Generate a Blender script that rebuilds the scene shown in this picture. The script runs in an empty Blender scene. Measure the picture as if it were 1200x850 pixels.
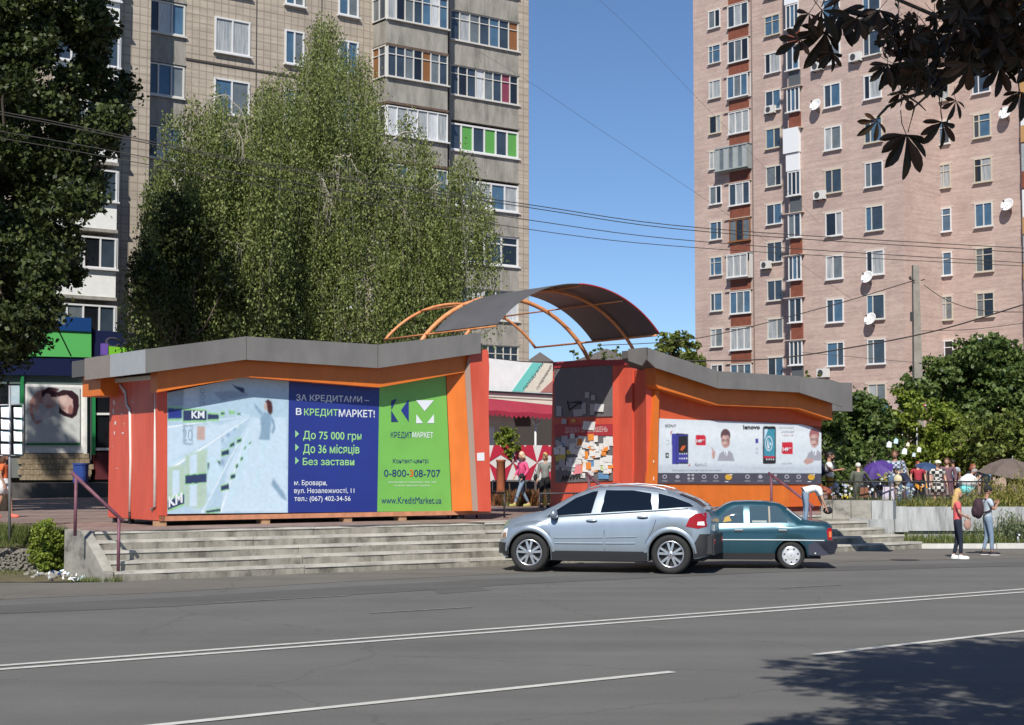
import bpy, math, random
import numpy as np
from mathutils import Vector as V, Matrix
random.seed(7); np.random.seed(7)
S = bpy.context.scene
COL = S.collection
R = math.radians
# ------------------------------------------------------------------ camera, sky, sun, exposure
F = 1900.0; CAMH = 2.15; PITCH = math.atan(120/1900)
cd = bpy.data.cameras.new("camera"); cam = bpy.data.objects.new("camera", cd); COL.objects.link(cam)
cam.location = (0, 0, CAMH); cam.rotation_euler = (math.pi/2 + PITCH, 0, 0)
cd.lens = 57; cd.sensor_width = 36; cd.sensor_fit = 'HORIZONTAL'; cd.clip_start = 0.1; cd.clip_end = 4000
S.camera = cam
SUN_EL = R(43); LX, LY = 0.14, 0.99
w = bpy.data.worlds.new("World"); S.world = w; w.use_nodes = True
nt = w.node_tree; bg = nt.nodes['Background']
sk = nt.nodes.new('ShaderNodeTexSky'); sk.sky_type = 'NISHITA'; sk.sun_disc = False
sk.sun_elevation = SUN_EL; sk.sun_rotation = math.atan2(-LX, -LY); sk.altitude = 2500
sk.air_density = 1.0; sk.dust_density = 0.0; sk.ozone_density = 6.0
nt.links.new(sk.outputs[0], bg.inputs[0]); bg.inputs[1].default_value = 0.10
sd = bpy.data.lights.new("sun", 'SUN'); sun = bpy.data.objects.new("sun", sd); COL.objects.link(sun)
sd.energy = 5.0; sd.angle = R(0.53); sd.color = (1.0, 0.95, 0.86)
sun.location = (-20, -60, 60)
sun.rotation_euler = V((LX*math.cos(SUN_EL), LY*math.cos(SUN_EL), -math.sin(SUN_EL))).to_track_quat('-Z', 'Y').to_euler()
S.view_settings.view_transform = 'Standard'; S.view_settings.look = 'None'
S.view_settings.exposure = 0.15; S.view_settings.gamma = 1.0
# ------------------------------------------------------------------ photograph measurements -> places
_Fw = V((0, math.cos(PITCH), math.sin(PITCH))); _Up = V((0, -math.sin(PITCH), math.cos(PITCH))); _Rt = V((1, 0, 0))
CP = V((0, 0, CAMH))
def ray(px, py): return (_Rt*((px-600)/F) + _Up*((425-py)/F) + _Fw)
def gz(px, py, z=0.0):
    d = ray(px, py); return CP + d*((z-CAMH)/d.z)
def gy(px, py, Y):
    d = ray(px, py); return CP + d*(Y/d.y)
def onpl(px, py, P, n):
    d = ray(px, py); return CP + d*((P-CP).dot(n)/d.dot(n))
# ------------------------------------------------------------------ materials
MATS = {}
def mat(name, col, rough=0.6, var=0.0, vscale=4.0, bump=0.0, bscale=30.0, metal=0.0, stretch=None, col2=None, spec=0.5, coat=0.0, trans=0.0, alpha=None, mottle=0.0):
    if name in MATS: return MATS[name]
    m = bpy.data.materials.new(name); m.use_nodes = True; MATS[name] = m
    n = m.node_tree.nodes; L = m.node_tree.links; b = n['Principled BSDF']
    b.inputs['Base Color'].default_value = (*col, 1); b.inputs['Roughness'].default_value = rough
    b.inputs['Metallic'].default_value = metal; b.inputs['Specular IOR Level'].default_value = spec
    b.inputs['Coat Weight'].default_value = coat
    b.inputs['Coat Roughness'].default_value = 0.05
    tc = n.new('ShaderNodeTexCoord'); mp = n.new('ShaderNodeMapping'); L.new(tc.outputs['Object'], mp.inputs[0])
    if stretch: mp.inputs['Scale'].default_value = stretch
    if var > 0 or col2:
        nz = n.new('ShaderNodeTexNoise'); nz.inputs['Scale'].default_value = vscale; nz.inputs['Detail'].default_value = 6; nz.inputs['Roughness'].default_value = 0.65
        L.new(mp.outputs[0], nz.inputs['Vector'])
        cr = n.new('ShaderNodeValToRGB'); cr.color_ramp.elements[0].position = 0.33; cr.color_ramp.elements[1].position = 0.67
        c2 = col2 or tuple(c*(1+var) for c in col)
        c1 = col if col2 else tuple(c*(1-var) for c in col)
        cr.color_ramp.elements[0].color = (*c1, 1); cr.color_ramp.elements[1].color = (*c2, 1)
        L.new(nz.outputs[0], cr.inputs[0]); L.new(cr.outputs[0], b.inputs['Base Color'])
    if mottle > 0:      # rain streaks and grime that run down the face, plus scuffed patches
        src = b.inputs['Base Color'].links[0].from_socket if b.inputs['Base Color'].links else None
        m2 = n.new('ShaderNodeMapping'); m2.inputs['Scale'].default_value = (.9, .9, .16); L.new(tc.outputs['Object'], m2.inputs[0])
        na = n.new('ShaderNodeTexNoise'); na.inputs['Scale'].default_value = 2.4; na.inputs['Detail'].default_value = 7; na.inputs['Roughness'].default_value = .7; L.new(m2.outputs[0], na.inputs['Vector'])
        ca = n.new('ShaderNodeValToRGB'); ca.color_ramp.elements[0].position = .36; ca.color_ramp.elements[1].position = .58
        ca.color_ramp.elements[0].color = (1-mottle, 1-mottle, 1-mottle*.95, 1); ca.color_ramp.elements[1].color = (1, 1, 1, 1); L.new(na.outputs[0], ca.inputs[0])
        mm_ = n.new('ShaderNodeMix'); mm_.data_type = 'RGBA'; mm_.blend_type = 'MULTIPLY'; mm_.inputs[0].default_value = 1
        if src: L.new(src, mm_.inputs[6])
        else: mm_.inputs[6].default_value = (*col, 1)
        L.new(ca.outputs[0], mm_.inputs[7]); L.new(mm_.outputs[2], b.inputs['Base Color'])
    if bump > 0:
        nb = n.new('ShaderNodeTexNoise'); nb.inputs['Scale'].default_value = bscale; nb.inputs['Detail'].default_value = 4
        L.new(tc.outputs['Object'], nb.inputs['Vector'])
        bp = n.new('ShaderNodeBump'); bp.inputs['Strength'].default_value = bump; bp.inputs['Distance'].default_value = 0.02
        L.new(nb.outputs[0], bp.inputs['Height']); L.new(bp.outputs[0], b.inputs['Normal'])
    return m
def leafmat(name, c1, c2, c3=None, transl=0.35):
    m = bpy.data.materials.new(name); m.use_nodes = True; n = m.node_tree.nodes; L = m.node_tree.links
    b = n['Principled BSDF']; g = n.new('ShaderNodeNewGeometry'); cr = n.new('ShaderNodeValToRGB')
    cr.color_ramp.elements[0].color = (*c1, 1); cr.color_ramp.elements[1].color = (*c2, 1)
    if c3:
        e = cr.color_ramp.elements.new(0.9); e.color = (*c3, 1); cr.color_ramp.elements[1].position = 0.75 if False else 0.7
        cr.color_ramp.elements[2].color = (*c3, 1)
    L.new(g.outputs['Random Per Island'], cr.inputs[0]); L.new(cr.outputs[0], b.inputs['Base Color'])
    b.inputs['Roughness'].default_value = 0.5; b.inputs['Specular IOR Level'].default_value = 0.35
    tr = n.new('ShaderNodeBsdfTranslucent'); L.new(cr.outputs[0], tr.inputs[0])
    mx = n.new('ShaderNodeMixShader'); mx.inputs[0].default_value = transl
    L.new(b.outputs[0], mx.inputs[1]); L.new(tr.outputs[0], mx.inputs[2]); L.new(mx.outputs[0], n['Material Output'].inputs[0])
    MATS[name] = m; return m
def glassmat(name, col, rough=0.05, var=0.3):
    return mat(name, col, rough, var=var, vscale=0.7, spec=0.8)
# ------------------------------------------------------------------ mesh builder
class MB:
    def __init__(s): s.v = []; s.f = []; s.mi = []; s.m = []; s.cur = 0; s.smooth = False; s.sm = []
    def use(s, m):
        if m not in s.m: s.m.append(m)
        s.cur = s.m.index(m); return s
    def add(s, vs, fs):
        o = len(s.v); s.v += [tuple(p) for p in vs]
        for f in fs: s.f.append([i+o for i in f]); s.mi.append(s.cur); s.sm.append(s.smooth)
        return s
    def box(s, x0, x1, y0, y1, z0, z1):
        return s.add([(x0,y0,z0),(x1,y0,z0),(x1,y1,z0),(x0,y1,z0),(x0,y0,z1),(x1,y0,z1),(x1,y1,z1),(x0,y1,z1)],
                     [(0,3,2,1),(4,5,6,7),(0,1,5,4),(1,2,6,5),(2,3,7,6),(3,0,4,7)])
    def obox(s, P, ax, ay, az):      # corner + three edge vectors
        P = V(P); c = [P, P+ax, P+ax+ay, P+ay, P+az, P+ax+az, P+ax+ay+az, P+ay+az]
        return s.add(c, [(0,3,2,1),(4,5,6,7),(0,1,5,4),(1,2,6,5),(2,3,7,6),(3,0,4,7)])
    def slab(s, pts, d):             # polygon pushed back by vector d
        n = len(pts); pts = [V(p) for p in pts]
        return s.add(pts + [p+d for p in pts], [list(range(n)), list(range(2*n-1, n-1, -1))] + [(i, i+n, (i+1) % n+n, (i+1) % n) for i in range(n)])
    def poly(s, pts): return s.add(pts, [list(range(len(pts)))])
    def tube(s, pts, r, n=8, cap=True):
        pts = [V(p) for p in pts]; k = len(pts)
        rs = r if hasattr(r, '__len__') else [r]*k
        vs = []; up = V((0, 0, 1))
        for i, p in enumerate(pts):
            t = (pts[min(i+1, k-1)]-pts[max(i-1, 0)]).normalized()
            a = t.cross(up if abs(t.z) < .95 else V((1, 0, 0))).normalized(); b = t.cross(a).normalized()
            for j in range(n):
                an = 2*math.pi*j/n; vs.append(p+(a*math.cos(an)+b*math.sin(an))*rs[i])
        fs = [(i*n+j, i*n+(j+1) % n, (i+1)*n+(j+1) % n, (i+1)*n+j) for i in range(k-1) for j in range(n)]
        if cap: fs += [list(range(n))[::-1], [(k-1)*n+j for j in range(n)]]
        o = s.smooth; s.smooth = n > 5; s.add(vs, fs); s.smooth = o; return s
    def lathe(s, prof, C, ax=V((0,0,1)), n=16, cap=True):    # prof: (radius, along)
        C = V(C); ax = V(ax).normalized(); a = ax.cross(V((0,0,1)) if abs(ax.z) < .9 else V((1,0,0))).normalized(); b = ax.cross(a)
        vs = [C+ax*h+(a*math.cos(2*math.pi*j/n)+b*math.sin(2*math.pi*j/n))*r for r, h in prof for j in range(n)]
        k = len(prof)
        fs = [(i*n+j, i*n+(j+1) % n, (i+1)*n+(j+1) % n, (i+1)*n+j) for i in range(k-1) for j in range(n)]
        o = s.smooth; s.smooth = True; s.add(vs, fs); s.smooth = o
        if cap: s.add([vs[j] for j in range(n)], [list(range(n))]); s.add([vs[(k-1)*n+j] for j in range(n)], [list(range(n))])
        return s
    def ell(s, C, r, n=10, m=7, rot=None):
        C = V(C); vs = []; 
        for i in range(m+1):
            th = math.pi*i/m
            for j in range(n):
                p = V((r[0]*math.sin(th)*math.cos(2*math.pi*j/n), r[1]*math.sin(th)*math.sin(2*math.pi*j/n), r[2]*math.cos(th)))
                if rot: p = rot @ p
                vs.append(C+p)
        fs = [(i*n+j, (i+1)*n+j, (i+1)*n+(j+1) % n, i*n+(j+1) % n) for i in range(m) for j in range(n)]
        o = s.smooth; s.smooth = True; s.add(vs, fs); s.smooth = o; return s
    def mesh(s, name, M=None):
        me = bpy.data.meshes.new(name)
        vs = s.v if M is None else [tuple(M @ V(p)) for p in s.v]
        me.from_pydata(vs, [], s.f)
        for m in s.m: me.materials.append(m)
        me.polygons.foreach_set('material_index', s.mi); me.polygons.foreach_set('use_smooth', s.sm)
        me.update(); return me
def tag(o, label=None, cat=None, group=None, kind=None):
    if label: o['label'] = label
    if cat: o['category'] = cat
    if group: o['group'] = group
    if kind: o['kind'] = kind
    return o
ROOT = {}
def thing(name, label, cat, loc=(0,0,0), rz=0, group=None):
    o = bpy.data.objects.new(name, None); COL.objects.link(o); o.location = loc; o.rotation_euler = (0, 0, rz); o.empty_display_size = .3
    ROOT[o.name] = Matrix.Translation(V(loc)) @ Matrix.Rotation(rz, 4, 'Z')
    return tag(o, label, cat, group)
def rootof(o):
    while o.parent: o = o.parent
    return o
def part(name, mb, parent, world=True, label=None, kind=None):
    M = None
    if world and parent is not None:
        M = ROOT.get(rootof(parent).name)
        if M is not None: M = M.inverted()
    me = mb.mesh(name, M) if isinstance(mb, MB) else mb
    o = bpy.data.objects.new(name, me); COL.objects.link(o); o.parent = parent
    return tag(o, label, None, None, kind)
def single(name, mb, label=None, cat=None, group=None, kind=None, loc=None):   # a thing that is one mesh
    M = Matrix.Translation(-V(loc)) if loc is not None else None
    o = bpy.data.objects.new(name, mb.mesh(name, M) if isinstance(mb, MB) else mb); COL.objects.link(o)
    if loc is not None: o.location = loc
    return tag(o, label, cat, group, kind)
def struct(name, mb): return single(name, mb, kind='structure')
def recolor(mesh, m):
    me = mesh.copy(); me.materials.clear(); me.materials.append(m); return me
def cleanup(me):
    import bmesh
    bm = bmesh.new(); bm.from_mesh(me); bmesh.ops.recalc_face_normals(bm, faces=bm.faces); bm.to_mesh(me); bm.free()
# text -> flat mesh, returned as MB pieces fitted to a box on a plane
def text_into(mb, s, P, ux, uz, x0, x1, z0, z1, m, bold=0.0, shear=0.0):
    cu = bpy.data.curves.new('t', 'FONT'); cu.body = s; cu.size = 1; cu.offset = bold; cu.shear = shear; cu.resolution_u = 3
    o = bpy.data.objects.new('t', cu); me = o.to_mesh()
    vs = np.array([v.co[:] for v in me.vertices]); fs = [list(p.vertices) for p in me.polygons]
    if len(vs) == 0: return
    a = vs.min(0); b = vs.max(0); sx = (x1-x0)/(b[0]-a[0]); sz = (z1-z0)/(b[1]-a[1])
    pts = [P + ux*(x0+(v[0]-a[0])*sx) + uz*(z0+(v[1]-a[1])*sz) for v in vs]
    mb.use(m).add(pts, fs)
    o.to_mesh_clear(); bpy.data.objects.remove(o); bpy.data.curves.remove(cu)
def text_quad(mb, s, A, B, C, m, bold=0.0, off=None, D_=None):
    """text fitted to the parallelogram A (lower left), B (lower right), C (upper left)"""
    ux = B-A; uz = C-A; P = A if off is None else A+off
    text_into(mb, s, P, ux, uz, 0, 1, 0, 1, m, bold)
def leaves_mesh(name, C, size, m, aspect=0.6, nbias=None, stack=None, hang=False):
    """C (n,3) centres; every leaf a small bent rhombus of four vertices"""
    n = len(C); C = np.asarray(C); size = np.broadcast_to(size, (n,))
    a = np.random.normal(size=(n, 3))
    if hang: a = a*0.45 + np.array([0, 0, -1.0])
    a /= np.linalg.norm(a, axis=1)[:, None]
    b = np.random.normal(size=(n, 3)); b -= (b*a).sum(1)[:, None]*a; b /= np.linalg.norm(b, axis=1)[:, None]
    c = np.cross(a, b)
    L = size[:, None]
    p0 = C-a*L*.5; p2 = C+a*L*.5; p1 = C+b*L*.5*aspect+c*L*.1; p3 = C-b*L*.5*aspect+c*L*.1
    vs = np.stack([p0, p1, p2, p3], 1).reshape(-1, 3)
    me = bpy.data.meshes.new(name); me.vertices.add(4*n); me.vertices.foreach_set('co', vs.ravel())
    me.loops.add(4*n); me.loops.foreach_set('vertex_index', np.arange(4*n, dtype=np.int32))
    me.polygons.add(n); me.polygons.foreach_set('loop_start', np.arange(0, 4*n, 4, dtype=np.int32)); me.polygons.foreach_set('loop_total', np.full(n, 4, dtype=np.int32))
    me.materials.append(m); me.update(calc_edges=True); return me

# ------------------------------------------------------------------ printed photographs: soft-edged shapes worked into one fine colour grid
def print_material(name):
    m = bpy.data.materials.new(name); m.use_nodes = True; n = m.node_tree.nodes; at = n.new('ShaderNodeAttribute'); at.attribute_name = 'print'
    m.node_tree.links.new(at.outputs['Color'], n['Principled BSDF'].inputs['Base Color']); n['Principled BSDF'].inputs['Roughness'].default_value = .45; return m
def gblur(a, s):
    if s < .3: return a
    r = int(3*s)+1; k = np.exp(-.5*(np.arange(-r, r+1)/s)**2); k /= k.sum()
    p = np.pad(a, r, mode='edge'); p = np.apply_along_axis(lambda v: np.convolve(v, k, mode='valid'), 0, p); return np.apply_along_axis(lambda v: np.convolve(v, k, mode='valid'), 1, p)
def inpoly(X, Y, pts):
    c = np.zeros(X.shape, bool); n = len(pts)
    for i in range(n):
        (x0, y0), (x1, y1) = pts[i], pts[(i+1) % n]
        if y0 == y1: continue
        c ^= ((y0 > Y) != (y1 > Y)) & (X < (x1-x0)*(Y-y0)/(y1-y0)+x0)
    return c
def mcol(m):
    for nd in m.node_tree.nodes:
        if nd.type == 'VALTORGB': a, b = nd.color_ramp.elements[0].color, nd.color_ramp.elements[-1].color; return np.array([(a[i]+b[i])/2 for i in range(3)])
    return np.array(m.node_tree.nodes['Principled BSDF'].inputs['Base Color'].default_value[:3])
def raster_print(name, shapes, x0, x1, res, ytop, ybot, base, place, parent, grain=.06):
    """shapes: (colour, outline, softness) in the board's own measure; place(x, y) gives the point on the board"""
    nx = int((x1-x0)/res); ya = min(ytop(x0), ytop(x1), ytop((x0+x1)/2))-2; yb = max(ybot(x0), ybot(x1))+1; ny = int((yb-ya)/res)
    xs = np.linspace(x0, x1, nx); ys = np.linspace(ya, yb, ny); X, Y = np.meshgrid(xs, ys); I = np.ones((ny, nx, 3))*np.array(base)
    for col, pts, soft in shapes:
        px = [p[0] for p in pts]; py = [p[1] for p in pts]; pad = soft*4+1
        i0, i1 = np.searchsorted(xs, min(px)-pad), np.searchsorted(xs, max(px)+pad); j0, j1 = np.searchsorted(ys, min(py)-pad), np.searchsorted(ys, max(py)+pad)
        if i1-i0 < 2 or j1-j0 < 2: continue
        mk = gblur(inpoly(X[j0:j1, i0:i1], Y[j0:j1, i0:i1], pts).astype(float), soft/res)[:, :, None]
        I[j0:j1, i0:i1] = I[j0:j1, i0:i1]*(1-mk)+np.array(col)*mk
    g = gblur(np.random.normal(size=(ny, nx)), 1.2/res); g /= g.std(); I *= (1+grain*g)[:, :, None]; I = np.clip(I, 0, 1)
    gx, gy_ = nx, ny; V_ = []; Cc = np.zeros((gx*gy_, 4)); Cc[:, 3] = 1; q = 0
    for i in range(gx):
        x = xs[i]; a, b = ytop(x), ybot(x); A = place(x, a); B = place(x, b)
        for j in range(gy_):
            t = j/(gy_-1); y = a+(b-a)*t; V_.append(tuple(A.lerp(B, t))); jj = min(ny-1, max(0, int((y-ya)/(yb-ya)*(ny-1)+.5))); Cc[q, :3] = I[jj, i]; q += 1
    fs = [(i*gy_+j, i*gy_+j+1, (i+1)*gy_+j+1, (i+1)*gy_+j) for i in range(gx-1) for j in range(gy_-1)]
    M = ROOT[rootof(parent).name].inverted(); me = bpy.data.meshes.new(name); me.from_pydata([tuple(M @ V(v)) for v in V_], [], fs)
    at = me.color_attributes.new('print', 'FLOAT_COLOR', 'POINT'); at.data.foreach_set('color', Cc.ravel()); me.materials.append(print_material(name)); me.update()
    return part(name, me, parent, world=False)
# ================================================================== materials used by the setting
def asphalt(name, c, c2, patch):
    m = mat(name, c, 0.85, spec=0.3); n = m.node_tree.nodes; L = m.node_tree.links; b = n['Principled BSDF']
    tc = n.new('ShaderNodeTexCoord'); mp = n.new('ShaderNodeMapping'); mp.inputs['Rotation'].default_value = (0, 0, -R(36)); mp.inputs['Scale'].default_value = (0.06, 1.1, 1)
    L.new(tc.outputs['Object'], mp.inputs[0])
    n1 = n.new('ShaderNodeTexNoise'); n1.inputs['Scale'].default_value = 1.0; n1.inputs['Detail'].default_value = 8; L.new(mp.outputs[0], n1.inputs['Vector'])
    n2 = n.new('ShaderNodeTexNoise'); n2.inputs['Scale'].default_value = 0.45; n2.inputs['Detail'].default_value = 7; n2.inputs['Roughness'].default_value = .7; L.new(tc.outputs['Object'], n2.inputs['Vector'])
    n3 = n.new('ShaderNodeTexNoise'); n3.inputs['Scale'].default_value = 30; n3.inputs['Detail'].default_value = 3; L.new(tc.outputs['Object'], n3.inputs['Vector'])
    a1 = n.new('ShaderNodeMath'); a1.operation = 'ADD'; L.new(n1.outputs[0], a1.inputs[0]); L.new(n2.outputs[0], a1.inputs[1])
    a2 = n.new('ShaderNodeMath'); a2.operation = 'MULTIPLY_ADD'; L.new(n3.outputs[0], a2.inputs[0]); a2.inputs[1].default_value = 0.75; L.new(a1.outputs[0], a2.inputs[2])
    cr = n.new('ShaderNodeValToRGB'); cr.color_ramp.elements[0].position = 0.95; cr.color_ramp.elements[1].position = 1.55
    mr = n.new('ShaderNodeMath'); mr.operation = 'MULTIPLY'; mr.inputs[1].default_value = 1.0; L.new(a2.outputs[0], mr.inputs[0])
    sc = n.new('ShaderNodeMapRange'); sc.inputs[1].default_value = 1.05; sc.inputs[2].default_value = 1.70; L.new(a2.outputs[0], sc.inputs[0])
    cr.color_ramp.elements[0].position = 0; cr.color_ramp.elements[1].position = 1
    cr.color_ramp.elements[0].color = (*c, 1); cr.color_ramp.elements[1].color = (*c2, 1); L.new(sc.outputs[0], cr.inputs[0])
    # thin irregular cracks
    vo = n.new('ShaderNodeTexVoronoi'); vo.feature = 'DISTANCE_TO_EDGE'; vo.inputs['Scale'].default_value = 0.22
    nd = n.new('ShaderNodeVectorMath'); nd.operation = 'ADD'; L.new(tc.outputs['Object'], nd.inputs[0]); L.new(n2.outputs['Color'], nd.inputs[1]); L.new(nd.outputs[0], vo.inputs['Vector'])
    lt = n.new('ShaderNodeMath'); lt.operation = 'LESS_THAN'; lt.inputs[1].default_value = 0.0035; L.new(vo.outputs['Distance'], lt.inputs[0])
    lm = n.new('ShaderNodeMath'); lm.operation = 'MULTIPLY'; lm.inputs[1].default_value = patch; L.new(lt.outputs[0], lm.inputs[0])
    mx = n.new('ShaderNodeMix'); mx.data_type = 'RGBA'; L.new(lm.outputs[0], mx.inputs[0]); L.new(cr.outputs[0], mx.inputs[6]); mx.inputs[7].default_value = (c[0]*.5, c[1]*.5, c[2]*.5, 1)
    L.new(mx.outputs[2], b.inputs['Base Color'])
    bp = n.new('ShaderNodeBump'); bp.inputs['Strength'].default_value = .35; bp.inputs['Distance'].default_value = .01; L.new(n3.outputs[0], bp.inputs['Height']); L.new(bp.outputs[0], b.inputs['Normal'])
    return m
ASPH = asphalt('asphalt', (0.118, 0.116, 0.109), (0.164, 0.160, 0.151), 0.3)
ASPH2 = asphalt('asphalt_shoulder', (0.125, 0.115, 0.100), (0.185, 0.170, 0.148), 0.3)
def paving():
    m = mat('paving', (.3, .2, .16), 0.85); n = m.node_tree.nodes; L = m.node_tree.links; b = n['Principled BSDF']
    tc = n.new('ShaderNodeTexCoord'); mp = n.new('ShaderNodeMapping'); mp.inputs['Rotation'].default_value = (0, 0, -R(35)); L.new(tc.outputs['Object'], mp.inputs[0])
    br = n.new('ShaderNodeTexBrick'); br.inputs['Scale'].default_value = 1; br.inputs['Brick Width'].default_value = .5; br.inputs['Row Height'].default_value = .5; br.inputs['Mortar Size'].default_value = .02
    br.inputs['Color1'].default_value = (.25, .175, .15, 1); br.inputs['Color2'].default_value = (.33, .235, .205, 1); br.inputs['Mortar'].default_value = (.16, .13, .11, 1); L.new(mp.outputs[0], br.inputs['Vector'])
    nz = n.new('ShaderNodeTexNoise'); nz.inputs['Scale'].default_value = .6; nz.inputs['Detail'].default_value = 6; L.new(tc.outputs['Object'], nz.inputs['Vector'])
    mx = n.new('ShaderNodeMix'); mx.data_type = 'RGBA'; mx.blend_type = 'MULTIPLY'; mx.inputs[0].default_value = .7
    cr = n.new('ShaderNodeValToRGB'); cr.color_ramp.elements[0].position = .3; cr.color_ramp.elements[0].color = (.6, .6, .6, 1); cr.color_ramp.elements[1].position = .7
    L.new(nz.outputs[0], cr.inputs[0]); L.new(br.outputs[0], mx.inputs[6]); L.new(cr.outputs[0], mx.inputs[7]); L.new(mx.outputs[2], b.inputs['Base Color']); return m
PAVE = paving()
def concrete(name, c, c2, dark=0.5, sx=1.4, sz=.5):
    """weathered concrete with vertical dirt runs"""
    m = mat(name, c, .85); n = m.node_tree.nodes; L = m.node_tree.links; b = n['Principled BSDF']
    tc = n.new('ShaderNodeTexCoord'); mp = n.new('ShaderNodeMapping'); mp.inputs['Scale'].default_value = (sx, sx, sz); L.new(tc.outputs['Object'], mp.inputs[0])
    n1 = n.new('ShaderNodeTexNoise'); n1.inputs['Scale'].default_value = 2.2; n1.inputs['Detail'].default_value = 8; n1.inputs['Roughness'].default_value = .7; L.new(mp.outputs[0], n1.inputs['Vector'])
    cr = n.new('ShaderNodeValToRGB'); e = cr.color_ramp.elements; e[0].position = .36; e[0].color = (c[0]*dark, c[1]*dark, c[2]*dark, 1); e[1].position = .62; e[1].color = (*c2, 1)
    k = e.new(.47); k.color = (*c, 1); L.new(n1.outputs[0], cr.inputs[0])
    L.new(cr.outputs[0], b.inputs['Base Color'])
    n2 = n.new('ShaderNodeTexNoise'); n2.inputs['Scale'].default_value = 25; L.new(tc.outputs['Object'], n2.inputs['Vector'])
    bp = n.new('ShaderNodeBump'); bp.inputs['Strength'].default_value = .3; bp.inputs['Distance'].default_value = .01; L.new(n2.outputs[0], bp.inputs['Height']); L.new(bp.outputs[0], b.inputs['Normal'])
    return m
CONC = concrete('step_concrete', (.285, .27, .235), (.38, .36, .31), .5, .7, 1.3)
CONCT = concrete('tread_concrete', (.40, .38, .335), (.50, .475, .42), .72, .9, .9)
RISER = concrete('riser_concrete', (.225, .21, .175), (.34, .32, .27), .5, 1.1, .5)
CONC2 = concrete('wall_concrete', (.36, .37, .37), (.46, .47, .47), .62, 2.4, .35)
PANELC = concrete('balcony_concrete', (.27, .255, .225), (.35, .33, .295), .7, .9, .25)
def tilewall(name, c1, c2, mort, bw, rh, ms, rot):
    m = mat(name, c1, .8); n = m.node_tree.nodes; L = m.node_tree.links; b = n['Principled BSDF']
    tc = n.new('ShaderNodeTexCoord'); sx = n.new('ShaderNodeSeparateXYZ'); L.new(tc.outputs['Object'], sx.inputs[0])
    ad = n.new('ShaderNodeMath'); L.new(sx.outputs[0], ad.inputs[0]); L.new(sx.outputs[1], ad.inputs[1])
    cb = n.new('ShaderNodeCombineXYZ'); L.new(ad.outputs[0], cb.inputs[0]); L.new(sx.outputs[2], cb.inputs[1])
    br = n.new('ShaderNodeTexBrick'); br.offset = rot; br.inputs['Scale'].default_value = 1; br.inputs['Brick Width'].default_value = bw; br.inputs['Row Height'].default_value = rh; br.inputs['Mortar Size'].default_value = ms
    br.inputs['Mortar Smooth'].default_value = .3; br.inputs['Bias'].default_value = 0
    br.inputs['Color1'].default_value = (*c1, 1); br.inputs['Color2'].default_value = (*c2, 1); br.inputs['Mortar'].default_value = (*mort, 1); L.new(cb.outputs[0], br.inputs['Vector'])
    nz = n.new('ShaderNodeTexNoise'); nz.inputs['Scale'].default_value = .5; nz.inputs['Detail'].default_value = 7; nz.inputs['Roughness'].default_value = .6; L.new(tc.outputs['Object'], nz.inputs['Vector'])
    # horizontal streaky tone changes between courses
    mp = n.new('ShaderNodeMapping'); mp.inputs['Scale'].default_value = (.25, 5, 1); L.new(cb.outputs[0], mp.inputs[0])
    n2 = n.new('ShaderNodeTexNoise'); n2.inputs['Scale'].default_value = 1.2; n2.inputs['Detail'].default_value = 4; L.new(mp.outputs[0], n2.inputs['Vector'])
    ma = n.new('ShaderNodeMath'); ma.operation = 'MULTIPLY'; L.new(nz.outputs[0], ma.inputs[0]); L.new(n2.outputs[0], ma.inputs[1])
    cr = n.new('ShaderNodeValToRGB'); cr.color_ramp.elements[0].position = .15; cr.color_ramp.elements[0].color = (.84, .81, .81, 1); cr.color_ramp.elements[1].position = .34; cr.color_ramp.elements[1].color = (1.06, 1.05, 1.03, 1)
    L.new(ma.outputs[0], cr.inputs[0])
    mx = n.new('ShaderNodeMix'); mx.data_type = 'RGBA'; mx.blend_type = 'MULTIPLY'; mx.inputs[0].default_value = 1; L.new(br.outputs[0], mx.inputs[6]); L.new(cr.outputs[0], mx.inputs[7])
    L.new(mx.outputs[2], b.inputs['Base Color']); return m
TILE = tilewall('beige_tile', (.40, .35, .285), (.455, .40, .33), (.29, .25, .205), .36, .36, .03, 0.0)
BRICK = tilewall('pink_brick', (.43, .318, .278), (.51, .39, .345), (.46, .37, .335), .27, .088, .012, .5)
WHITE = mat('white_paint', (.78, .78, .76), .5, var=.06)
PVC = mat('white_pvc', (.66, .66, .66), .35)
GRASS = leafmat('grass_blades', (.04, .10, .015), (.09, .18, .03), (.22, .24, .08), .35)
SOIL = mat('soil', (.12, .1, .05), .95, var=.45, vscale=3, bump=.6)
DARKM = mat('dark_metal', (.03, .028, .03), .5)
PAINT = mat('road_paint', (.50, .49, .45), .7, col2=(.66, .65, .61), vscale=6)
PAINTF = mat('worn_road_paint', (.135, .13, .12), .8, col2=(.24, .235, .22), vscale=8)
CREAM = mat('white_kerb', (.55, .54, .5), .8, var=.15, vscale=2)
BLACK = mat('near_black', (.012, .012, .014), .6)
GL = [glassmat('window_glass_%s' % k, c, .04) for k, c in (('slate', (.035, .05, .07)), ('blue', (.06, .12, .19)), ('grey', (.13, .15, .16)), ('dark', (.012, .014, .018)))]
CURT = mat('net_curtain', (.45, .46, .46), .4, col2=(.2, .23, .26), vscale=3, stretch=(4, 4, .4), spec=.6)
# ================================================================== ground
m = MB().use(SOIL); m.poly([(-1500, -400, -.03), (1500, -400, -.03), (1500, 2500, -.03), (-1500, 2500, -.03)]); struct('ground', m)
S0 = gz(135, 682); S1 = gz(1082, 643)
DS = (S1-S0).normalized(); NS = V((-DS.y, DS.x, 0)); SL = (S1-S0).length
TR = 0.33; RS = 0.176; PZ = 0.88
T0 = S0+NS*TR*4; T1 = S1+NS*TR*4
def flat(pts, z): return [(p[0], p[1], z) for p in pts]
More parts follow.
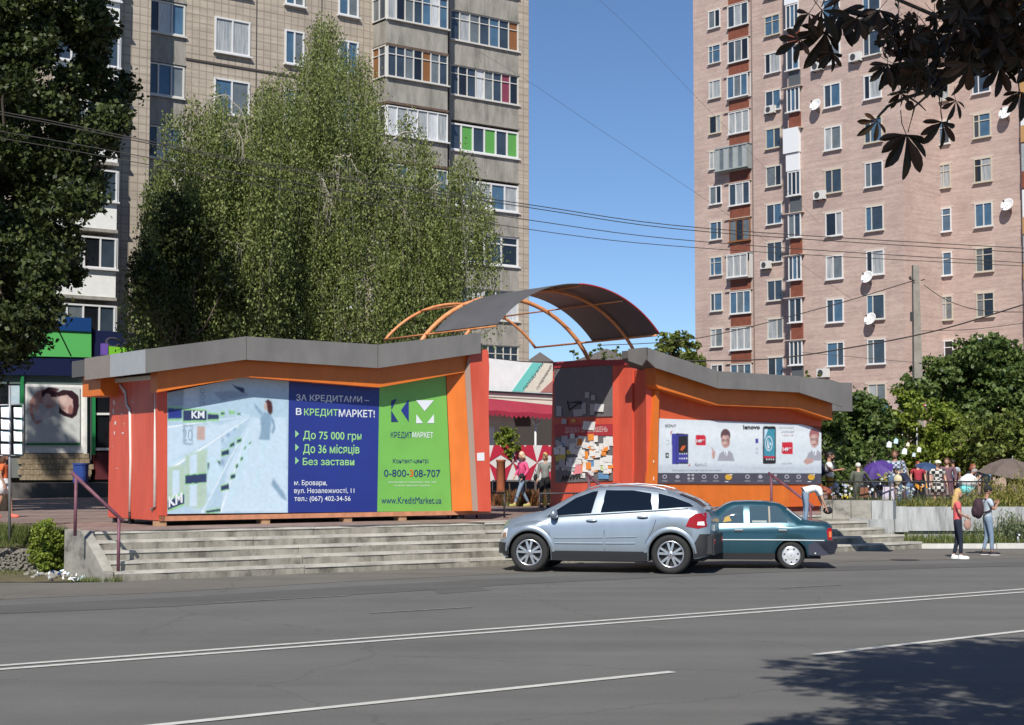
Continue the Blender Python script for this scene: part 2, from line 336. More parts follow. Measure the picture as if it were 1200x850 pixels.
# road: everything in front of the steps and the kerb
m = MB().use(ASPH)
K0 = gz(1082, 643); K0 = V((K0.x, K0.y, 0)); KB = K0+V((34, 0.3, 0))
m.poly(flat([(-90, -60), (90, -60), (140, 43.5), (KB.x, KB.y), (K0.x, K0.y), (S0.x, S0.y), (-9.5, 29.6), (-24, 27.5), (-90, 12)], 0)); struct('road', m)
def gpoly(mb, pts, z): mb.poly([tuple(gz(px, py, z)) for px, py in pts])
m = MB().use(ASPH2)
sh = [(-60, 705), (60, 700), (200, 694), (400, 682), (600, 672), (800, 664), (1000, 658), (1250, 653)]
up = [(1250, 645), (1082, 643.6), (590, 661.5), (135, 683), (60, 683), (-60, 682)]
gpoly(m, sh+up, .004); struct('road_shoulder', m)
# older patches and the darker wheel tracks of the far lane
PAT = asphalt('asphalt_patch', (0.092, 0.091, 0.087), (0.128, 0.125, 0.118), 0.0)
m = MB().use(PAT); gpoly(m, [(-60, 722), (200, 711), (420, 697), (620, 684), (900, 671), (1250, 662), (1250, 657.5), (1000, 663), (800, 669), (600, 677.5), (400, 688), (200, 700.5), (-60, 712)], .0045); struct('road_patch', m)
for q_ in ([(505, 655+36), (560, 688), (575, 692), (515, 696)],):
    m = MB().use(PAT); gpoly(m, q_, .0035); struct('road_patch', m)
m = MB().use(mat('manhole', (.05, .048, .045), .6, bump=.5)); c0 = gz(1060, 656.5); m.poly([(c0.x+.33*math.cos(6.283*k/20), c0.y+.33*math.sin(6.283*k/20), .009) for k in range(20)]); struct('manhole_cover', m)
def stripe(name, a, b, wd, mt, z=.008):
    A = gz(*a); B = gz(*b); d = (B-A).normalized(); s = V((-d.y, d.x, 0))*wd/2; n = 14; mb = MB().use(mt)
    vs = []
    for i in range(n+1):
        p = A.lerp(B, i/n); k = 1+random.uniform(-.07, .07); vs += [(p.x-s.x*k, p.y-s.y*k, z), (p.x+s.x*k, p.y+s.y*k, z)]
    mb.add(vs, [(2*i, 2*i+2, 2*i+3, 2*i+1) for i in range(n)])
    return struct(name, mb)
def ext(a, b, k0, k1): return (a[0]+(b[0]-a[0])*k0, a[1]+(b[1]-a[1])*k0), (a[0]+(b[0]-a[0])*k1, a[1]+(b[1]-a[1])*k1)
a, b = ext((0, 780.8), (1200, 690.8), -.25, 1.25); stripe('road_line', a, b, .13, PAINT)
a, b = ext((0, 785.2), (1200, 694.4), -.25, 1.25); stripe('road_line', a, b, .13, PAINT)
stripe('road_line', (150, 854.5), (788, 788), .13, PAINT)
stripe('road_line', (955, 768), (1290, 729.7), .13, PAINT)
stripe('road_line', (434, 719), (552, 712), .11, PAINTF)
stripe('road_line', (250, 707), (408, 698.5), .10, PAINTF)
stripe('road_line', (915, 689.5), (985, 686), .11, PAINTF)
# plaza (paved, one storey of steps above the road)
LG0 = gz(0, 612, PZ); LG1 = gz(-400, 585, PZ)
WY = 43.6
m = MB().use(PAVE)
PF0 = T0+DS*0.0; TOPR = gz(1042, 607, PZ)
m.poly(flat([PF0, T1-DS*1.32, (T1.x-1.0, WY+.22), (60, WY+.22), (300, 300), (300, 900), (-300, 900), (-300, 200), LG1, LG0, S0+NS*2.2-DS*.2], PZ)); struct('plaza_paving', m)
# joints running across the plaza paving
m = MB().use(mat('paving_joint', (.09, .07, .06), .9))
for k in range(9):
    o = NS*(2.2+k*2.6); A = T0+o-DS*9; B = T0+o+DS*26; s = NS*.06; z = PZ+.004
    m.poly([(A.x, A.y, z), (B.x, B.y, z), (B.x+s.x, B.y+s.y, z), (A.x+s.x, A.y+s.y, z)])
struct('paving_joints', m)
# steps: every tread a row of cast concrete slabs
st = thing('stone_steps', None, None, S0, math.atan2(DS.y, DS.x)); st['kind'] = 'structure'
for i in range(5):
    L0 = 0.0; L1 = SL-0.32*i-.0; nb = 5
    cuts = [L0+(L1-L0)*(k/nb) for k in range(nb+1)]
    for k in range(1, nb): cuts[k] += random.uniform(-.9, .9)
    for k in range(nb):
        jz = random.uniform(-.006, .006); y0 = TR*i+random.uniform(-.012, .012); g = .006
        b0, b1 = cuts[k]+g, cuts[k+1]-g; zt = RS*(i+1)+jz; zb = RS*i-.1 if i else -.1
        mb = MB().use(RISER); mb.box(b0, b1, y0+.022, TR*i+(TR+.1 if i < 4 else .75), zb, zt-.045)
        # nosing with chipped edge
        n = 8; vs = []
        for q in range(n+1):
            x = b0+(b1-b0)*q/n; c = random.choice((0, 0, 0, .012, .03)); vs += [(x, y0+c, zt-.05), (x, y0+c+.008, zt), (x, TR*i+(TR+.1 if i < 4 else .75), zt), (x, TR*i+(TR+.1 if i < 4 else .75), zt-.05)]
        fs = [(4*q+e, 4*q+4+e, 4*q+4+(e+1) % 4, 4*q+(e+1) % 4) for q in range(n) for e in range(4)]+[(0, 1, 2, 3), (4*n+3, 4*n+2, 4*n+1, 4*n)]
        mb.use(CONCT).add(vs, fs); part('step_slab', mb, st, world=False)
# cheek wall at the left end of the steps
m = MB().use(CONC)
pr = [(0.05, -.1), (0.05, .20), (.40, .42), (.75, .60), (1.30, PZ+.015), (2.25, PZ+.015), (2.25, -.1)]
A = S0-DS*.02
m.slab([A+NS*y+V((0, 0, z)) for y, z in pr], -DS*.20); 
single('cheek_wall', m, 'stained whitish concrete wall closing the left end of the steps', 'low wall')
# left: rubble retaining wall, lawn and the strip beside the road
WL = 33.0
GRAV = mat('rubble', (.09, .08, .065), .95, col2=(.27, .25, .215), vscale=9, bump=1.0, bscale=14)
rw = thing('retaining_wall', 'rough grey rubble retaining wall under the lawn left of the steps', 'retaining wall', (-12, WL, 0))
m = MB().use(GRAV)
m.slab([V((-30, WL-1.0, 0)), V((-8.75, WL, 0)), V((-8.75, WL, .46)), V((-30, WL-1, .5))], V((0, .35, 0))); part('core', m, rw)
m = MB().use(GRAV)
for k in range(1500):
    x = random.uniform(-16, -8.8); z = random.uniform(.02, .46); r = random.uniform(.02, .055)
    m.ell((x, WL-.03-(-8.75-x)*.047, z), (r, r*.5, r*.6), 5, 3)
part('rubble', m, rw, kind='stuff')
m = MB().use(SOIL)
PL = S0+NS*2.2-DS*.2
vs = [(-8.7, WL+.05, .47), (-30, WL-.9, .5), LG1.to_tuple()[:2]+(PZ+.01,), LG0.to_tuple()[:2]+(PZ+.01,), (PL.x, PL.y, PZ+.01)]
m.poly(vs); struct('lawn_bank', m)
m = MB().use(SOIL); m.poly(flat([(S0.x-.2, S0.y+.05), (-9.4, 29.75), (-24, 27.6), (-30, WL-.9), (-8.7, WL+.1), (S0.x-1.2, S0.y+2.0)], .012)); struct('verge', m)
# right: kerb, verge, concrete wall
kb = thing('kerb', None, None, K0); kb['kind'] = 'structure'
x = K0.x-.05
while x < K0.x+26:
    m = MB().use(CREAM); m.box(x, x+1.93, K0.y-.02+random.uniform(-.012, .012), K0.y+.28, -.05, .125+random.uniform(-.008, .006)); part('kerb_stone', m, kb); x += 1.95
m = MB().use(SOIL); m.poly(flat([(K0.x-.1, K0.y+.28), (KB.x, KB.y+.2), (KB.x, WY+.3), (S1.x-1.4, WY+.6)], .11)); struct('verge', m)
A = onpl(1047, 594, V((0, WY, 0)), V((0, 1, 0))); ZW = A.z
cw = thing('concrete_wall', 'grey panelled concrete wall above the grass verge right of the steps', 'retaining wall', (A.x+8, WY, .1))
x = A.x; k = 0
for wd in (.36, 4.6, 3.4, 3.4, 3.4, 3.4, 3.4):
    m = MB().use(CONC2); m.box(x+.008, x+wd-.008, WY-.1 - (.05 if k == 0 else 0), WY+.35, ZW-.64-(.03 if k == 0 else 0), ZW+random.uniform(-.01, .01)); part('wall_panel', m, cw); x += wd; k += 1
x = A.x+.35
for wd in (2.1, 2.4, 3, 3, 3, 3, 3):
    m = MB().use(CONC2); m.box(x+.008, x+wd-.008, WY-.0, WY+.3, -.05, ZW-.66); part('footing_block', m, cw); x += wd
m = MB().use(CONC2); m.slab([V((T1.x-1.45, T1.y-.25, -.05)), V((A.x+.02, WY-.02, -.05)), V((A.x+.02, WY-.02, PZ-.01)), V((T1.x-1.45, T1.y-.25, PZ-.01))], V((-.2, .5, 0))); part('end_block', m, cw)
# ledge behind the right end of the steps
lg = thing('concrete_ledge', 'low pale concrete ledge behind the top step under the market fence', 'low wall', gz(1000, 606, PZ))
A0 = gz(962, 605.5, PZ); A1 = gz(1047, 606.5, PZ); hL = .4; x0 = 0
dL = (A1-A0); nL = V((-dL.y, dL.x, 0)).normalized()
for f0, f1 in ((0, .16), (.16, .42), (.42, .7), (.7, 1.0)):
    m = MB().use(CONC2 if f0 > .6 else CONC); m.obox(A0+dL*(f0+.004)-V((0, 0, .05)), dL*(f1-f0-.008), nL*.5, V((0, 0, hL+.05))); part('ledge_block', m, lg)
# far ground cover: grass tufts as one mass each
def tufts(name, n, pos, hgt, m=GRASS, asp=.22):
    C = np.array([pos() for _ in range(n)]); h = np.random.uniform(hgt[0], hgt[1], n)
    az = np.random.uniform(0, 2*math.pi, n); ln = np.random.uniform(.1, .7, n)*h
    tip = C+np.stack([np.cos(az)*ln, np.sin(az)*ln, h], 1); wv = np.stack([-np.sin(az), np.cos(az), az*0], 1)*(h*asp*.25)[:, None]
    vs = np.stack([C-wv, C+wv, tip], 1).reshape(-1, 3)
    me = bpy.data.meshes.new(name); me.from_pydata(vs.tolist(), [], np.arange(3*n).reshape(-1, 3).tolist()); me.materials.append(m); me.update()
    return single(name, me, kind='stuff')
def inquad(a, b, c, d):
    def f():
        s, t = random.random(), random.random(); p = (V(a)*(1-s)+V(b)*s)*(1-t)+(V(d)*(1-s)+V(c)*s)*t; return (p.x, p.y, p.z)
    return f
tufts('grass', 15000, inquad((-8.6, WL+.05, .47), (-17, WL-.3, .48), (LG0.x*1.35, LG0.y+2.2, PZ), (PL.x, PL.y, PZ)), (.05, .16))
tufts('grass', 2200, inquad((-9.2, 31.6, .01), (-17, 30.5, .01), (-17, WL-.4, .01), (-8.9, WL-.1, .01)), (.03, .12))
tufts('grass', 700, inquad((S0.x-.9, S0.y-.15, .01), (S0.x+.1, S0.y-.1, .01), (S0.x+.15, S0.y+.05, .01), (S0.x-.9, S0.y+.25, .01)), (.04, .12))
tufts('grass', 16000, inquad((K0.x+.1, K0.y+.35, .11), (K0.x+20, K0.y+.4, .11), (K0.x+20, WY-.1, .15), (K0.x-.6, WY-.15, .15)), (.06, .28))
tufts('grass', 9000, inquad((A.x+.2, WY+.35, ZW-.1), (A.x+20, WY+.4, ZW-.1), (A.x+24, WY+5, ZW), (A.x-1, WY+4, ZW-.1)), (.08, .42))
WEED = leafmat('weed_leaves', (.06, .10, .045), (.13, .18, .09), (.24, .27, .15), .3)
def weeds(n, x0, x1, y0, y1, zb, h0, h1, mt=WEED, kind='stuff'):
    cs = []; sz = []
    for _ in range(n):
        x = random.uniform(x0, x1); y = random.uniform(y0, y1); h = random.uniform(h0, h1)*(.55+.45*math.sin(x*1.3+1)**2); lx = random.uniform(-.25, .25)
        for k in range(16):
            t = random.random(); cs.append((x+lx*t*h+random.gauss(0, .03), y+random.gauss(0, .05), zb+t*h)); sz.append(random.uniform(.08, .17)*(1.2-t*.6))
    me = leaves_mesh('weeds', cs, np.array(sz), mt, .28, hang=True); return single('weeds', me, kind=kind)
p = gz(1128, 630, .12)
weeds(1700, p.x+.3, p.x+7, WY-1.1, WY-.25, .1, .55, 1.15)
weeds(60, p.x-.8, p.x+.4, WY-.9, WY-.2, .1, .3, .7)
YW = leafmat('yellow_weeds', (.10, .12, .025), (.22, .22, .05), (.36, .32, .09), .35)
q = gy(1165, 575, WY+1.6)
weeds(800, q.x-.2, q.x+6, WY+.5, WY+3.0, ZW-.1, .7, 1.5, YW)
weeds(90, A.x+.4, A.x+4.0, WY+.4, WY+1.4, ZW-.1, .25, .6, YW)
# ================================================================== windows and glazing
def glazing(w, h, cols, fr=.07, rows=(), depth=.09, sill=True, fm=None, pms=None, open_=None):
    """returns frame mesh and list of pane meshes; local x right, z up, front at y=-depth"""
    fm = fm or PVC; f = MB().use(fm); d = depth
    f.box(0, w, -d, 0, 0, fr); f.box(0, w, -d, 0, h-fr, h); f.box(0, fr, -d, 0, fr, h-fr); f.box(w-fr, w, -d, 0, fr, h-fr)
    if isinstance(cols, int): cols = [(k+1)/cols for k in range(cols-1)]
    for c in cols: f.box(c*w-fr*.45, c*w+fr*.45, -d+.006, 0, fr, h-fr)
    for r in rows: f.box(fr, w-fr, -d+.012, 0, r*h-fr*.4, r*h+fr*.4)
    if sill: f.box(-.06, w+.06, -d-.12, .0, -.07, -.002)
    xs = [0]+list(cols)+[1]; panes = []
    for k in range(len(xs)-1):
        p = MB().use((pms or GL)[k % len(pms or GL)])
        t = random.uniform(-.012, .012)
        p.add([(xs[k]*w, -.03+t, .01), (xs[k+1]*w, -.03-t, .01), (xs[k+1]*w, -.03-t*.3, h-.01), (xs[k]*w, -.03+t*.6, h-.01)], [(0, 1, 2, 3)])
        panes.append(p)
    return f.mesh('window'), [p.mesh('pane') for p in panes]
def put(parent, fmesh, pmeshes, x, y, z, name='window'):
    o = bpy.data.objects.new(name, fmesh); COL.objects.link(o); o.parent = parent; o.location = (x, y, z)
    for pm in pmeshes:
        q = bpy.data.objects.new('pane', pm); COL.objects.link(q); q.parent = o
    return o
def frame_fn(O, ang):
    ex = V((math.cos(ang), math.sin(ang), 0)); ey = V((-math.sin(ang), math.cos(ang), 0))
    def fn(px, py, yl=0.0):
        P = onpl(px, py, O+ey*yl, ey)-O; return P.dot(ex), P.z+O.z-O.z
    return ex, ey, fn
# ================================================================== left apartment building
AB = math.atan2(.605, .796)
OB = V((.874, 83.06, 0)); bx, by, fB = frame_fn(OB, AB)
bl = thing('apartment_building', 'tall beige tiled panel apartment block with glazed balconies behind the weeping birch', 'apartment block', OB, AB)
X = lambda px, yl=0.0: fB(px, 300, yl)[0]
Z_ = lambda px, py, yl=0.0: fB(px, py, yl)[1]
TOP = 29.2; xr = 0.0; xl = X(150); xtl = X(215); xw0 = X(-120, -2)
xbay0 = X(436); xbay1 = X(527); xlog1 = X(608)
m = MB().use(TILE)
m.box(xtl, xbay0, 0, 12, PZ-.5, TOP)                 # tiled wall
m.box(xlog1, xr, 0, 12, PZ-.5, TOP)                  # corner pillar
m.box(xw0, xl, -2, 12, PZ-.5, TOP)                   # left wing
part('wall', m, bl, world=False)
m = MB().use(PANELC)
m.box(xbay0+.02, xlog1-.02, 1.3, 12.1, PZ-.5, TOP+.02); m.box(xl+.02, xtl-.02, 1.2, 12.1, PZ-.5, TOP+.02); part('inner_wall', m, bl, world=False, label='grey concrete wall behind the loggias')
m = MB().use(mat('joint_dark', (.07, .06, .055), .9))
zj = Z_(222, 69)
for k in range(-3, 2):
    z = zj+k*2.8*3
    if 2 < z < TOP: m.box(xtl-.01, xbay0-.1, -.05, .01, z-.07, z+.02)
for px in (298, 375): x = X(px); m.box(x-.025, x+.025, -.012, .01, PZ, TOP)
part('wall_joints', m, bl, world=False)
T0z = 4.97
# loggia glazing between the bay and the corner pillar
wl = xlog1-xbay1
green = mat('green_panel', (.10, .32, .07), .5); pink = mat('pink_cloth', (.20, .035, .07), .8); curt2 = mat('pale_curtain', (.5, .52, .55), .6, var=.2, vscale=3, stretch=(5, 5, .5))
WOODP = mat('brown_board', (.22, .09, .03), .6)
OLDW = mat('old_white_frame', (.58, .57, .54), .6)
specs = {0: (6, OLDW, GL), 1: (9, OLDW, [GL[3]]), 2: (6, OLDW, [GL[3], GL[2], curt2]), 3: (4, PVC, [GL[0], GL[3], GL[0], GL[3]]), 4: (5, PVC, [CURT, GL[2], CURT, GL[1]]), 5: (6, PVC, [GL[0], green]), 6: (8, OLDW, [GL[0], GL[3], GL[0], curt2, GL[2], GL[0], pink, GL[3]]), 7: (7, OLDW, [GL[0], CURT, GL[2], GL[0], GL[1], GL[0], WOODP]), 8: (7, OLDW, GL)}
for j in range(9):
    T = T0z+2.8*j; nc, fm_, pm_ = specs[j]
    has_tr = j not in (5, 4)
    hh = 1.1+(.42 if has_tr else .28)
    fme, pme = glazing(wl, hh, nc, .05 if fm_ is OLDW else .09, rows=(1.1/hh,) if has_tr else (), fm=fm_, pms=pm_)
    put(bl, fme, pme, xbay1, .12, T-1.1)
    m = MB().use(PANELC); hw = wl/2
    m.box(xbay1, xbay1+hw-.012, .02, .2, T-2.3, T-1.18); m.box(xbay1+hw+.012, xlog1, .026, .2, T-2.3, T-1.18)
    part('balcony_parapet', m, bl, world=False)
    m = MB().use(PANELC); m.box(xbay1-.1, xlog1+.03, -.03, 1.3, T-2.38, T-2.302); part('balcony_slab', m, bl, world=False)
# projecting balconies (bay) with lit left cheek
dp = 1.25
bay = {8: (7, OLDW, [GL[2], CURT, GL[0]]), 7: (7, OLDW, [CURT, GL[3], GL[2], GL[0], GL[1], curt2, GL[1]]), 6: (7, OLDW, [GL[0], GL[0], GL[2], GL[3], WOODP, GL[2], GL[0]]), 5: (6, PVC, [curt2, CURT]), 4: (6, OLDW, [CURT, GL[1]]), 3: (6, OLDW, GL), 2: (6, PVC, GL), 1: (6, OLDW, GL)}
xb1 = X(524, -dp)
for j, (nc, fm_, pm_) in bay.items():
    T = T0z+2.8*j; L = xb1-xbay0; has_tr = j in (6, 7, 8); hh = 1.1+.42*has_tr+.3*(not has_tr)
    fme, pme = glazing(L, hh, nc, .05, rows=(1.1/hh,) if has_tr else (), fm=fm_, pms=pm_); put(bl, fme, pme, xbay0, -dp+.05, T-1.1)
    # cheek glazing: a turned window
    fme, pme = glazing(dp-.06, hh, 2, .05, rows=(1.1/hh,) if has_tr else (), fm=fm_, pms=[WOODP if j == 6 else GL[2], GL[0]], sill=False)
    o = put(bl, fme, pme, xbay0+.02, -.0, T-1.1); o.rotation_euler = (0, 0, -math.pi/2)
    m = MB().use(PANELC); m.box(xbay0, xb1, -dp, -dp+.1, T-2.3, T-1.18); m.box(xbay0-.001, xbay0+.09, -dp+.1, 0, T-2.3, T-1.18); m.box(xb1-.09, xb1, -dp+.1, 0, T-2.3, T-1.18); part('balcony_parapet', m, bl, world=False)
    m = MB().use(mat('slab_rust', (.12, .08, .06), .9, var=.3)); m.box(xbay0-.04, xb1+.04, -dp-.05, 1.3, T-2.42, T-2.304); part('balcony_slab', m, bl, world=False)
m = MB().use(PANELC); m.box(xbay1-.06, xbay1+.06, -.02, 1.3, PZ, TOP); part('dividing_wall', m, bl, world=False)
# windows of the tiled wall
for (p0, p1, sill, pm_) in ((248, 290, 20.78, [CURT, CURT, CURT]), (331, 354, 20.78, [GL[1], GL[2]]), (394, 418, 20.78, [GL[1], GL[1]])):
    x0, x1 = X(p0), X(p1); wv = x1-x0; nc = 3 if wv > 1.9 else 2
    for k in range(-6, 3):
        z = sill+2.8*k
        if z > TOP-2: continue
        pm = pm_ if k == 0 else [GL[1], GL[2], GL[0]]
        fme, pme = glazing(wv, 1.62, nc, .08, pms=pm); put(bl, fme, pme, x0, .02, z)
# shaded loggias between the wall and the left wing
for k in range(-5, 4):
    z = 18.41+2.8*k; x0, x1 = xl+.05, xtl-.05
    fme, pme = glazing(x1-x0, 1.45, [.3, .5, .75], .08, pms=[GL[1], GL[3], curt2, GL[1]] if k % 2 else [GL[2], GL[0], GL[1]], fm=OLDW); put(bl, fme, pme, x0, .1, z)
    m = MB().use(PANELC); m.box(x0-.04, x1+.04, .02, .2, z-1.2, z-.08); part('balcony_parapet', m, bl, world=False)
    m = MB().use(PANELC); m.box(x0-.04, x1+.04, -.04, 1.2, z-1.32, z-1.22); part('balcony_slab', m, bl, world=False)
# left wing: glazed white balconies
wx0, wx1 = X(60, -2.9), X(136, -2.9)
zs = Z_(110, 314.4, -2.9)
for k in range(-1, 6):
    z = zs+2.8*k
    fme, pme = glazing(wx1-wx0, 1.3, 4, .07, pms=[GL[0], GL[2], GL[3]], fm=PVC); put(bl, fme, pme, wx0, -2.85, z)
    fme, pme = glazing(.85, 1.3, 1, .07, pms=[GL[2]], fm=PVC, sill=False); o = put(bl, fme, pme, wx1, -2.88, z); o.rotation_euler = (0, 0, math.pi/2)
    m = MB().use(WHITE); m.box(wx0, wx1, -2.9, -2.8, z-1.15, z-.08); m.box(wx1-.1, wx1, -2.8, -2.0, z-1.15, z-.08); part('balcony_parapet', m, bl, world=False, label='white painted balcony parapet')
    m = MB().use(PANELC); m.box(wx0-.1, wx1+.04, -2.95, -2.0, z-1.29, z-1.16); part('balcony_slab', m, bl, world=False)
m = MB().use(PANELC); m.box(xw0-.2, .2, 0.0-.2, 12.3, TOP+.03, TOP+.5); part('roof', m, bl, world=False)
# ================================================================== right brick tower
AT = math.atan2(-.766, .643)
def tpt(px, c): t = (px-600)/1900; Z = c/(1+1.19*t); return V((Z*t, Z, 0))
OT = tpt(927, 128.4); tx, ty, fT = frame_fn(OT, AT)
tw = thing('apartment_tower', 'tall pink brick apartment tower with white windows and brown balconies on the right', 'apartment block', OT, AT)
CA, CBc, C1, C2 = 144.9, 140.3, 128.4, 134.6
def loc(px, c): p = tpt(px, c)-OT; return p.dot(tx), p.dot(ty)
TT = 46
pts = [loc(815.5, CA), loc(884, CA), loc(884, CBc), loc(927, CBc), loc(927, C1), loc(1062, C1), loc(1062, C2), loc(1240, C2)]
# ordered so that each step is a return wall
fp = [pts[0], pts[1], (pts[1][0], pts[2][1]), (loc(925, CBc)[0], pts[2][1]), (pts[4][0], pts[3][1]), (pts[4][0], 0.0), (pts[5][0], 0.0), (pts[5][0], pts[6][1]), (pts[7][0]+14, pts[6][1])]
fp[1] = (fp[1][0], fp[0][1]); yA, yB, y2 = loc(850, CA)[1], loc(900, CBc)[1], loc(1100, C2)[1]
xAB = loc(885.5, CBc)[0]
fp = [(pts[0][0], yA), (xAB, yA), (xAB, yB), (pts[4][0], yB), (pts[4][0], 0), (pts[5][0], 0), (pts[5][0], y2), (pts[7][0]+14, y2), (pts[7][0]+14, 26), (pts[0][0], 26)]
m = MB().use(BRICK); n = len(fp)
m.add([(x, y, PZ-.5) for x, y in fp]+[(x, y, TT) for x, y in fp], [(i, (i+1) % n, (i+1) % n+n, i+n) for i in range(n)]+[list(range(n, 2*n))])
part('wall', m, tw, world=False)
RUST = mat('rust_brown_panel', (.20, .062, .035), .7, var=.22, vscale=2.0)
LINT = mat('lintel', (.52, .43, .37), .8)
m = MB().use(mat('tower_joint', (.26, .19, .17), .9))
for px, c in ((1063.5, C2), (885, CBc)): x, y = loc(px, c); m.box(x-.03, x+.03, y-.01, y+.02, PZ, TT)
for z in (32.2,): m.box(pts[5][0], pts[7][0]+10, y2-.03, y2+.02, z, z+.16)
part('wall_joints', m, tw, world=False)
def tcol(p0, p1, c, n0, n1, h=1.5, cols=2, pm=None, skip=()):
    x0, y = loc(p0, c); x1, _ = loc(p1, c); wv = x1-x0; y = {CA: yA, CBc: yB, C1: 0, C2: y2}[c]
    var = [glazing(wv, h, cols if cols != 2 else [random.choice((.34, .42, .5, .55, .62))], random.choice((.05, .06, .07)), rows=random.choice(((), (), (.7,))), fm=random.choice((PVC, PVC, OLDW, mat('cream_frame', (.50, .46, .38), .6))), pms=pp) for pp in ([GL[0], GL[1]], [GL[1], GL[0]], [CURT, GL[2]], [GL[2], GL[3]], [GL[1], GL[1]], [CURT, CURT], [GL[3], CURT], [GL[0], GL[0]], [GL[2], GL[0]])]
    for n_ in range(n0, n1):
        if n_ in skip: continue
        z = 2.15+2.8*(n_+.53)-h/2
        fme, pme = random.choice(var); put(tw, fme, pme, x0, y+.02, z)
        lo = bpy.data.objects.new('lintel', LME[0]); COL.objects.link(lo); lo.parent = tw; lo.location = (x0-.25, y, z+h); lo.scale = (x1-x0+.37, 1, 1)
LME = [MB().use(LINT).box(0, 1, -.02, .02, 0, .16).mesh('lintel')]
tcol(834, 848, CA, 2, 15, 1.42)
tcol(901, 919, CBc, 1, 14, 1.48)
tcol(970.5, 990.5, C1, 0, 13, 1.52)
tcol(1018, 1039, C1, 0, 13, 1.55)
tcol(1101, 1119, C2, 0, 13, 1.5)
tcol(1147, 1168, C2, 0, 13, 1.5)
# balcony column with brown panels (left)
x0 = loc(857.5, CA)[0]; x1 = loc(882, CA)[0]; 
SHEET = mat('grey_sheet', (.33, .36, .37), .5, var=.15)
for n_ in range(1, 15):
    zc = 2.15+2.8*(n_+.45); w_ = x1-x0; pro = {8: .5, 6: .0, 5: .35, 10: .12}.get(n_, 0)
    if n_ == 6: fme, pme = glazing(w_, 1.7, 3, .07, pms=[GL[2], GL[3]], fm=WOODP)
    elif n_ == 8: fme, pme = glazing(w_+1.2, 1.75, 7, .05, pms=[SHEET, GL[2]], fm=mat('grey_frame', (.3, .33, .33), .5))
    else: fme, pme = glazing(w_, 1.72, 3, .07, pms=random.choice(([GL[0], CURT], [GL[1], GL[2], GL[1]], [CURT], [GL[0], GL[2], GL[3]])))
    put(tw, fme, pme, x0-(1.0 if n_ == 8 else 0), yA-.04-pro, zc-.86)
    if pro:
        m = MB().use(PVC if n_ != 8 else SHEET); m.box(x0-(1.0 if n_ == 8 else 0), x1+.2, yA-.03-pro, yA, zc-1.0, zc-.95); m.box(x0-(1.0 if n_ == 8 else .05), x1+.25, yA-.1-pro, yA, zc+.9, zc+.95); m.box(x1+.15, x1+.2, yA-.03-pro, yA, zc-.95, zc+.9); part('balcony_box', m, tw, world=False)
    m = MB().use(RUST); m.box(x0+.04, x1-.06, yA-.07, yA-.01, zc-1.93, zc-.94); part('balcony_panel', m, tw, world=False); m = MB().use(LINT); m.box(x0-.5, x1+.15, yA-.14, yA-.0, zc+.9, zc+.96); part('balcony_ledge', m, tw, world=False)
# second balcony column
x0 = loc(928, C1)[0]; x1 = loc(943, C1)[0]; WP = mat('white_panel', (.72, .74, .76), .4); DP = mat('slate_panel', (.09, .1, .11), .6)
kinds = {13: 'w', 12: 'r', 11: 'W', 10: 'w', 9: 'd', 8: 'w', 7: 'W', 6: 'd', 5: 'r', 4: 'r', 3: 'r', 2: 'd', 1: 'r'}
for n_ in range(0, 14):
    zc = 2.15+2.8*(n_+.62); k = kinds.get(n_, 'r'); w_ = x1-x0
    if k == 'W':
        m = MB().use(WP); m.box(x0-.25, x1-.05, -.32, -.02, zc-.75, zc+.9); m.box(x0-.1, x1-.1, -.22, -.02, zc-1.95, zc-.78); part('balcony_panel', m, tw, world=False, label='white clad balcony')
    else:
        fme, pme = glazing(w_, 1.6, 2 if n_ % 2 else 3, .065, pms=random.choice(([GL[0], GL[3]], [GL[0], GL[1]], [GL[2], GL[0]]))); put(tw, fme, pme, x0, -.12, zc-.8)
        m = MB().use({'w': RUST, 'r': RUST, 'd': DP}[k]); m.box(x0+.1, x1-.02, -.1, -.01, zc-1.92, zc-.87); part('balcony_panel', m, tw, world=False); m = MB().use(LINT); m.box(x0-.4, x1+.2, -.3, -.0, zc-1.99, zc-1.935); part('balcony_ledge', m, tw, world=False)
# strip of balconies at the right edge of the picture
x0 = loc(1208, C2)[0]
for n_ in range(0, 14):
    zc = 2.15+2.8*(n_+.5); m = MB().use(mat('ochre_panel', (.45, .26, .1), .7) if n_ % 3 else RUST); m.box(x0, x0+4.5, y2-.5, y2-.01, zc-1.5, zc-.5); part('balcony_panel', m, tw, world=False); m = MB().use(WP if n_ % 2 else SHEET); m.box(x0, x0+4.5, y2-.46, y2-.02, zc-.48, zc+1.2); part('balcony_panel', m, tw, world=False)
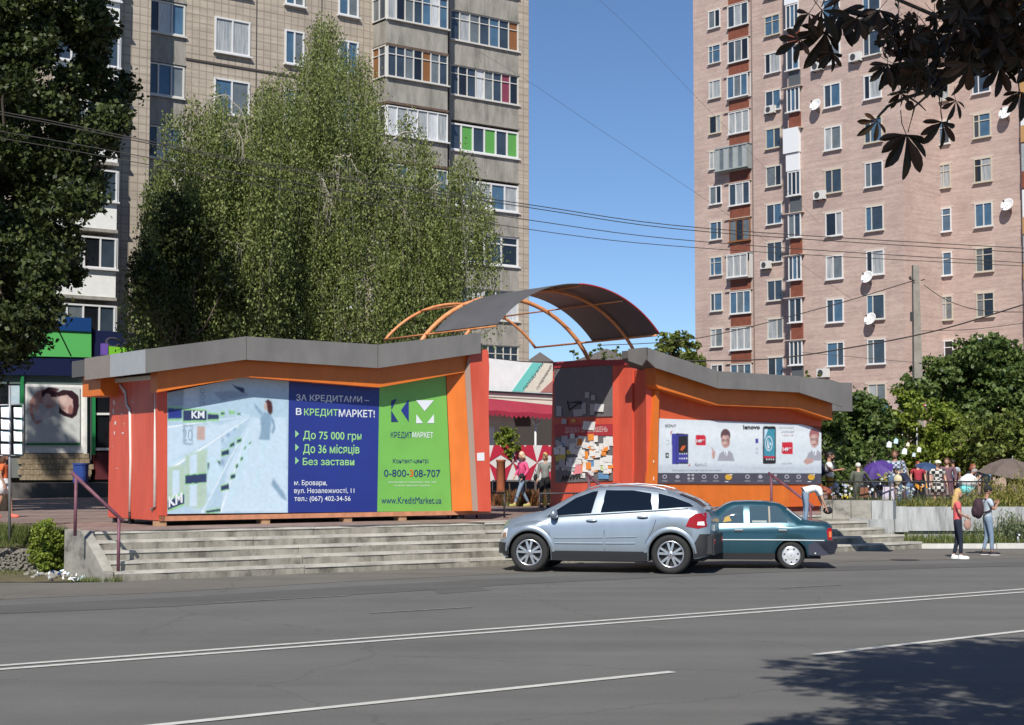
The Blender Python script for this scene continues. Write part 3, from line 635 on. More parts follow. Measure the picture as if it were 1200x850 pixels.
# satellite dishes and air conditioners belong to whoever hung them: things of their own
DISH = mat('dish_white', (.72, .72, .72), .45, var=.06); DARKG = mat('dark_grey', (.05, .05, .055), .6)
def dish(px, py, c, lab, d=.85):
    x, y = loc(px, c); y = {C1: 0, C2: y2}[c]; P = OT+tx*x+ty*(y); z = onpl(px, py, P, ty).z; P = V((P.x, P.y, z))
    t = thing('satellite_dish', lab, 'satellite dish', P-V((0, 0, d*.55)), AT, 'satellite dishes on the brick tower')
    aim = V((.05, -.92, .38)).normalized(); m = MB().use(DISH); C = V((0, -.42, d*.55)); r = d/2
    m.lathe([(.02, -.13), (r*.5, -.10), (r*.8, -.04), (r, .02), (r-.02, .03), (r*.8, -.02), (r*.5, -.08), (.01, -.11)], C, aim, 18, cap=False); part('reflector', m, t, world=False)
    m = MB().use(DARKG); m.tube([(0, 0, 0), (0, -.2, .1), (0, -.36, d*.5)], .025, 6); part('wall_arm', m, t, world=False)
    m = MB().use(DARKG); e = C+aim*.42; m.tube([C-V((0, 0, r*.9)), e-V((0, 0, .12)), e], .014, 5); m.box(e.x-.04, e.x+.04, e.y-.06, e.y+.03, e.z-.05, e.z+.05); part('receiver_arm', m, t, world=False)
dish(964.5, 123, C1, 'white satellite dish highest on the tower, left of the chestnut leaves')
dish(1189, 132, C2, 'white satellite dish at the right edge beside the chestnut leaves')
dish(1189.5, 240, C2, 'white satellite dish at the right edge half way up the tower')
dish(1023, 325, C1, 'white satellite dish at a window corner left of the concrete pole, upper of two')
dish(1026, 374, C1, 'white satellite dish under a window left of the concrete pole, lower of two')
def aircon(px, py, c, lab):
    x, y = loc(px, c); y = {CBc: yB, C1: 0, C2: y2}[c]; P = OT+tx*x+ty*y; z = onpl(px, py, P, ty).z; P = V((P.x, P.y, z))
    t = thing('air_conditioner', lab, 'air conditioner', P-V((0, 0, .3)), AT, 'air conditioners on the brick tower')
    m = MB().use(mat('aircon_white', (.62, .62, .6), .5)); m.box(-.42, .42, -.4, -.08, .0, .56); part('casing', m, t, world=False)
    m = MB().use(DARKG); m.lathe([(.21, 0), (.21, .02), (.17, .025), (.15, .01)], (-.1, -.4, .28), V((0, -1, 0)), 16); part('fan_grille', m, t, world=False)
    m = MB().use(DARKG); m.box(-.35, -.31, -.4, 0, -.06, -.002); m.box(.31, .35, -.4, 0, -.06, -.002); part('bracket', m, t, world=False)
aircon(909, 128, CBc, 'air conditioner under a window near the top left of the tower')
aircon(965.5, 77, C1, 'air conditioner beside the upper chestnut leaf, top of the tower')
aircon(1011, 66, C1, 'air conditioner between the two highest right hand window columns behind the leaves')
aircon(966.5, 228.5, C1, 'air conditioner right of the narrow balcony column half way up the tower')
aircon(902, 310.5, CBc, 'air conditioner under a window left of the narrow balcony column')
aircon(968, 437, C1, 'lowest air conditioner just above the grey kiosk roof')
# ================================================================== the two kiosks (common facade line)
REDP = mat('red_panel', (.60, .085, .045), .45, col2=(.70, .115, .065), vscale=1.6, stretch=(1, 1, .35), mottle=.14)
ORAN = mat('orange_panel', (.68, .165, .02), .45, var=.07, vscale=2, mottle=.12)
ORAB = mat('orange_red_panel', (.62, .12, .02), .5, var=.05)
GREYF = mat('grey_fascia', (.185, .175, .165), .5, var=.1, vscale=1.2, mottle=.14)
GREYL = mat('pale_fascia', (.36, .37, .38), .4, var=.05)
TAN = mat('tan_fascia', (.26, .22, .19), .5, var=.06)
BASEB = mat('salmon_beam', (.55, .24, .13), .7, var=.2, vscale=5)
WOOD = mat('wood_block', (.40, .24, .13), .8, var=.25)
KD = V((.8192, .5736, 0)); KN = V((.5736, -.8192, 0)); KU = V((0, 0, 1))
KP = gz(187, 610, 1.0)
def kp(px, py, v=0.0): return onpl(px, py, KP+KN*v, KN)
def sp(px, py, P): return onpl(px, py, P, KD)         # on a side plane through P
def sl(mb, pts, v, th, **k): return mb.slab([kp(x, y, v) for x, y in pts], -KN*th)
K1 = thing('kiosk', 'red and orange closed kiosk with the blue and green advertising panel, left of the opening', 'kiosk', KP)
# body
_f = onpl(128.5, 600, KP, KD); KW1 = (V((_f.x, _f.y, 0))-V((KP.x, KP.y, 0))).length
print('KW1', KW1)
m = MB().use(mat('kiosk_body', (.30, .07, .05), .7)); A = kp(189, 600, -.06); Bq = kp(548, 600, -.06)
A = V((A.x, A.y, 1.02)); Bq = V((Bq.x, Bq.y, 1.02)); m.slab([A, Bq, Bq+KU*3.4, A+KU*3.3], -KN*(KW1-.15)); part('body', m, K1)
# left side wall made of three red sheets with proud seams
CL = KP-KD*.0; far = sp(128.5, 600, CL); wlen = (V((far.x, far.y, 0))-V((CL.x, CL.y, 0))).length
sx = 0
for f0, f1 in ((0, .12), (.12, .56), (.56, 1.0)):
    m = MB().use(REDP); P = CL-KN*(wlen*f0+.008); m.obox(P-KD*.04+V((0, 0, .0)), -KN*(wlen*(f1-f0)-.012), KD*.1, V((0, 0, 3.05))); part('side_sheet', m, K1)
m = MB().use(REDP); sl(m, [(183.5, 445), (196, 445), (196, 604.5), (186, 604.5)], .012, .1); part('corner_sheet', m, K1)
m = MB().use(BASEB); a = kp(187, 604.6, .03); b = kp(575, 600, .03); a = V((a.x, a.y, .985)); b = V((b.x, b.y, .985)); m.obox(a, b-a, -KN*.2, KU*.10); m.obox(a, -KN*(wlen), KD*.12, KU*.10); part('base_beam', m, K1)
for px in (190, 311.5, 408, 472, 540):
    p = kp(px, 606, .0); m = MB().use(WOOD if px != 540 else BLACK); m.obox(V((p.x, p.y, PZ-.01))-KD*.1, KD*.2, -KN*.25, KU*.112); part('support_block', m, K1)
m = MB().use(BLACK); p = CL-KN*1.6; m.obox(V((p.x, p.y, PZ-.01)), -KN*.12, KD*.1, KU*.112); p = CL-KN*(wlen-.3); m.obox(V((p.x, p.y, PZ-.01)), -KN*.12, KD*.1, KU*.112); part('support_block', m, K1)
# roof: bent slab whose front edge is the grey fascia
dep = 4.9; vf = .605
segs = [((170.5, 409.5), (288.5, 394.3), (288.5, 421.5), (170.5, 437.2)), ((289.2, 394.4), (442.5, 404), (442.5, 431.5), (289.2, 421.7)), ((443.3, 404), (563.5, 390), (563.5, 414), (443.3, 431.5))]
for q in segs:
    m = MB().use(GREYF); sl(m, q, vf, .05); part('fascia_panel', m, K1)
m = MB().use(mat('roof_felt', (.10, .10, .10), .8)); 
m.slab([kp(x, y, vf-.055) for x, y in [(171, 411), (288.5, 396), (442.5, 405.6), (563, 391.6), (563, 410), (442.5, 427), (288.5, 417), (171, 432)]], -KN*(dep-.6)); part('roof', m, K1)
A = kp(170.2, 409.5, vf); Bt = kp(170.2, 437.2, vf); 
fa = sp(99, 418, A); L_ = (V((fa.x, fa.y, 0))-V((A.x, A.y, 0))).length
for f0, f1, mt in ((0, .56, GREYL), (.56, .78, TAN), (.78, 1, TAN)):
    m = MB().use(mt); m.slab([A-KN*(L_*f0+.006), A-KN*(L_*f1-.006), Bt-KN*(L_*f1-.006), Bt-KN*(L_*f0+.006)], KD*.05); part('side_fascia_panel', m, K1)
m = MB().use(GREYF); q = KD*.052; 
# orange band below
vo_ = .34
band_t = [(184, 432), (288.5, 417), (442.5, 427), (556, 412)]; band_b = [(556, 434.5), (544, 436.4), (444, 454.2), (288.5, 441.8), (184, 460)]
m = MB().use(ORAN); sl(m, band_t+band_b, vo_, .34); part('orange_band', m, K1)
P = sp(131, 447, CL); P = V((P.x, P.y, 0)); z0 = sp(131, 465, CL).z; z1 = sp(131, 440, CL).z
m = MB().use(ORAN); m.obox(V((P.x, P.y, z0))-KD*.45, KD*.5, KN*.5, KU*(z1-z0+.1)); m.obox(V((P.x, P.y, z0))-KD*.45-KN*.6, KD*.5, KN*.6, KU*(z1-z0+.1)); part('orange_band_end', m, K1)
# cable tray, pipes
WP_ = mat('white_pipe', (.66, .64, .60), .5, var=.08)
def spz(px, py, off=-.06): return onpl(px, py, CL+KD*off, KD)
m = MB().use(WP_); m.tube([spz(183, 450), spz(182, 520), spz(181.5, 594), spz(178, 597)], .035, 8); part('pipe', m, K1)
m = MB().use(WP_); m.tube([spz(144, 441), spz(140, 446), spz(141, 452), spz(147, 460), spz(148.5, 475), spz(152, 480), spz(153, 540), spz(152, 600)], .028, 8); part('pipe', m, K1)
m = MB().use(BLACK); m.tube([spz(152, 600), spz(152, 612)], .03, 6); part('cable', m, K1)
m = MB().use(WP_); a = spz(130, 447, -.12); b = spz(184, 442, -.12); m.obox(a-KU*.04, b-a, KD*.1, KU*.09); m.obox(a+KU*.1, b-a, KD*.04, KU*.03); part('cable_tray', m, K1)
m = MB().use(BLACK)
for k in range(7): a = spz(132+k*7, 444-k*.7+random.uniform(-1.5, 1), -.1); b = spz(142+k*7, 444-k*.9+random.uniform(-2, 1.5), -.1); m.tube([a, (a+b)/2+KU*random.uniform(-.04, .05), b], .014, 5)
part('cables', m, K1)
m = MB().use(BLACK); a = spz(132, 446, -.02); b = spz(183, 441, -.02); m.obox(a, b-a, KD*.02, KU*.2); part('painted_gap_shade', m, K1)  # black strip standing in for shade at the open wall top
m = MB().use(mat('paint_flakes', (.66, .6, .56), .7))
for px, py, a_, b_ in ((144.5, 458, 3, 6), (134, 472, 3.5, 8), (133, 482, 3, 7), (135, 496, 3, 6), (143, 485, 3, 2), (145, 497, 1.5, 2), (132, 523, 2, 1), (144, 508, 3, 3), (134, 508, 2, 5), (137, 549, 3, 1), (155, 471, 1, 3)):
    pts_ = [spz(px+a_*.5*math.cos(t)*random.uniform(.5, 1.1), py+b_*.5*math.sin(t)*random.uniform(.5, 1.1), -.047) for t in [i*math.pi/4 for i in range(8)]]; m.poly(pts_)
part('paint_flakes', m, K1, kind='stuff')
# right pylon: orange jamb, brown strip, red front
m = MB().use(ORAN); m.slab([kp(523, 440.5, .01), kp(544.5, 436.3, .33), kp(553.5, 598.7, .33), kp(530, 599.4, .01)], -KN*.25-KD*.0); part('orange_jamb', m, K1)
m = MB().use(mat('brown_edge', (.33, .23, .19), .5)); m.slab([kp(544.6, 436.3, .34), kp(550, 415, .46), kp(560.5, 599, .46), kp(553.6, 599, .34)], KD*.2); part('pylon_edge', m, K1)
m = MB().use(REDP); m.slab([kp(550.1, 414.6, .465), kp(569.5, 409.5, .465), kp(572, 411, .465), kp(573.5, 430, .465), kp(572.5, 480, .465), kp(575.5, 599.5, .465), kp(560.6, 599.5, .465)], -KN*3.6); part('pylon', m, K1)
m = MB().use(mat('sticker_white', (.75, .76, .78), .6)); sl(m, [(559, 531), (567.5, 530.5), (567.8, 540), (559.3, 540)], .471, .004); part('sticker', m, K1)
# ---- advertising panel
BLUE = mat('print_blue', (.022, .038, .235), .35, var=.07, vscale=1.0); GREEN = mat('print_green', (.18, .47, .09), .35, var=.06, vscale=1.0)
PW = mat('print_white', (.72, .76, .80), .4); PI = mat('print_ice', (.42, .57, .68), .4, col2=(.64, .74, .80), vscale=2.5)
PNAVY = mat('print_navy', (.03, .045, .12), .4); PLG = mat('print_lime', (.30, .58, .30), .4); PGR = mat('print_steel', (.30, .40, .50), .4, var=.3, vscale=5); PSK = mat('print_skin', (.50, .36, .32), .5)
PCY = mat('print_pale_cyan', (.42, .62, .74), .4, col2=(.62, .74, .82), vscale=3); PBK = mat('print_black', (.02, .018, .02), .5); PORG = mat('print_orange_text', (.75, .12, .02), .5)
bd = MB().use(PI); BTOP = [(195.8, 462), (288.5, 443), (444, 455), (523.5, 440.5)]
def clipx(x0, x1):   # panel between two columns, top follows the band
    def top(x):
        for (a, b), (c, d) in zip(BTOP, BTOP[1:]):
            if a <= x <= c: return b+(d-b)*(x-a)/(c-a)
        return BTOP[0][1] if x < BTOP[0][0] else BTOP[-1][1]
    xs = [x0]+[p[0] for p in BTOP if x0 < p[0] < x1]+[x1]
    return [(x, top(x)-1.5) for x in xs]
def bot(x): return 602.5-(x-196)*(3.6/332)
b1 = thing  # keep name free
BP = MB().use(BLACK); sl(BP, clipx(195.8, 527)+[(530, 599), (195.8, 603)], .0, .05); panel = part('advertising_panel', BP, K1)
ph = MB().use(PI); ph.slab([kp(x, y, .008) for x, y in clipx(196, 338.4)+[(337.2, bot(337)), (196, bot(196))]], -KN*.006); part('photo_print', ph, panel)
bp_ = MB().use(BLUE); bp_.slab([kp(x, y, .0085) for x, y in clipx(338.5, 444.6)+[(442, bot(442)), (337.3, bot(337))]], -KN*.006); part('blue_print', bp_, panel)
gp = MB().use(GREEN); gp.slab([kp(x, y, .008) for x, y in clipx(444.7, 522)+[(529.3, bot(529)), (442.1, bot(442))]], -KN*.006); part('green_print', gp, panel)
# photo print: rolls of notes on shelves, a blurred figure with a raised arm
pr = MB()
def pp(mt, pts, lvl): pr.use(mt).poly([kp(x, y, .010+lvl*.0015) for x, y in pts])
Zs = lambda zx, zy: (190+zx/5, 440+zy/5)          # measured on an enlarged crop
PWB = mat('print_blue_white', (.42, .58, .72), .4, col2=(.66, .77, .85), vscale=1.8)
SH1 = []
def zp(mt, pts, lvl):
    q = [Zs(*p) for p in pts]; w_ = min(max(p[0] for p in q)-min(p[0] for p in q), max(p[1] for p in q)-min(p[1] for p in q))
    SH1.append((mcol(PWB if mt is PW else mt), q, .45 if mt in (PLG, PNAVY) else min(.9, .35+w_*.03)))
zp(PGR, [(32, 95), (130, 75), (125, 180), (32, 190)], 1); zp(PW, [(130, 70), (215, 62), (215, 200), (130, 200)], 1)
zp(PW, [(32, 300), (350, 290), (515, 235), (515, 250), (350, 355), (32, 520)], 1)
zp(PCY, [(32, 520), (350, 365), (350, 380), (32, 552)], 2)
zp(PW, [(380, 560), (520, 250), (730, 250), (730, 800), (340, 800)], 1); zp(PCY, [(470, 400), (510, 300), (520, 420), (440, 700), (380, 780), (420, 600)], 2)
for xa, xb, ya, yb, lb in ((120, 262, 192, 275, 1), (32, 118, 180, 265, 0), (266, 335, 215, 268, 0), (342, 368, 205, 240, 0), (392, 425, 203, 228, 0), (438, 465, 216, 232, 0)):
    zp(PLG, [(xa, ya), (xb, ya+6), (xb, yb), (xa, yb+4)], 3); zp(PNAVY if lb or xa > 120 else BLUE, [(xa+2, ya+12), (xb-1, ya+17), (xb-1, yb-12), (xa+2, yb-8)], 4)
zp(PGR, [(122, 290), (180, 292), (180, 412), (122, 405)], 2); zp(PW, [(135, 300), (172, 302), (172, 400), (135, 395)], 3)
zp(PSK, [(205, 300), (252, 300), (252, 380), (205, 380)], 2); zp(PW, [(268, 280), (330, 290), (330, 330), (268, 370)], 2)
CR = mat('print_note', (.42, .55, .45), .4, var=.25, vscale=7)
zp(CR, [(32, 540), (132, 520), (132, 760), (32, 800)], 2); zp(CR, [(135, 470), (262, 430), (262, 765), (200, 785), (135, 760)], 2); zp(PW, [(268, 410), (345, 375), (345, 555), (268, 545)], 2)
zp(PW, [(160, 470), (205, 458), (205, 770), (160, 770)], 3); zp(PW, [(60, 560), (100, 552), (100, 740), (60, 745)], 3)
for xa, xb, ya, yb in ((135, 262, 578, 632), (268, 342, 505, 545), (348, 392, 438, 468), (398, 424, 396, 418), (440, 466, 372, 392), (345, 392, 640, 672), (400, 430, 580, 604), (258, 342, 785, 803), (460, 474, 480, 498), (432, 446, 520, 540), (482, 492, 420, 430), (510, 522, 392, 400)):
    zp(PLG, [(xa-3, ya+4), (xb, ya-10), (xb, yb-2), (xa-3, yb+14)], 3); zp(PNAVY, [(xa, ya+10), (xb-1, ya-2), (xb-1, yb-6), (xa, yb+5)], 4)
zp(PLG, [(32, 720), (128, 680), (128, 765), (32, 800)], 3); zp(PNAVY, [(32, 738), (128, 698), (128, 752), (32, 790)], 4)
zp(PCY, [(280, 470), (300, 470), (360, 560), (280, 700), (262, 690)], 1); zp(PCY, [(345, 600), (365, 560), (250, 790), (230, 790)], 2)
zp(PGR, [(300, 100), (410, 90), (500, 100), (500, 120), (350, 150)], 1); zp(PNAVY, [(410, 52), (440, 66), (480, 74), (484, 104), (462, 98), (430, 76)], 2); zp(PCY, [(450, 222), (510, 228), (505, 240), (460, 232)], 3)
# figure
DRS = mat('print_dress', (.16, .26, .38), .45, col2=(.30, .44, .56), vscale=4); HR = mat('print_hair', (.07, .02, .02), .5)
zp(HR, [(603, 150), (622, 142), (642, 155), (648, 190), (646, 225), (632, 238), (618, 215), (612, 180)], 5); zp(PSK, [(598, 165), (612, 160), (616, 200), (604, 206), (597, 190)], 6)
zp(DRS, [(598, 215), (632, 228), (642, 260), (634, 330), (632, 382), (566, 378), (580, 320), (574, 250)], 4)
zp(DRS, [(536, 158), (548, 172), (592, 222), (580, 235), (545, 190)], 4); zp(DRS, [(635, 235), (655, 262), (665, 310), (650, 345), (638, 335), (650, 300), (640, 265)], 3)
zp(PCY, [(560, 380), (634, 384), (620, 420), (600, 440), (612, 500), (596, 510), (575, 480), (560, 430)], 4)
for pts_ in ([(606, 460), (632, 455), (638, 530), (612, 545)], [(560, 540), (585, 560), (575, 640), (540, 680), (530, 640)], [(650, 600), (720, 700), (732, 740), (700, 720), (640, 640)], [(540, 735), (640, 765), (732, 740), (732, 752), (640, 780), (535, 745)], [(680, 566), (735, 568), (735, 575), (690, 574)]): zp(PCY if random.random() < .6 else DRS, pts_, 3)
rp_ = random.Random(9); SHF = SH1; SH1 = []
for k in range(46):      # out of focus shelf goods receding to the vanishing point
    t_ = rp_.random()**.7; vx, vy = 512, 238; bx0, by0 = rp_.choice(((60, 640), (200, 760), (330, 780), (90, 430))); x_ = bx0+(vx-bx0)*t_; y_ = by0+(vy-by0)*t_; r_ = 34*(1-t_)+4
    SH1.append((rp_.choice(((.30, .46, .60), (.60, .72, .80), (.40, .60, .50), (.74, .80, .85), (.20, .30, .48))), [Zs(x_+r_*math.cos(a)*.6, y_+r_*math.sin(a)) for a in [i*.785 for i in range(8)]], .9+1.2*(1-t_)))
for k in range(26): x_, y_, r_ = rp_.uniform(440, 730), rp_.uniform(420, 800), rp_.uniform(10, 42); SH1.append((rp_.choice(((.34, .50, .66), (.74, .80, .86), (.52, .66, .78), (.22, .36, .52))), [Zs(x_+r_*math.cos(a)*.5, y_+r_*math.sin(a)) for a in [i*.785 for i in range(8)]], 1.6))
for a_, b_, w_ in (((32, 552), (515, 245), 7), ((32, 300), (515, 236), 4), ((230, 800), (515, 262), 6), ((340, 800), (518, 270), 4)): SHF.insert(6, ((.80, .85, .88), [Zs(a_[0], a_[1]), Zs(b_[0], b_[1]), Zs(b_[0], b_[1]+1), Zs(a_[0]+w_, a_[1]+w_*2)], .4))
SH1 = SH1+SHF
def topx(x):
    for (a, b), (c, d) in zip(BTOP, BTOP[1:]):
        if a <= x <= c: return b+(d-b)*(x-a)/(c-a)-1.5
    return BTOP[0][1]-1.5
def txt(s, x0, x1, y0, y1, mt, bold=0.0, v=.0165, mb=None, sk=0.0):
    """text over the pixel box: left x0, right x1, top y0, bottom y1; sk = drop of the right end"""
    A_ = kp(x0, y1, v); B_ = kp(x1, y1+sk, v); C_ = kp(x0, y0, v); text_quad(mb, s, A_, B_, C_, mt, bold)
txt('KM', *Zs(172, 0)[:1], Zs(248, 0)[0], Zs(0, 208)[1], Zs(0, 252)[1], PW, .03, .018, pr); txt('KM', Zs(38, 0)[0], Zs(120, 0)[0], Zs(0, 712)[1]-0, Zs(0, 775)[1], PW, .03, .018, pr, sk=-6)
txt('20', Zs(120, 0)[0], Zs(178, 0)[0], Zs(0, 315)[1], Zs(0, 385)[1], PGR, .0, .0155, pr)
A_ = kp(*Zs(250, 180), .0155); B_ = kp(*Zs(252, 78), .0155); C_ = kp(*Zs(222, 178), .0155); text_quad(pr, '200', A_, B_, C_, PGR)
raster_print('printed_picture', SH1, 196.2, 337.4, .62, topx, bot, (.42, .57, .69), lambda x, y: kp(x, y, .0125), panel, .025)
part('printed_words', pr, panel, kind='stuff')
def lettering(items, v=.0165, parent=None, name='lettering'):
    for s, x0, x1, y0, y1, mt, bold, skw in items:
        mb = MB(); txt(s, x0, x1, y0, y1, mt, bold, v, mb, skw); part(name, mb, parent)
z2 = lambda zx: 330+zx/5; z2y = lambda zy: 440+zy/5
LB = PW; LLG = mat('print_letter_green', (.33, .66, .25), .4)
lettering([('ЗА КРЕДИТАМИ –', z2(85), z2(513), z2y(110), z2y(155), LB, .010, 2.6),
 ('В', z2(84), z2(117), z2y(192), z2y(232), LB, .014, 0), ('КРЕДИТ', z2(132), z2(330), z2y(194), z2y(243), LLG, .010, .8), ('МАРКЕТ!', z2(335), z2(546), z2y(199), z2y(243), LB, .014, .9),
 ('До 75 000 грн', z2(126), z2(468), z2y(325), z2y(386), LLG, .012, 1.2), ('До 36 місяців', z2(126), z2(456), z2y(402), z2y(466), LLG, .012, .6), ('Без застави', z2(124), z2(426), z2y(484), z2y(527), LLG, .012, .2),
 ('м. Бровари,', z2(74), z2(266), z2y(614), z2y(652), LB, .006, 0), ('вул. Незалежності, 11', z2(74), z2(426), z2y(660), z2y(698), LB, .006, -.2), ('тел.: (067) 402-34-56', z2(74), z2(404), z2y(708), z2y(746), LB, .006, -.2)], parent=panel)
NV = mat('print_letter_navy', (.02, .04, .16), .4)
lettering([('КРЕДИТ', z2(640), z2(764), z2y(330), z2y(372), NV, 0, .4), ('МАРКЕТ', z2(766), z2(888), z2y(331), z2y(364), LB, .012, .4),
 ('Контакт-центр:', z2(652), z2(862), z2y(488), z2y(522), NV, 0, -.4), ('0-800-', z2(600), z2(748), z2y(552), z2y(594), NV, .004, 0), ('3', z2(750), z2(772), z2y(553), z2y(594), PORG, .01, 0), ('08-707', z2(775), z2(930), z2y(553), z2y(596), NV, .004, 0),
 ('Безкоштовно зі стаціонарних телефонів', z2(625), z2(905), z2y(620), z2y(632), LB, 0, 0), ('по всій території України', z2(660), z2(868), z2y(641), z2y(652), LB, 0, 0),
 ('www.KreditMarket.ua', z2(584), z2(936), z2y(712), z2y(752), NV, 0, 0)], parent=panel)
lg_ = MB()
def gpnt(mt, pts): lg_.use(mt).poly([kp(z2(x), z2y(y), .0165) for x, y in pts])
gpnt(NV, [(642, 150), (676, 136), (650, 190), (642, 200)]); gpnt(NV, [(642, 205), (684, 272), (642, 273)]); gpnt(BLUE, [(745, 140), (745, 273), (700, 205)])
gpnt(PW, [(788, 146), (892, 146), (838, 210)]); gpnt(PW, [(790, 228), (828, 280), (788, 281)]); gpnt(PW, [(892, 228), (894, 280), (852, 280)])
for y in (343, 422, 500): gpnt(PLG, [(80, y-22), (102, y), (80, y+22)])
part('emblem', lg_, panel, kind='stuff')
# ================================================================== right kiosk
K2P = kp(768, 560, 0); K2 = thing('kiosk', 'red and orange kiosk with white telephone advertising and a poster covered side wall', 'kiosk', (K2P.x, K2P.y, PZ))
def s2(px, py, off=0.0): return onpl(px, py, K2P+KD*off, KD)
E2 = kp(963, 560, 0)
m = MB().use(mat('kiosk_body2', (.30, .07, .05), .7)); m.slab([kp(770, 440, -.1), kp(962, 492, -.1), V((E2.x, E2.y, PZ))-KN*.1, V((K2P.x, K2P.y, PZ))-KN*.1], -KN*4.0); part('body', m, K2)
# side wall with notice board
tW = (s2(648, 597)-s2(768, 590)).dot(-KN)
def sideslab(pts, off, th, mt, name, lab=None):
    m = MB().use(mt); m.slab([s2(x, y, off) for x, y in pts], KD*th); return part(name, m, K2, label=lab)
REDD = mat('dark_red_edge', (.36, .035, .04), .5)
sideslab([(648, 425), (700, 422.5), (741, 421), (741, 600), (645, 597)], 0, .12, REDP, 'side_wall')
sideslab([(647.5, 424.5), (700, 421), (716, 423), (741, 424), (741, 428), (700, 428), (648, 432)], -.05, .1, REDD, 'top_trim')
GB = mat('grey_board', (.16, .15, .155), .6, var=.08)
sideslab([(649.5, 432.5), (717.5, 427.6), (717.5, 488), (649.5, 489.5)], -.03, .03, GB, 'upper_board'); sideslab([(650, 512), (717.5, 511), (717.5, 563.5), (651, 566)], -.03, .03, GB, 'lower_board')
nb_ = sideslab([(649, 498), (717.5, 497), (717.5, 510.5), (650, 511.5)], -.035, .03, mat('notice_red', (.42, .04, .05), .5), 'notice_strip')
mb = MB(); text_quad(mb, 'ДОШКА ОГОЛОШЕНЬ', s2(662, 508.5, -.038), s2(712, 507.5, -.038), s2(662, 501, -.038), mat('faded_letters', (.6, .42, .4), .6), .02); part('lettering', mb, nb_)
pap = [mat('paper_%s' % k, c, .8) for k, c in (('white', (.72, .72, .70)), ('orange', (.75, .25, .04)), ('yellow', (.62, .50, .10)), ('grey', (.42, .42, .42)), ('green', (.42, .62, .08)), ('blue', (.12, .28, .5)), ('pink', (.75, .25, .30)))]
rn = random.Random(4)
def notice(px, py, w_, h_, mt, lift=.0, lab=None):
    a = rn.uniform(-.12, .12); c, s_ = math.cos(a), math.sin(a); off = -.034-rn.uniform(.001, .02)
    pts_ = [s2(px+(dx*c-dy*s_)*w_, py+(dx*s_+dy*c)*h_, off-(lift if dy > 0 else 0)-(rn.uniform(0, .02) if dy > 0 else 0)) for dx, dy in ((-.5, -.5), (.5, -.5), (.5, .5), (-.5, .5))]
    m = MB().use(mt); m.slab(pts_, KD*.003); return part('notice', m, K2, label=lab)
for i in range(34): notice(rn.uniform(672, 716), rn.uniform(514, 556), rn.uniform(5, 9), rn.uniform(6, 11), pap[0])
for i in range(12): notice(rn.uniform(653, 672), rn.uniform(514, 545), rn.uniform(5, 8), rn.uniform(5, 9), pap[3])
for i in range(56):
    y = rn.uniform(511, 553); x = rn.uniform(652, 716); r = rn.random()
    mt = pap[1] if (r < .42 and x > 676) else pap[0] if r < .62 else pap[2] if (x < 668 and r < .9) else pap[rn.choice((0, 3, 3, 5 if y < 520 else 0))]
    notice(x, y, rn.uniform(4, 7), rn.uniform(5, 9), mt, .01)
for x, y, w_, h_, k in ((676, 549, 10, 13, 6), (708, 548, 7, 8, 4), (707, 558, 12, 7, 5), (692, 543, 9, 8, 5), (700, 545, 8, 12, 0), (662, 519, 9, 6, 5), (659, 533, 6, 12, 2), (690, 499, 14, 10, 0), (702, 478, 11, 9, 0), (655, 482, 6, 12, 3), (661, 494, 6, 6, 3), (677, 484, 10, 8, 3), (695, 466, 5, 6, 3), (688, 463, 5, 7, 3), (684, 479, 5, 13, 3), (694, 480, 5, 13, 3), (662, 548, 8, 6, 3), (672, 493, 4, 3, 2)): notice(x, y, w_, h_, pap[k], .0)
gr = MB().use(BLACK)
def scrib(pts_, r=.016): gr.tube([s2(x, y, -.045) for x, y in pts_], r, 5)
scrib([(665, 470), (667, 481), (672, 477), (681, 471), (668, 472)]); scrib([(674, 471), (682, 474)])
for k in range(7): scrib([(658+k*3.6, 564-k*.6), (660+k*3.6, 558-k*.4), (661.5+k*3.6, 563-k*.6)], .018)
part('scrawl', gr, K2, kind='stuff')
# folded red corner columns
t1 = 717.8; fold = [(717.8, 427.0, -.05), (740.5, 437, .10), (757, 423, -.30), (768.2, 430, -.03)]
for (xa, ya, oa), (xb, yb, ob), nm in zip(fold, fold[1:], 'abc'):
    q0 = s2(xa, ya, oa); q1 = s2(xb, yb, ob); b0 = V((q0.x, q0.y, PZ+.1)); b1_ = V((q1.x, q1.y, PZ+.1))
    m = MB().use(REDP); m.slab([q0, q1, b1_, b0], (KD-KN*.2)*.05); part('folded_sheet', m, K2)
m = MB().use(pap[0]); 
for x, y, w_, h_ in ((764, 541, 5, 3), (764.5, 561, 4, 4.5), (759, 510.5, 8, 1)): m.slab([s2(x+dx*w_, y+dy*h_, -.2) for dx, dy in ((-.5, -.5), (.5, -.5), (.5, .5), (-.5, .5))], KD*.003)
part('sticker_scraps', m, K2, kind='stuff')
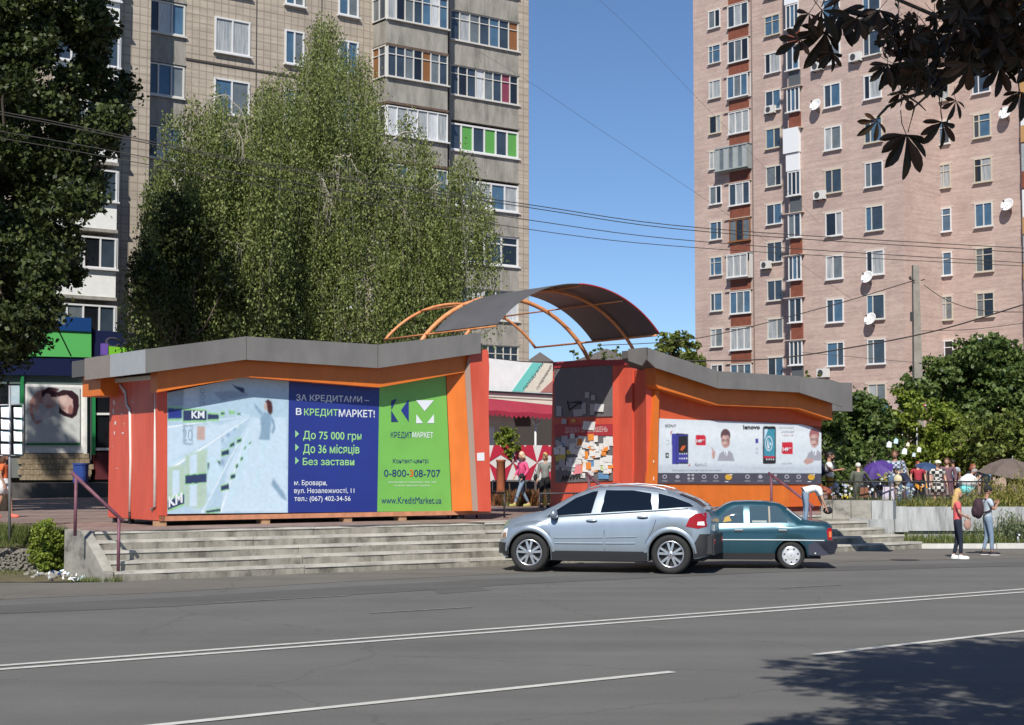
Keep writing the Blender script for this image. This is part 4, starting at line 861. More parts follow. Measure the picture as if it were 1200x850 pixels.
# facade: jamb, back wall, advert, strip, base
def f2(pts, v, th, mt, name, parent=None, lab=None):
    m = MB().use(mt); sl(m, pts, v, th); return part(name, m, parent or K2, label=lab)
f2([(768.6, 449), (773, 449), (770.5, 567), (765, 600), (760, 600)], .16, .2, ORAN, 'orange_jamb')
f2([(771, 440), (841, 466), (936, 470), (963, 482), (963, 500), (771, 494)], -.02, .06, mat('upper_orange_red', (.62, .10, .03), .5, var=.05, mottle=.12), 'upper_wall')
f2([(766, 566), (925.5, 566.8), (925.5, 594), (760, 602)], -.0, .1, ORAN, 'base_panel'); f2([(925.8, 566.8), (963, 567), (963, 593), (925.8, 594)], .0, .1, ORAB, 'base_panel', None, 'redder base panel at the right end')
ad = f2([(772, 490.6), (870, 494.5), (940, 497.6), (952, 501), (962.5, 507), (962.5, 555), (768, 554.5)], .03, .04, mat('print_pale', (.58, .64, .70), .35, col2=(.66, .71, .76), vscale=.6), 'advertising_panel')
ic = f2([(767.5, 554.8), (962.5, 555.3), (962.5, 567.6), (766.5, 566.6)], .035, .045, mat('print_charcoal', (.075, .07, .095), .4, var=.12), 'icon_strip')
a2 = MB(); q3 = lambda zx: 765+zx/10; q3y = lambda zy: 485+zy/10; r3 = lambda zx: 865+zx/10
SH2 = []
def ap(mt, pts, lvl=0, X_=q3): SH2.append((mcol(mt), [(X_(x), q3y(y)) for x, y in pts], .32))
def circ(cx, cy, rx, ry, n=14): return [(cx+rx*math.cos(2*math.pi*i/n), cy+ry*math.sin(2*math.pi*i/n)) for i in range(n)]
PHB = mat('print_phone_blue', (.05, .05, .30), .35); PRED = mat('print_tag_red', (.55, .02, .04), .4); PHT = mat('print_teal', (.05, .26, .36), .35, var=.4, vscale=3); SKN = mat('print_face', (.50, .30, .27), .5); SUIT = mat('print_suit', (.33, .33, .38), .5, var=.1); PGREY = mat('print_grey', (.30, .32, .36), .5); PST = mat('print_soft', (.47, .52, .58), .5)
# left telephone
ap(PHB, [(222, 232), (300, 232), (300, 592), (225, 592)], 1); ap(PBK, [(275, 232), (416, 236), (414, 588), (275, 590)], 2)
ap(PHB, [(282, 245), (408, 248), (406, 575), (282, 578)], 3); ap(PBK, [(300, 260), (408, 262), (406, 470), (300, 470)], 4)
ap(mat('print_flame', (.6, .12, .03), .5), [(320, 420), (345, 380), (385, 370), (375, 400), (340, 440)], 5)
for k in range(4): ap(PW, circ(318+k*26, 468, 7, 10, 6), 6); ap(PW, circ(318+k*26, 525, 9, 10, 6), 6)
ap(PRED, [(205, 240), (212, 205), (238, 198), (222, 215), (214, 245)], 1); ap(PRED, [(436, 575), (434, 610), (402, 624), (420, 605)], 1)
ap(PRED, circ(560, 310, 60, 62, 4)if 0 else [(510, 248), (598, 248), (622, 268), (622, 362), (608, 372), (516, 372), (502, 350), (502, 262)], 2)
ap(PGREY, [(160, 310), (188, 310), (188, 362), (160, 362)], 0); ap(PW, [(164, 316), (184, 316), (184, 356), (164, 356)], 1); ap(PBK, [(150, 462), (188, 462), (188, 520), (150, 520)], 1); ap(PW, [(160, 478), (178, 478), (178, 500), (160, 500)], 2)
# boy with glasses pointing up
def boy(X_, cx, cy, sc, hair, hand):
    ap(SUIT, [(cx-95*sc, cy+330*sc), (cx-70*sc, cy+245*sc), (cx-18*sc, cy+205*sc), (cx+30*sc, cy+205*sc), (cx+80*sc, cy+240*sc), (cx+108*sc, cy+330*sc)], 1, X_)
    ap(PW, [(cx-22*sc, cy+205*sc), (cx+32*sc, cy+205*sc), (cx+18*sc, cy+270*sc), (cx-2*sc, cy+270*sc)], 2, X_)
    ap(PGREY, [(cx-6*sc, cy+222*sc), (cx+10*sc, cy+222*sc), (cx+8*sc, cy+275*sc), (cx+0*sc, cy+275*sc)], 3, X_)
    ap(hair, circ(cx, cy+30*sc, 58*sc, 78*sc), 3, X_); ap(SKN, circ(cx, cy+92*sc, 50*sc, 88*sc), 4, X_); SH2.append(((.62, .42, .38), [(X_(cx+x*sc), q3y(cy+y*sc)) for x, y in circ(-10, 95, 28, 55)], .8)); SH2.append(((.34, .17, .15), [(X_(cx+x*sc), q3y(cy+y*sc)) for x, y in circ(34, 110, 12, 50)], .8)); ap(hair, [(cx-52*sc, cy+60*sc), (cx-46*sc, cy-10*sc), (cx+10*sc, cy-34*sc), (cx+50*sc, cy), (cx+54*sc, cy+60*sc), (cx+36*sc, cy+28*sc), (cx-30*sc, cy+26*sc)], 5, X_)
    for s_ in (-1, 1): ap(PBK, circ(cx+s_*23*sc, cy+85*sc, 20*sc, 16*sc, 10), 5, X_); ap(SKN, circ(cx+s_*23*sc, cy+85*sc, 15*sc, 11*sc, 10), 6, X_); ap(PBK, circ(cx+s_*23*sc, cy+85*sc, 4*sc, 5*sc, 6), 7, X_)
    ap(HR, [(cx-16*sc, cy+138*sc), (cx+18*sc, cy+138*sc), (cx+10*sc, cy+148*sc), (cx-10*sc, cy+148*sc)], 5, X_)
    ap(SKN, hand, 2, X_)
boy(q3, 852, 225, 1.0, mat('print_dark_hair', (.12, .06, .07), .5), [(690, 470), (700, 440), (684, 395), (694, 392), (712, 428), (732, 440), (730, 500), (715, 535), (698, 520)])
boy(r3, 892, 215, 1.02, mat('print_red_hair', (.33, .12, .13), .5), [(765, 560), (800, 520), (880, 530), (880, 570), (800, 600)])
# right telephone
ap(PGREY, [(286, 165), (300, 148), (350, 142), (350, 590), (290, 588)], 1, r3); ap(PBK, [(296, 160), (312, 148), (430, 150), (442, 165), (444, 575), (430, 588), (300, 588), (290, 575)], 2, r3); ap(PHT, [(306, 180), (430, 184), (430, 500), (304, 496)], 3, r3); ap(PCY, [(306, 180), (350, 182), (312, 300), (306, 300)], 4, r3)
ap(PW, circ(360, 350, 44, 88, 18), 4, r3); ap(PHT, circ(360, 350, 36, 76, 18), 5, r3); ap(PW, [(345, 300), (352, 300), (352, 360), (372, 400), (350, 410), (340, 380)], 6, r3); ap(PCY, [(366, 320), (380, 340), (388, 370), (366, 372)], 6, r3)
ap(PRED, [(304, 496), (430, 500), (430, 522), (304, 518)], 5, r3)
for k in range(4): ap(PW, circ(336+k*26, 535, 7, 10, 6), 6, r3)
ap(PRED, [(515, 335), (632, 335), (640, 350), (640, 474), (524, 474), (510, 455)], 2, r3)
ap(PHB, [(202, 292), (238, 292), (238, 345), (202, 345)], 1, r3); ap(PST, [(202, 402), (236, 402), (236, 432), (202, 432)], 1, r3); ap(PST, [(202, 445), (236, 445), (236, 475), (202, 475)], 1, r3)
ap(PST, [(150, 630), (880, 630), (880, 672), (150, 660)], 0, r3)
AT_ = [(772, 491.1), (870, 495), (940, 498.1), (952, 501.4), (962.2, 507.3)]
def top2(x):
    for (a, b), (c, d) in zip(AT_, AT_[1:]):
        if a <= x <= c: return b+(d-b)*(x-a)/(c-a)
    return AT_[0][1]-.1
SH2 = [((.50, .56, .62), [(768, 545), (963, 545), (963, 556), (768, 556)], 2.0), ((.70, .75, .79), [(775, 495), (960, 505), (960, 520), (775, 515)], 4)]+SH2
raster_print('printed_picture', SH2, 769.2, 962.1, .42, top2, lambda x: 554.4, (.62, .68, .73), lambda x, y: kp(x, y, .0345), ad, .02)
lv = .05
lettering([('SONY', q3(145), q3(275), q3y(124), q3y(156), PBK, .0, .1), ('lenovo', r3(60), r3(255), q3y(132), q3y(180), PBK, .03, 0), ('Xperia C', q3(490), q3(630), q3y(575), q3y(620), PGREY, 0, 0),
 ('149', q3(512), q3(575), q3y(300), q3y(340), PW, .04, 0), ('грн', q3(578), q3(605), q3y(300), q3y(318), PW, .02, 0), ('149', r3(522), r3(590), q3y(395), q3y(440), PW, .04, 0), ('грн', r3(594), r3(625), q3y(395), q3y(415), PW, .02, 0),
 ('LENOVO A859', r3(505), r3(655), q3y(198), q3y(220), PGREY, 0, 0), ('смартфон', r3(520), r3(645), q3y(240), q3y(262), mat('print_pink_text', (.6, .25, .25), .5), 0, 0), ('Новий розмір можливостей', r3(480), r3(655), q3y(152), q3y(172), PGREY, 0, 0), ('Lenovo A859', r3(505), r3(630), q3y(570), q3y(588), PGREY, 0, 0),
 ('Пропозиція діє у всіх магазинах мережі на умовах кредиту', q3(225), q3(805), q3y(648), q3y(672), PGREY, 0, 0)], v=lv, parent=ad)
i2 = MB(); SIL = mat('print_silver', (.38, .38, .42), .5); AMB = mat('print_amber', (.62, .35, .04), .5)
for bx_ in (765, 865):
    def ipol(mt, pts): i2.use(mt).poly([kp(bx_+x/10-(0 if bx_ == 765 else 3), q3y(y), .0385) for x, y in pts])
    for cx in (140, 290, 445, 600, 740):
        if cx == 445:
            for sx_ in (-1, 1):
                for sy_ in (-1, 1): ipol(SIL, circ(cx+sx_*24, 740+sy_*20, 18, 15, 6))
        else: ipol(SIL, circ(cx, 738, 28, 26, 9 if cx != 290 else 5)); 
        ipol(SIL, [(cx-34, 785), (cx+34, 785), (cx+34, 792), (cx-34, 792)])
    i2.use(MATS['print_charcoal'])
    for cx in (140, 600, 740): i2.poly([kp(bx_+x/10-(0 if bx_ == 765 else 3), q3y(y), .0405) for x, y in circ(cx, 738, 17, 15, 8)])
    ipol(AMB, circ(888, 742, 42, 36, 10)); ipol(PW, [(880, 712), (932, 708), (932, 718), (880, 722)]); ipol(PW, [(845, 792), (885, 792), (885, 800), (845, 800)])
part('icons', i2, ic, kind='stuff')
# roof of the right kiosk
vf2 = .70
fs2 = [((757.5, 407.2), (841, 435), (841, 455), (768, 431), (757.5, 421)), ((841.5, 435), (936.3, 441), (936.3, 460), (841.5, 455.2)), ((936.9, 441.2), (975, 445.5), (987.5, 449.6), (987.8, 477), (975, 472.5), (936.9, 460.2))]
for q in fs2: f2(q, vf2, .05, GREYF, 'fascia_panel')
m = MB().use(MATS['roof_felt']); m.slab([kp(x, y, vf2-.055) for x, y in [(758, 409), (841, 436.5), (936, 442.5), (975, 447), (987, 451), (987, 472), (936, 456), (841, 451), (768, 428), (758, 418)]], -KN*1.0); part('roof', m, K2)
m = MB().use(MATS['roof_felt']); a = s2(740, 424, .2); b = s2(650, 428, .2); e = kp(962, 470, -.5); m.obox(V((a.x, a.y, 4.55)), V((b.x-a.x, b.y-a.y, 0)), KD*4.9, KU*.12); part('flat_roof', m, K2)
A = kp(757.3, 407.2, vf2); Bt = kp(757.3, 421, vf2); m = MB().use(GREYF); fa = onpl(736, 407.5, A, KD); L_ = (V((fa.x, fa.y, 0))-V((A.x, A.y, 0))).length
m.slab([A, A-KN*L_, A-KN*L_-KU*.30, A-KN*(L_*.25)-KU*.45, Bt], KD*.05); part('side_fascia_panel', m, K2)
f2([(768, 427), (841, 451), (936, 456), (975, 468), (975.5, 492.5), (935, 479), (841, 475), (771, 455), (768.5, 451)], .38, .42, ORAN, 'orange_band')
m = MB().use(GREYF); p = gz(962, 500, 4.0); q = kp(985, 449.6, -4.1); m.obox(kp(975, 448, -3.9), KD*.9, -KN*.9, -KU*.9); part('roof_unit', m, K2)
# ================================================================== arched canopy over the opening
TUB = mat('orange_tube', (.60, .20, .06), .5, col2=(.70, .33, .15), vscale=6)
POLY = mat('smoked_sheet', (.17, .17, .185), .32, var=.12, vscale=1.5, spec=.7)
n_ = POLY.node_tree.nodes; L = POLY.node_tree.links; tr = n_.new('ShaderNodeBsdfTranslucent'); tr.inputs[0].default_value = (.22, .15, .13, 1); mx = n_.new('ShaderNodeMixShader'); mx.inputs[0].default_value = .35
L.new(n_['Principled BSDF'].outputs[0], mx.inputs[1]); L.new(tr.outputs[0], mx.inputs[2]); L.new(mx.outputs[0], n_['Material Output'].inputs[0])
PR = kp(769, 392.3, 0); uR = (PR-KP).dot(KD); uL = uR-4.95; uc = (uR+uL)/2; zc_ = 3.25; RR = 3.32; zp_ = PR.z
CAN = thing('arched_canopy', 'arched canopy of orange tubes with one smoked sheet bridging the two kiosks', 'canopy', KP+KD*uc)
def arc(v, a0, a1, n, rr=RR, dz=0): return [KP*1.0+KD*(uc+rr*math.sin(a0+(a1-a0)*i/n))+KN*v+KU*(zc_-KP.z+rr*math.cos(a0+(a1-a0)*i/n)+dz) for i in range(n+1)]
aP = math.asin(2.475/RR); aF = math.asin(min(.97, 2.9/RR))
for v, r in ((-1.2, .045), (-3.25, .06), (-5.3, .04)):
    m = MB().use(TUB); m.tube(arc(v, -aF if v != -5.3 else -aP, aF if v != -5.3 else aP, 28), r, 8); part('arch_tube', m, CAN)
for a_, r in ((-aP, .03), (-aP*.5, .022), (0, .022), (aP*.5, .022), (aP, .03)):
    m = MB().use(TUB); p0 = arc(0, a_, a_, 1, RR+.02)[0]; m.tube([p0, p0-KN*5.3], r, 6); part('purlin', m, CAN)
m = MB().use(POLY); m.smooth = True; n = 40; f_ = arc(.05, -aP, aP, n, RR+.06); b_ = arc(-2.75, -aP, aP, n, RR+.06); f2_ = arc(.05, -aP, aP, n, RR+.075); b2_ = arc(-2.75, -aP, aP, n, RR+.075)
vs = f_+b_+f2_+b2_; N1 = n+1; fs = []
for i in range(n): fs += [(i, i+1, N1+i+1, N1+i), (2*N1+i, 3*N1+i, 3*N1+i+1, 2*N1+i+1)]
m.add(vs, fs); m.smooth = False; m.add(vs, [(i, 2*N1+i, 2*N1+i+1, i+1) for i in range(n)]+[(N1+i, N1+i+1, 3*N1+i+1, 3*N1+i) for i in range(n)]+[(0, N1, 3*N1, 2*N1), (n, 2*N1+n, 3*N1+n, N1+n)]); part('smoked_sheet', m, CAN)
m = MB().use(REDD); m.tube(arc(.07, -aP*.02, aP, 24, RR+.065), .022, 6); part('edge_trim', m, CAN)
# ================================================================== cars
def lerp_tab(tab, x):
    if x <= tab[0][0]: return tab[0][1]
    for (a, b), (c, d) in zip(tab, tab[1:]):
        if x <= c: t = (x-a)/(c-a); return b+(d-b)*t
    return tab[-1][1]
def smooth_tab(tab, x):      # catmull-like softening
    e = .05; return (lerp_tab(tab, x-e)+2*lerp_tab(tab, x)+lerp_tab(tab, x+e))/4
class Car:
    """x forward, y left(+)/right(-); ring of knots from sill over the side to the roof centre"""
    def __init__(s, top, belt, wid, roofw, sill, arches, mid):
        s.top, s.belt, s.wid, s.roofw, s.sill, s.arches, s.mid = top, belt, wid, roofw, sill, arches, mid
    def ring(s, x):
        T = smooth_tab(s.top, x); B = min(smooth_tab(s.belt, x), T-.02); W = smooth_tab(s.wid, x); RW = min(smooth_tab(s.roofw, x), W*.97); z0 = lerp_tab(s.sill, x)
        for cx, cz, r in s.arches:
            if abs(x-cx) < r: z0 = max(z0, cz+math.sqrt(r*r-(x-cx)**2))
        z0 = min(z0, B-.12); g = T-B
        mz = max(s.mid, z0+.04)
        er = min(.075, g*.45)
        return [(W*.95 if z0 < s.mid-.05 else W*.99, z0), (W*.985, (z0+mz)/2), (W, mz), (W*.992, (mz+B)/2+.05), (W*.965, B-.05), (W*.93 if g > .12 else W*.93, B), 
                ((W*.93+RW*1.0)/2+(.02 if g > .2 else .0), B+g*.5-er*.3 if g > .2 else B+g*.3), (RW, T-er), (RW*.93, T-er*.25), (RW*.5, T), (0, T+.012)]
    def side_y(s, x, z, t=None):
        r = s.ring(x)
        for (y0, z0), (y1, z1) in zip(r, r[1:8]):
            if z0 <= z <= z1: return y0+(y1-y0)*(z-z0)/max(1e-6, z1-z0)
        return r[0][0] if z < r[0][1] else r[7][0]
    def body(s, xs, m):
        mb = MB().use(m); mb.smooth = True; rows = []
        for x in xs:
            r = s.ring(x); rows.append([(x, y, z) for y, z in r]+[(x, -y, z) for y, z in r[-2::-1]])
        n = len(rows[0]); vs = [p for row in rows for p in row]; fs = []
        for i in range(len(rows)-1):
            for j in range(n-1): fs.append((i*n+j, (i+1)*n+j, (i+1)*n+j+1, i*n+j+1))
        mb.add(vs, fs); mb.smooth = False
        mb.add(rows[0], [list(range(n))]); mb.add(rows[-1], [list(range(n))[::-1]])
        mb.use(BLACK); fb = [(i*n, i*n+n-1, (i+1)*n+n-1, (i+1)*n) for i in range(len(rows)-1)]; mb.add(vs, fb)
        return mb
    def patch(s, pts, off, m, mb=None, side=1, sub=6, th=None):
        """polygon given in side view (x,z); laid on the body side, raised by off; filled as horizontal strips"""
        mb = mb or MB(); mb.use(m)
        xs0 = min(p[0] for p in pts); xs1 = max(p[0] for p in pts); n = max(2, int((xs1-xs0)/.06)+1)
        def span(x):
            zs = []
            for (a, b), (c, d) in zip(pts, pts[1:]+pts[:1]):
                if a != c and min(a, c) <= x <= max(a, c): zs.append(b+(d-b)*(x-a)/(c-a))
            return (min(zs), max(zs)) if zs else None
        k = 5; vs = []; cols = 0
        XS = sorted(set([xs0+(xs1-xs0)*i/n for i in range(n+1)]+[p[0]+e_ for p in pts for e_ in (-1e-3, 1e-3)]))
        for x in XS:
            if x < xs0-1e-6 or x > xs1+1e-6: continue
            x = min(max(x, xs0+1e-4), xs1-1e-4); sp_ = span(x)
            if not sp_: continue
            for j in range(k+1):
                z = sp_[0]+(sp_[1]-sp_[0])*j/k; vs.append((x, side*(s.side_y(x, z)+off), z))
            cols += 1
        fs = [(i*(k+1)+j, (i+1)*(k+1)+j, (i+1)*(k+1)+j+1, i*(k+1)+j+1) for i in range(cols-1) for j in range(k)]
        o = mb.smooth; mb.smooth = True; mb.add(vs, fs); mb.smooth = o
        return mb
    def over(s, x0, x1, k0, off, m, mb=None, n=8, wk=1.0):
        """glass over the top between stations, from knot k0 across to the other side"""
        mb = mb or MB(); mb.use(m); rows = []
        for i in range(n+1):
            x = x0+(x1-x0)*i/n; r = s.ring(x)[k0:]; r = [(y*wk, z+off) for y, z in r]; rows.append([(x, y, z) for y, z in r]+[(x, -y, z) for y, z in r[-2::-1]])
        c = len(rows[0]); mb.smooth = True; mb.add([p for r in rows for p in r], [(i*c+j, (i+1)*c+j, (i+1)*c+j+1, i*c+j+1) for i in range(n) for j in range(c-1)]); mb.smooth = False
        return mb
TYRE = mat('tyre_rubber', (.018, .018, .019), .8, bump=.3); ALLOY = mat('alloy', (.62, .63, .65), .28, metal=.85); DISC = mat('brake_dark', (.03, .03, .032), .5, metal=.4)
SILV = mat('silver_paint', (.36, .42, .48), .34, metal=.6, coat=.6, spec=.5, mottle=.08); CLAD = mat('black_plastic', (.025, .025, .028), .55); CGLASS = mat('car_glass', (.006, .010, .018), .03, spec=.4); CHROME = mat('chrome', (.45, .46, .48), .4, metal=.8)
TEAL = mat('teal_paint', (.018, .075, .105), .28, metal=.35, coat=.8, mottle=.12); LAMPR = mat('red_lamp', (.30, .006, .010), .25, spec=.5); LAMPW = mat('clear_lamp', (.75, .72, .72), .1, spec=.9); LAMPO = mat('amber_lamp', (.65, .16, .04), .15, spec=.8); RUB = mat('seam_dark', (.03, .035, .04), .7); LIGHTP = mat('pale_trim', (.60, .66, .68), .35, metal=.3)
def wheel(car, cx, y, r, wdt, kind, side, name='wheel'):
    # rim is the wheel part, tyre its child
    rr = r*.67; m = MB(); o = side
    Y = lambda d: y+o*d       # d grows outward
    ax = V((0, o, 0)); C = V((cx, y, r))
    m.use(ALLOY); m.lathe([(rr+.005, -.0), (rr+.005, .012), (rr*.93, .018), (rr*.90, -.02), (rr*.9, -.09)], C, ax, 32, cap=False)
    m.use(DISC); m.lathe([(.01, -.07), (rr*.9, -.075)], C, ax, 24, cap=False)
    if kind == 'alloy':
        for k in range(5):
            for dlt in (-.15, .15):
                a0 = 2*math.pi*k/5+.3; a1 = a0+dlt*1.55; d0 = V((math.cos(a0+dlt*.9), 0, math.sin(a0+dlt*.9))); d1 = V((math.cos(a1), 0, math.sin(a1)))
                p0 = C+d0*rr*.16+ax*.004; p1 = C+d1*rr*.93-ax*.0; t = (p1-p0).normalized(); q = t.cross(ax)*rr*.075
                m.use(ALLOY).add([p0-q*1.1, p0+q*1.1, p1+q*1.15, p1-q*1.15, p0-q*1.4-ax*.03, p0+q*1.4-ax*.03, p1+q*1.5-ax*.03, p1-q*1.5-ax*.03], [(0, 1, 2, 3), (0, 4, 5, 1), (1, 5, 6, 2), (2, 6, 7, 3), (3, 7, 4, 0)])
        m.use(ALLOY); m.lathe([(rr*.24, -.02), (rr*.24, .006), (rr*.14, .016), (.01, .018)], C, ax, 20, cap=False)
    else:
        HUB = mat('hubcap', (.60, .61, .63), .35, metal=.3); m.use(HUB); m.lathe([(rr*.93, .012), (rr*.86, .022), (rr*.7, .012), (rr*.45, .024), (rr*.3, .03), (.01, .03)], C, ax, 28, cap=False)
        m.use(DISC)
        for k in range(7):
            a0 = 2*math.pi*k/7+.2
            pts_ = [C+V((math.cos(a0+da), 0, math.sin(a0+da)))*rr*q+ax*.0255 for da, q in ((-.13, .84), (.13, .84), (.09, .66), (-.09, .66))]; m.add(pts_, [(0, 1, 2, 3)])
    w_ = part(name, m, car, world=False)
    t = MB().use(TYRE); t.lathe([(rr, -wdt*.95), (r*.93, -wdt), (r*.995, -wdt*.85), (r, -wdt*.5), (r*.995, -wdt*.1), (r*.95, .012), (r*.86, .024), (rr*1.06, .018), (rr, .0)], C, ax, 36, cap=False); part('tyre', t, w_, world=False)
def stations(x0, x1, extra):
    xs = [x0+(x1-x0)*i/110 for i in range(111)]+extra; xs = sorted(set(round(x, 4) for x in xs)); return xs
# ---- silver car
ANG1 = math.pi-R(14)      # heading
sc1 = 1.045
suv_top = [(-2.20, .98), (-2.17, 1.10), (-2.05, 1.235), (-1.75, 1.41), (-1.45, 1.525), (-1.1, 1.605), (-.75, 1.645), (-.3, 1.655), (.1, 1.63), (.4, 1.555), (.65, 1.44), (.9, 1.30), (1.18, 1.165), (1.5, 1.11), (1.8, 1.03), (2.0, .93), (2.1, .80), (2.15, .70)]
suv_belt = [(-2.2, .90), (-2.0, 1.17), (-1.9, 1.22), (-1.5, 1.20), (-1, 1.17), (0, 1.115), (.7, 1.06), (1.0, 1.035), (1.3, 1.0), (1.8, .90), (2.0, .82), (2.1, .70), (2.15, .62)]
suv_w = [(-2.22, .66), (-2.17, .78), (-2.05, .86), (-1.8, .91), (-1.37, .935), (-1, .925), (0, .92), (1, .925), (1.4, .935), (1.75, .90), (1.95, .80), (2.08, .66), (2.15, .50)]
suv_rw = [(-2.2, .62), (-2, .70), (-1.5, .72), (-.8, .70), (0, .68), (.5, .66), (.9, .70), (1.2, .80), (1.6, .78), (1.9, .66), (2.1, .5), (2.15, .4)]
suv = Car(suv_top, suv_belt, suv_w, suv_rw, [(-2.2, .36), (-1.9, .30), (-1, .24), (1, .24), (1.9, .28), (2.15, .38)], [(-1.37, .37, .425), (1.37, .37, .425)], .55)
nr = gz(787, 673); h1 = V((math.cos(ANG1), math.sin(ANG1), 0)); l1 = V((-h1.y, h1.x, 0))     # l1: car's left, towards the camera
P1 = nr-l1*(-1)*0  # contact of near rear wheel
near = 1 if l1.y < 0 else -1
O1 = nr+h1*1.37*sc1-l1*near*.80*sc1
C1_ = thing('parked_car', 'silver five door car with a sloping tailgate and black lower trim, parked by the steps', 'car', O1, ANG1); C1_.scale = (sc1,)*3
b = suv.body(stations(-2.2, 2.15, [-1.80, -1.79, -.94, -.95, .94, .95, 1.79, 1.8]), SILV); ob = part('body', b, C1_, world=False); cleanup(ob.data)
m = MB().use(BLACK); m.box(-2.0, 1.95, -.62, .62, .24, .8); m.box(-.9, .9, -.80, .80, .22, .5); part('underbody', m, C1_, world=False)
for cx in (-1.37, 1.37):
    for sd_ in (1, -1): wheel(C1_, cx, sd_*.80+sd_*.09, .375, .235, 'alloy', sd_)
def both(nm, pts, off, mt, car, kar, lab=None):
    for sd_ in (1, -1): part(nm, kar.patch(pts, off, mt, side=sd_), car, world=False, label=lab)
# windows (side view outlines)
both('window', [(1.02, 1.075), (.78, 1.24), (.50, 1.42), (.16, 1.545), (.055, 1.56), (.16, 1.14), (.6, 1.105)], .006, CGLASS, C1_, suv)
both('window', [(-.02, 1.15), (-.10, 1.575), (-.62, 1.575), (-.98, 1.52), (-1.02, 1.21)], .006, CGLASS, C1_, suv)
both('window', [(-1.13, 1.225), (-1.12, 1.52), (-1.4, 1.45), (-1.72, 1.33), (-1.79, 1.275), (-1.6, 1.26)], .006, CGLASS, C1_, suv)
both('window_trim', [(1.05, 1.05), (1.05, 1.068), (.5, 1.10), (0, 1.128), (-1, 1.195), (-1.7, 1.245), (-1.7, 1.228), (-1, 1.178), (0, 1.108), (.5, 1.082)], .011, RUB, C1_, suv)
part('windscreen', suv.over(.50, 1.16, 7, .006, CGLASS, wk=.96), C1_, world=False)
part('rear_window', suv.over(-2.0, -1.5, 7, .006, CGLASS, wk=.95), C1_, world=False)
# cladding and bumpers
arch = lambda cx, r, n=12, z0=.30: [(cx+r*math.cos(math.pi*i/n), .37+r*math.sin(math.pi*i/n)) for i in range(n+1)]
both('sill_cladding', [(-.93, .245), (.93, .245), (.93, .42), (-.93, .42)], .012, CLAD, C1_, suv)
both('rear_bumper', [(-1.80, .31), (-1.82, .60), (-1.9, .70), (-1.95, .76), (-2.2, .76), (-2.2, .36)], .014, CLAD, C1_, suv)
m = MB().use(CLAD); m.box(-2.30, -2.10, -.70, .70, .36, .74); m.box(-2.26, -2.0, -.80, .80, .38, .73); part('rear_bumper_bar', m, C1_, world=False)
both('front_bumper', [(1.80, .30), (1.81, .56), (2.15, .56), (2.15, .38)], .014, CLAD, C1_, suv)
m = MB().use(CLAD); m.box(2.05, 2.20, -.52, .52, .34, .56); part('front_bumper_bar', m, C1_, world=False)
for cx in (-1.37, 1.37):
    for sd_ in (1, -1):
        # fender flare: a thin raised lip round the arch, and dark liner behind it
        m = MB().use(SILV); n = 20; vs = []
        for i in range(n+1):
            a = math.pi*(.02+.96*i/n)
            for r_, off in ((.425, -.02), (.425, .022), (.475, .026), (.52, .004)):
                x = cx+r_*math.cos(a); z = .37+r_*math.sin(a); vs.append((x, sd_*(suv.side_y(x if abs(x-cx) > .43 else x, max(z, suv.ring(x)[0][1]))+off), z))
        m.smooth = True; m.add(vs, [(4*i+j, 4*i+4+j, 4*i+5+j, 4*i+1+j) for i in range(n) for j in range(3)]); m.smooth = False; part('wheel_arch', m, C1_, world=False)
        m = MB().use(BLACK); vs = []
        for i in range(n+1):
            a = math.pi*(-.05+1.1*i/n); x = cx+.43*math.cos(a); z = .37+.43*math.sin(a); vs += [(x, sd_*.90, z), (x, sd_*.5, z)]
        m.add(vs, [(2*i, 2*i+2, 2*i+3, 2*i+1) for i in range(n)]); m.add([(cx+.43*math.cos(math.pi*(-.05+1.1*i/n)), sd_*.52, .37+.43*math.sin(math.pi*(-.05+1.1*i/n))) for i in range(n+1)], [list(range(n+1))]); part('arch_liner', m, C1_, world=False)
# door gaps, mouldings, handles
def line_patch(kar, pts, w_, off, mt, car, nm, label=None):
    for sd_ in (1, -1):
        m = MB().use(mt); m.tube([(x, sd_*(kar.side_y(x, z)+off), z) for x, z in pts], w_, 5); part(nm, m, car, world=False)
line_patch(suv, [(.98, .43), (.97, .70), (.98, .95), (1.0, 1.05)], .005, .000, RUB, C1_, 'door_gap')
line_patch(suv, [(-.10, .43), (-.10, .8), (-.08, 1.1)], .005, .000, RUB, C1_, 'door_gap')
line_patch(suv, [(-.86, .43), (-.90, .62), (-1.02, .80), (-1.09, 1.0), (-1.08, 1.19)], .005, .000, RUB, C1_, 'door_gap')
line_patch(suv, [(.88, .665), (0.3, .672), (-.08, .68)], .012, .004, SILV, C1_, 'moulding'); line_patch(suv, [(-.12, .68), (-.4, .69), (-.72, .70)], .012, .004, SILV, C1_, 'moulding')
line_patch(suv, [(.86, .565), (0.3, .566), (-.08, .568)], .016, .004, SILV, C1_, 'moulding'); line_patch(suv, [(-.12, .568), (-.4, .57), (-.70, .575)], .016, .004, SILV, C1_, 'moulding')
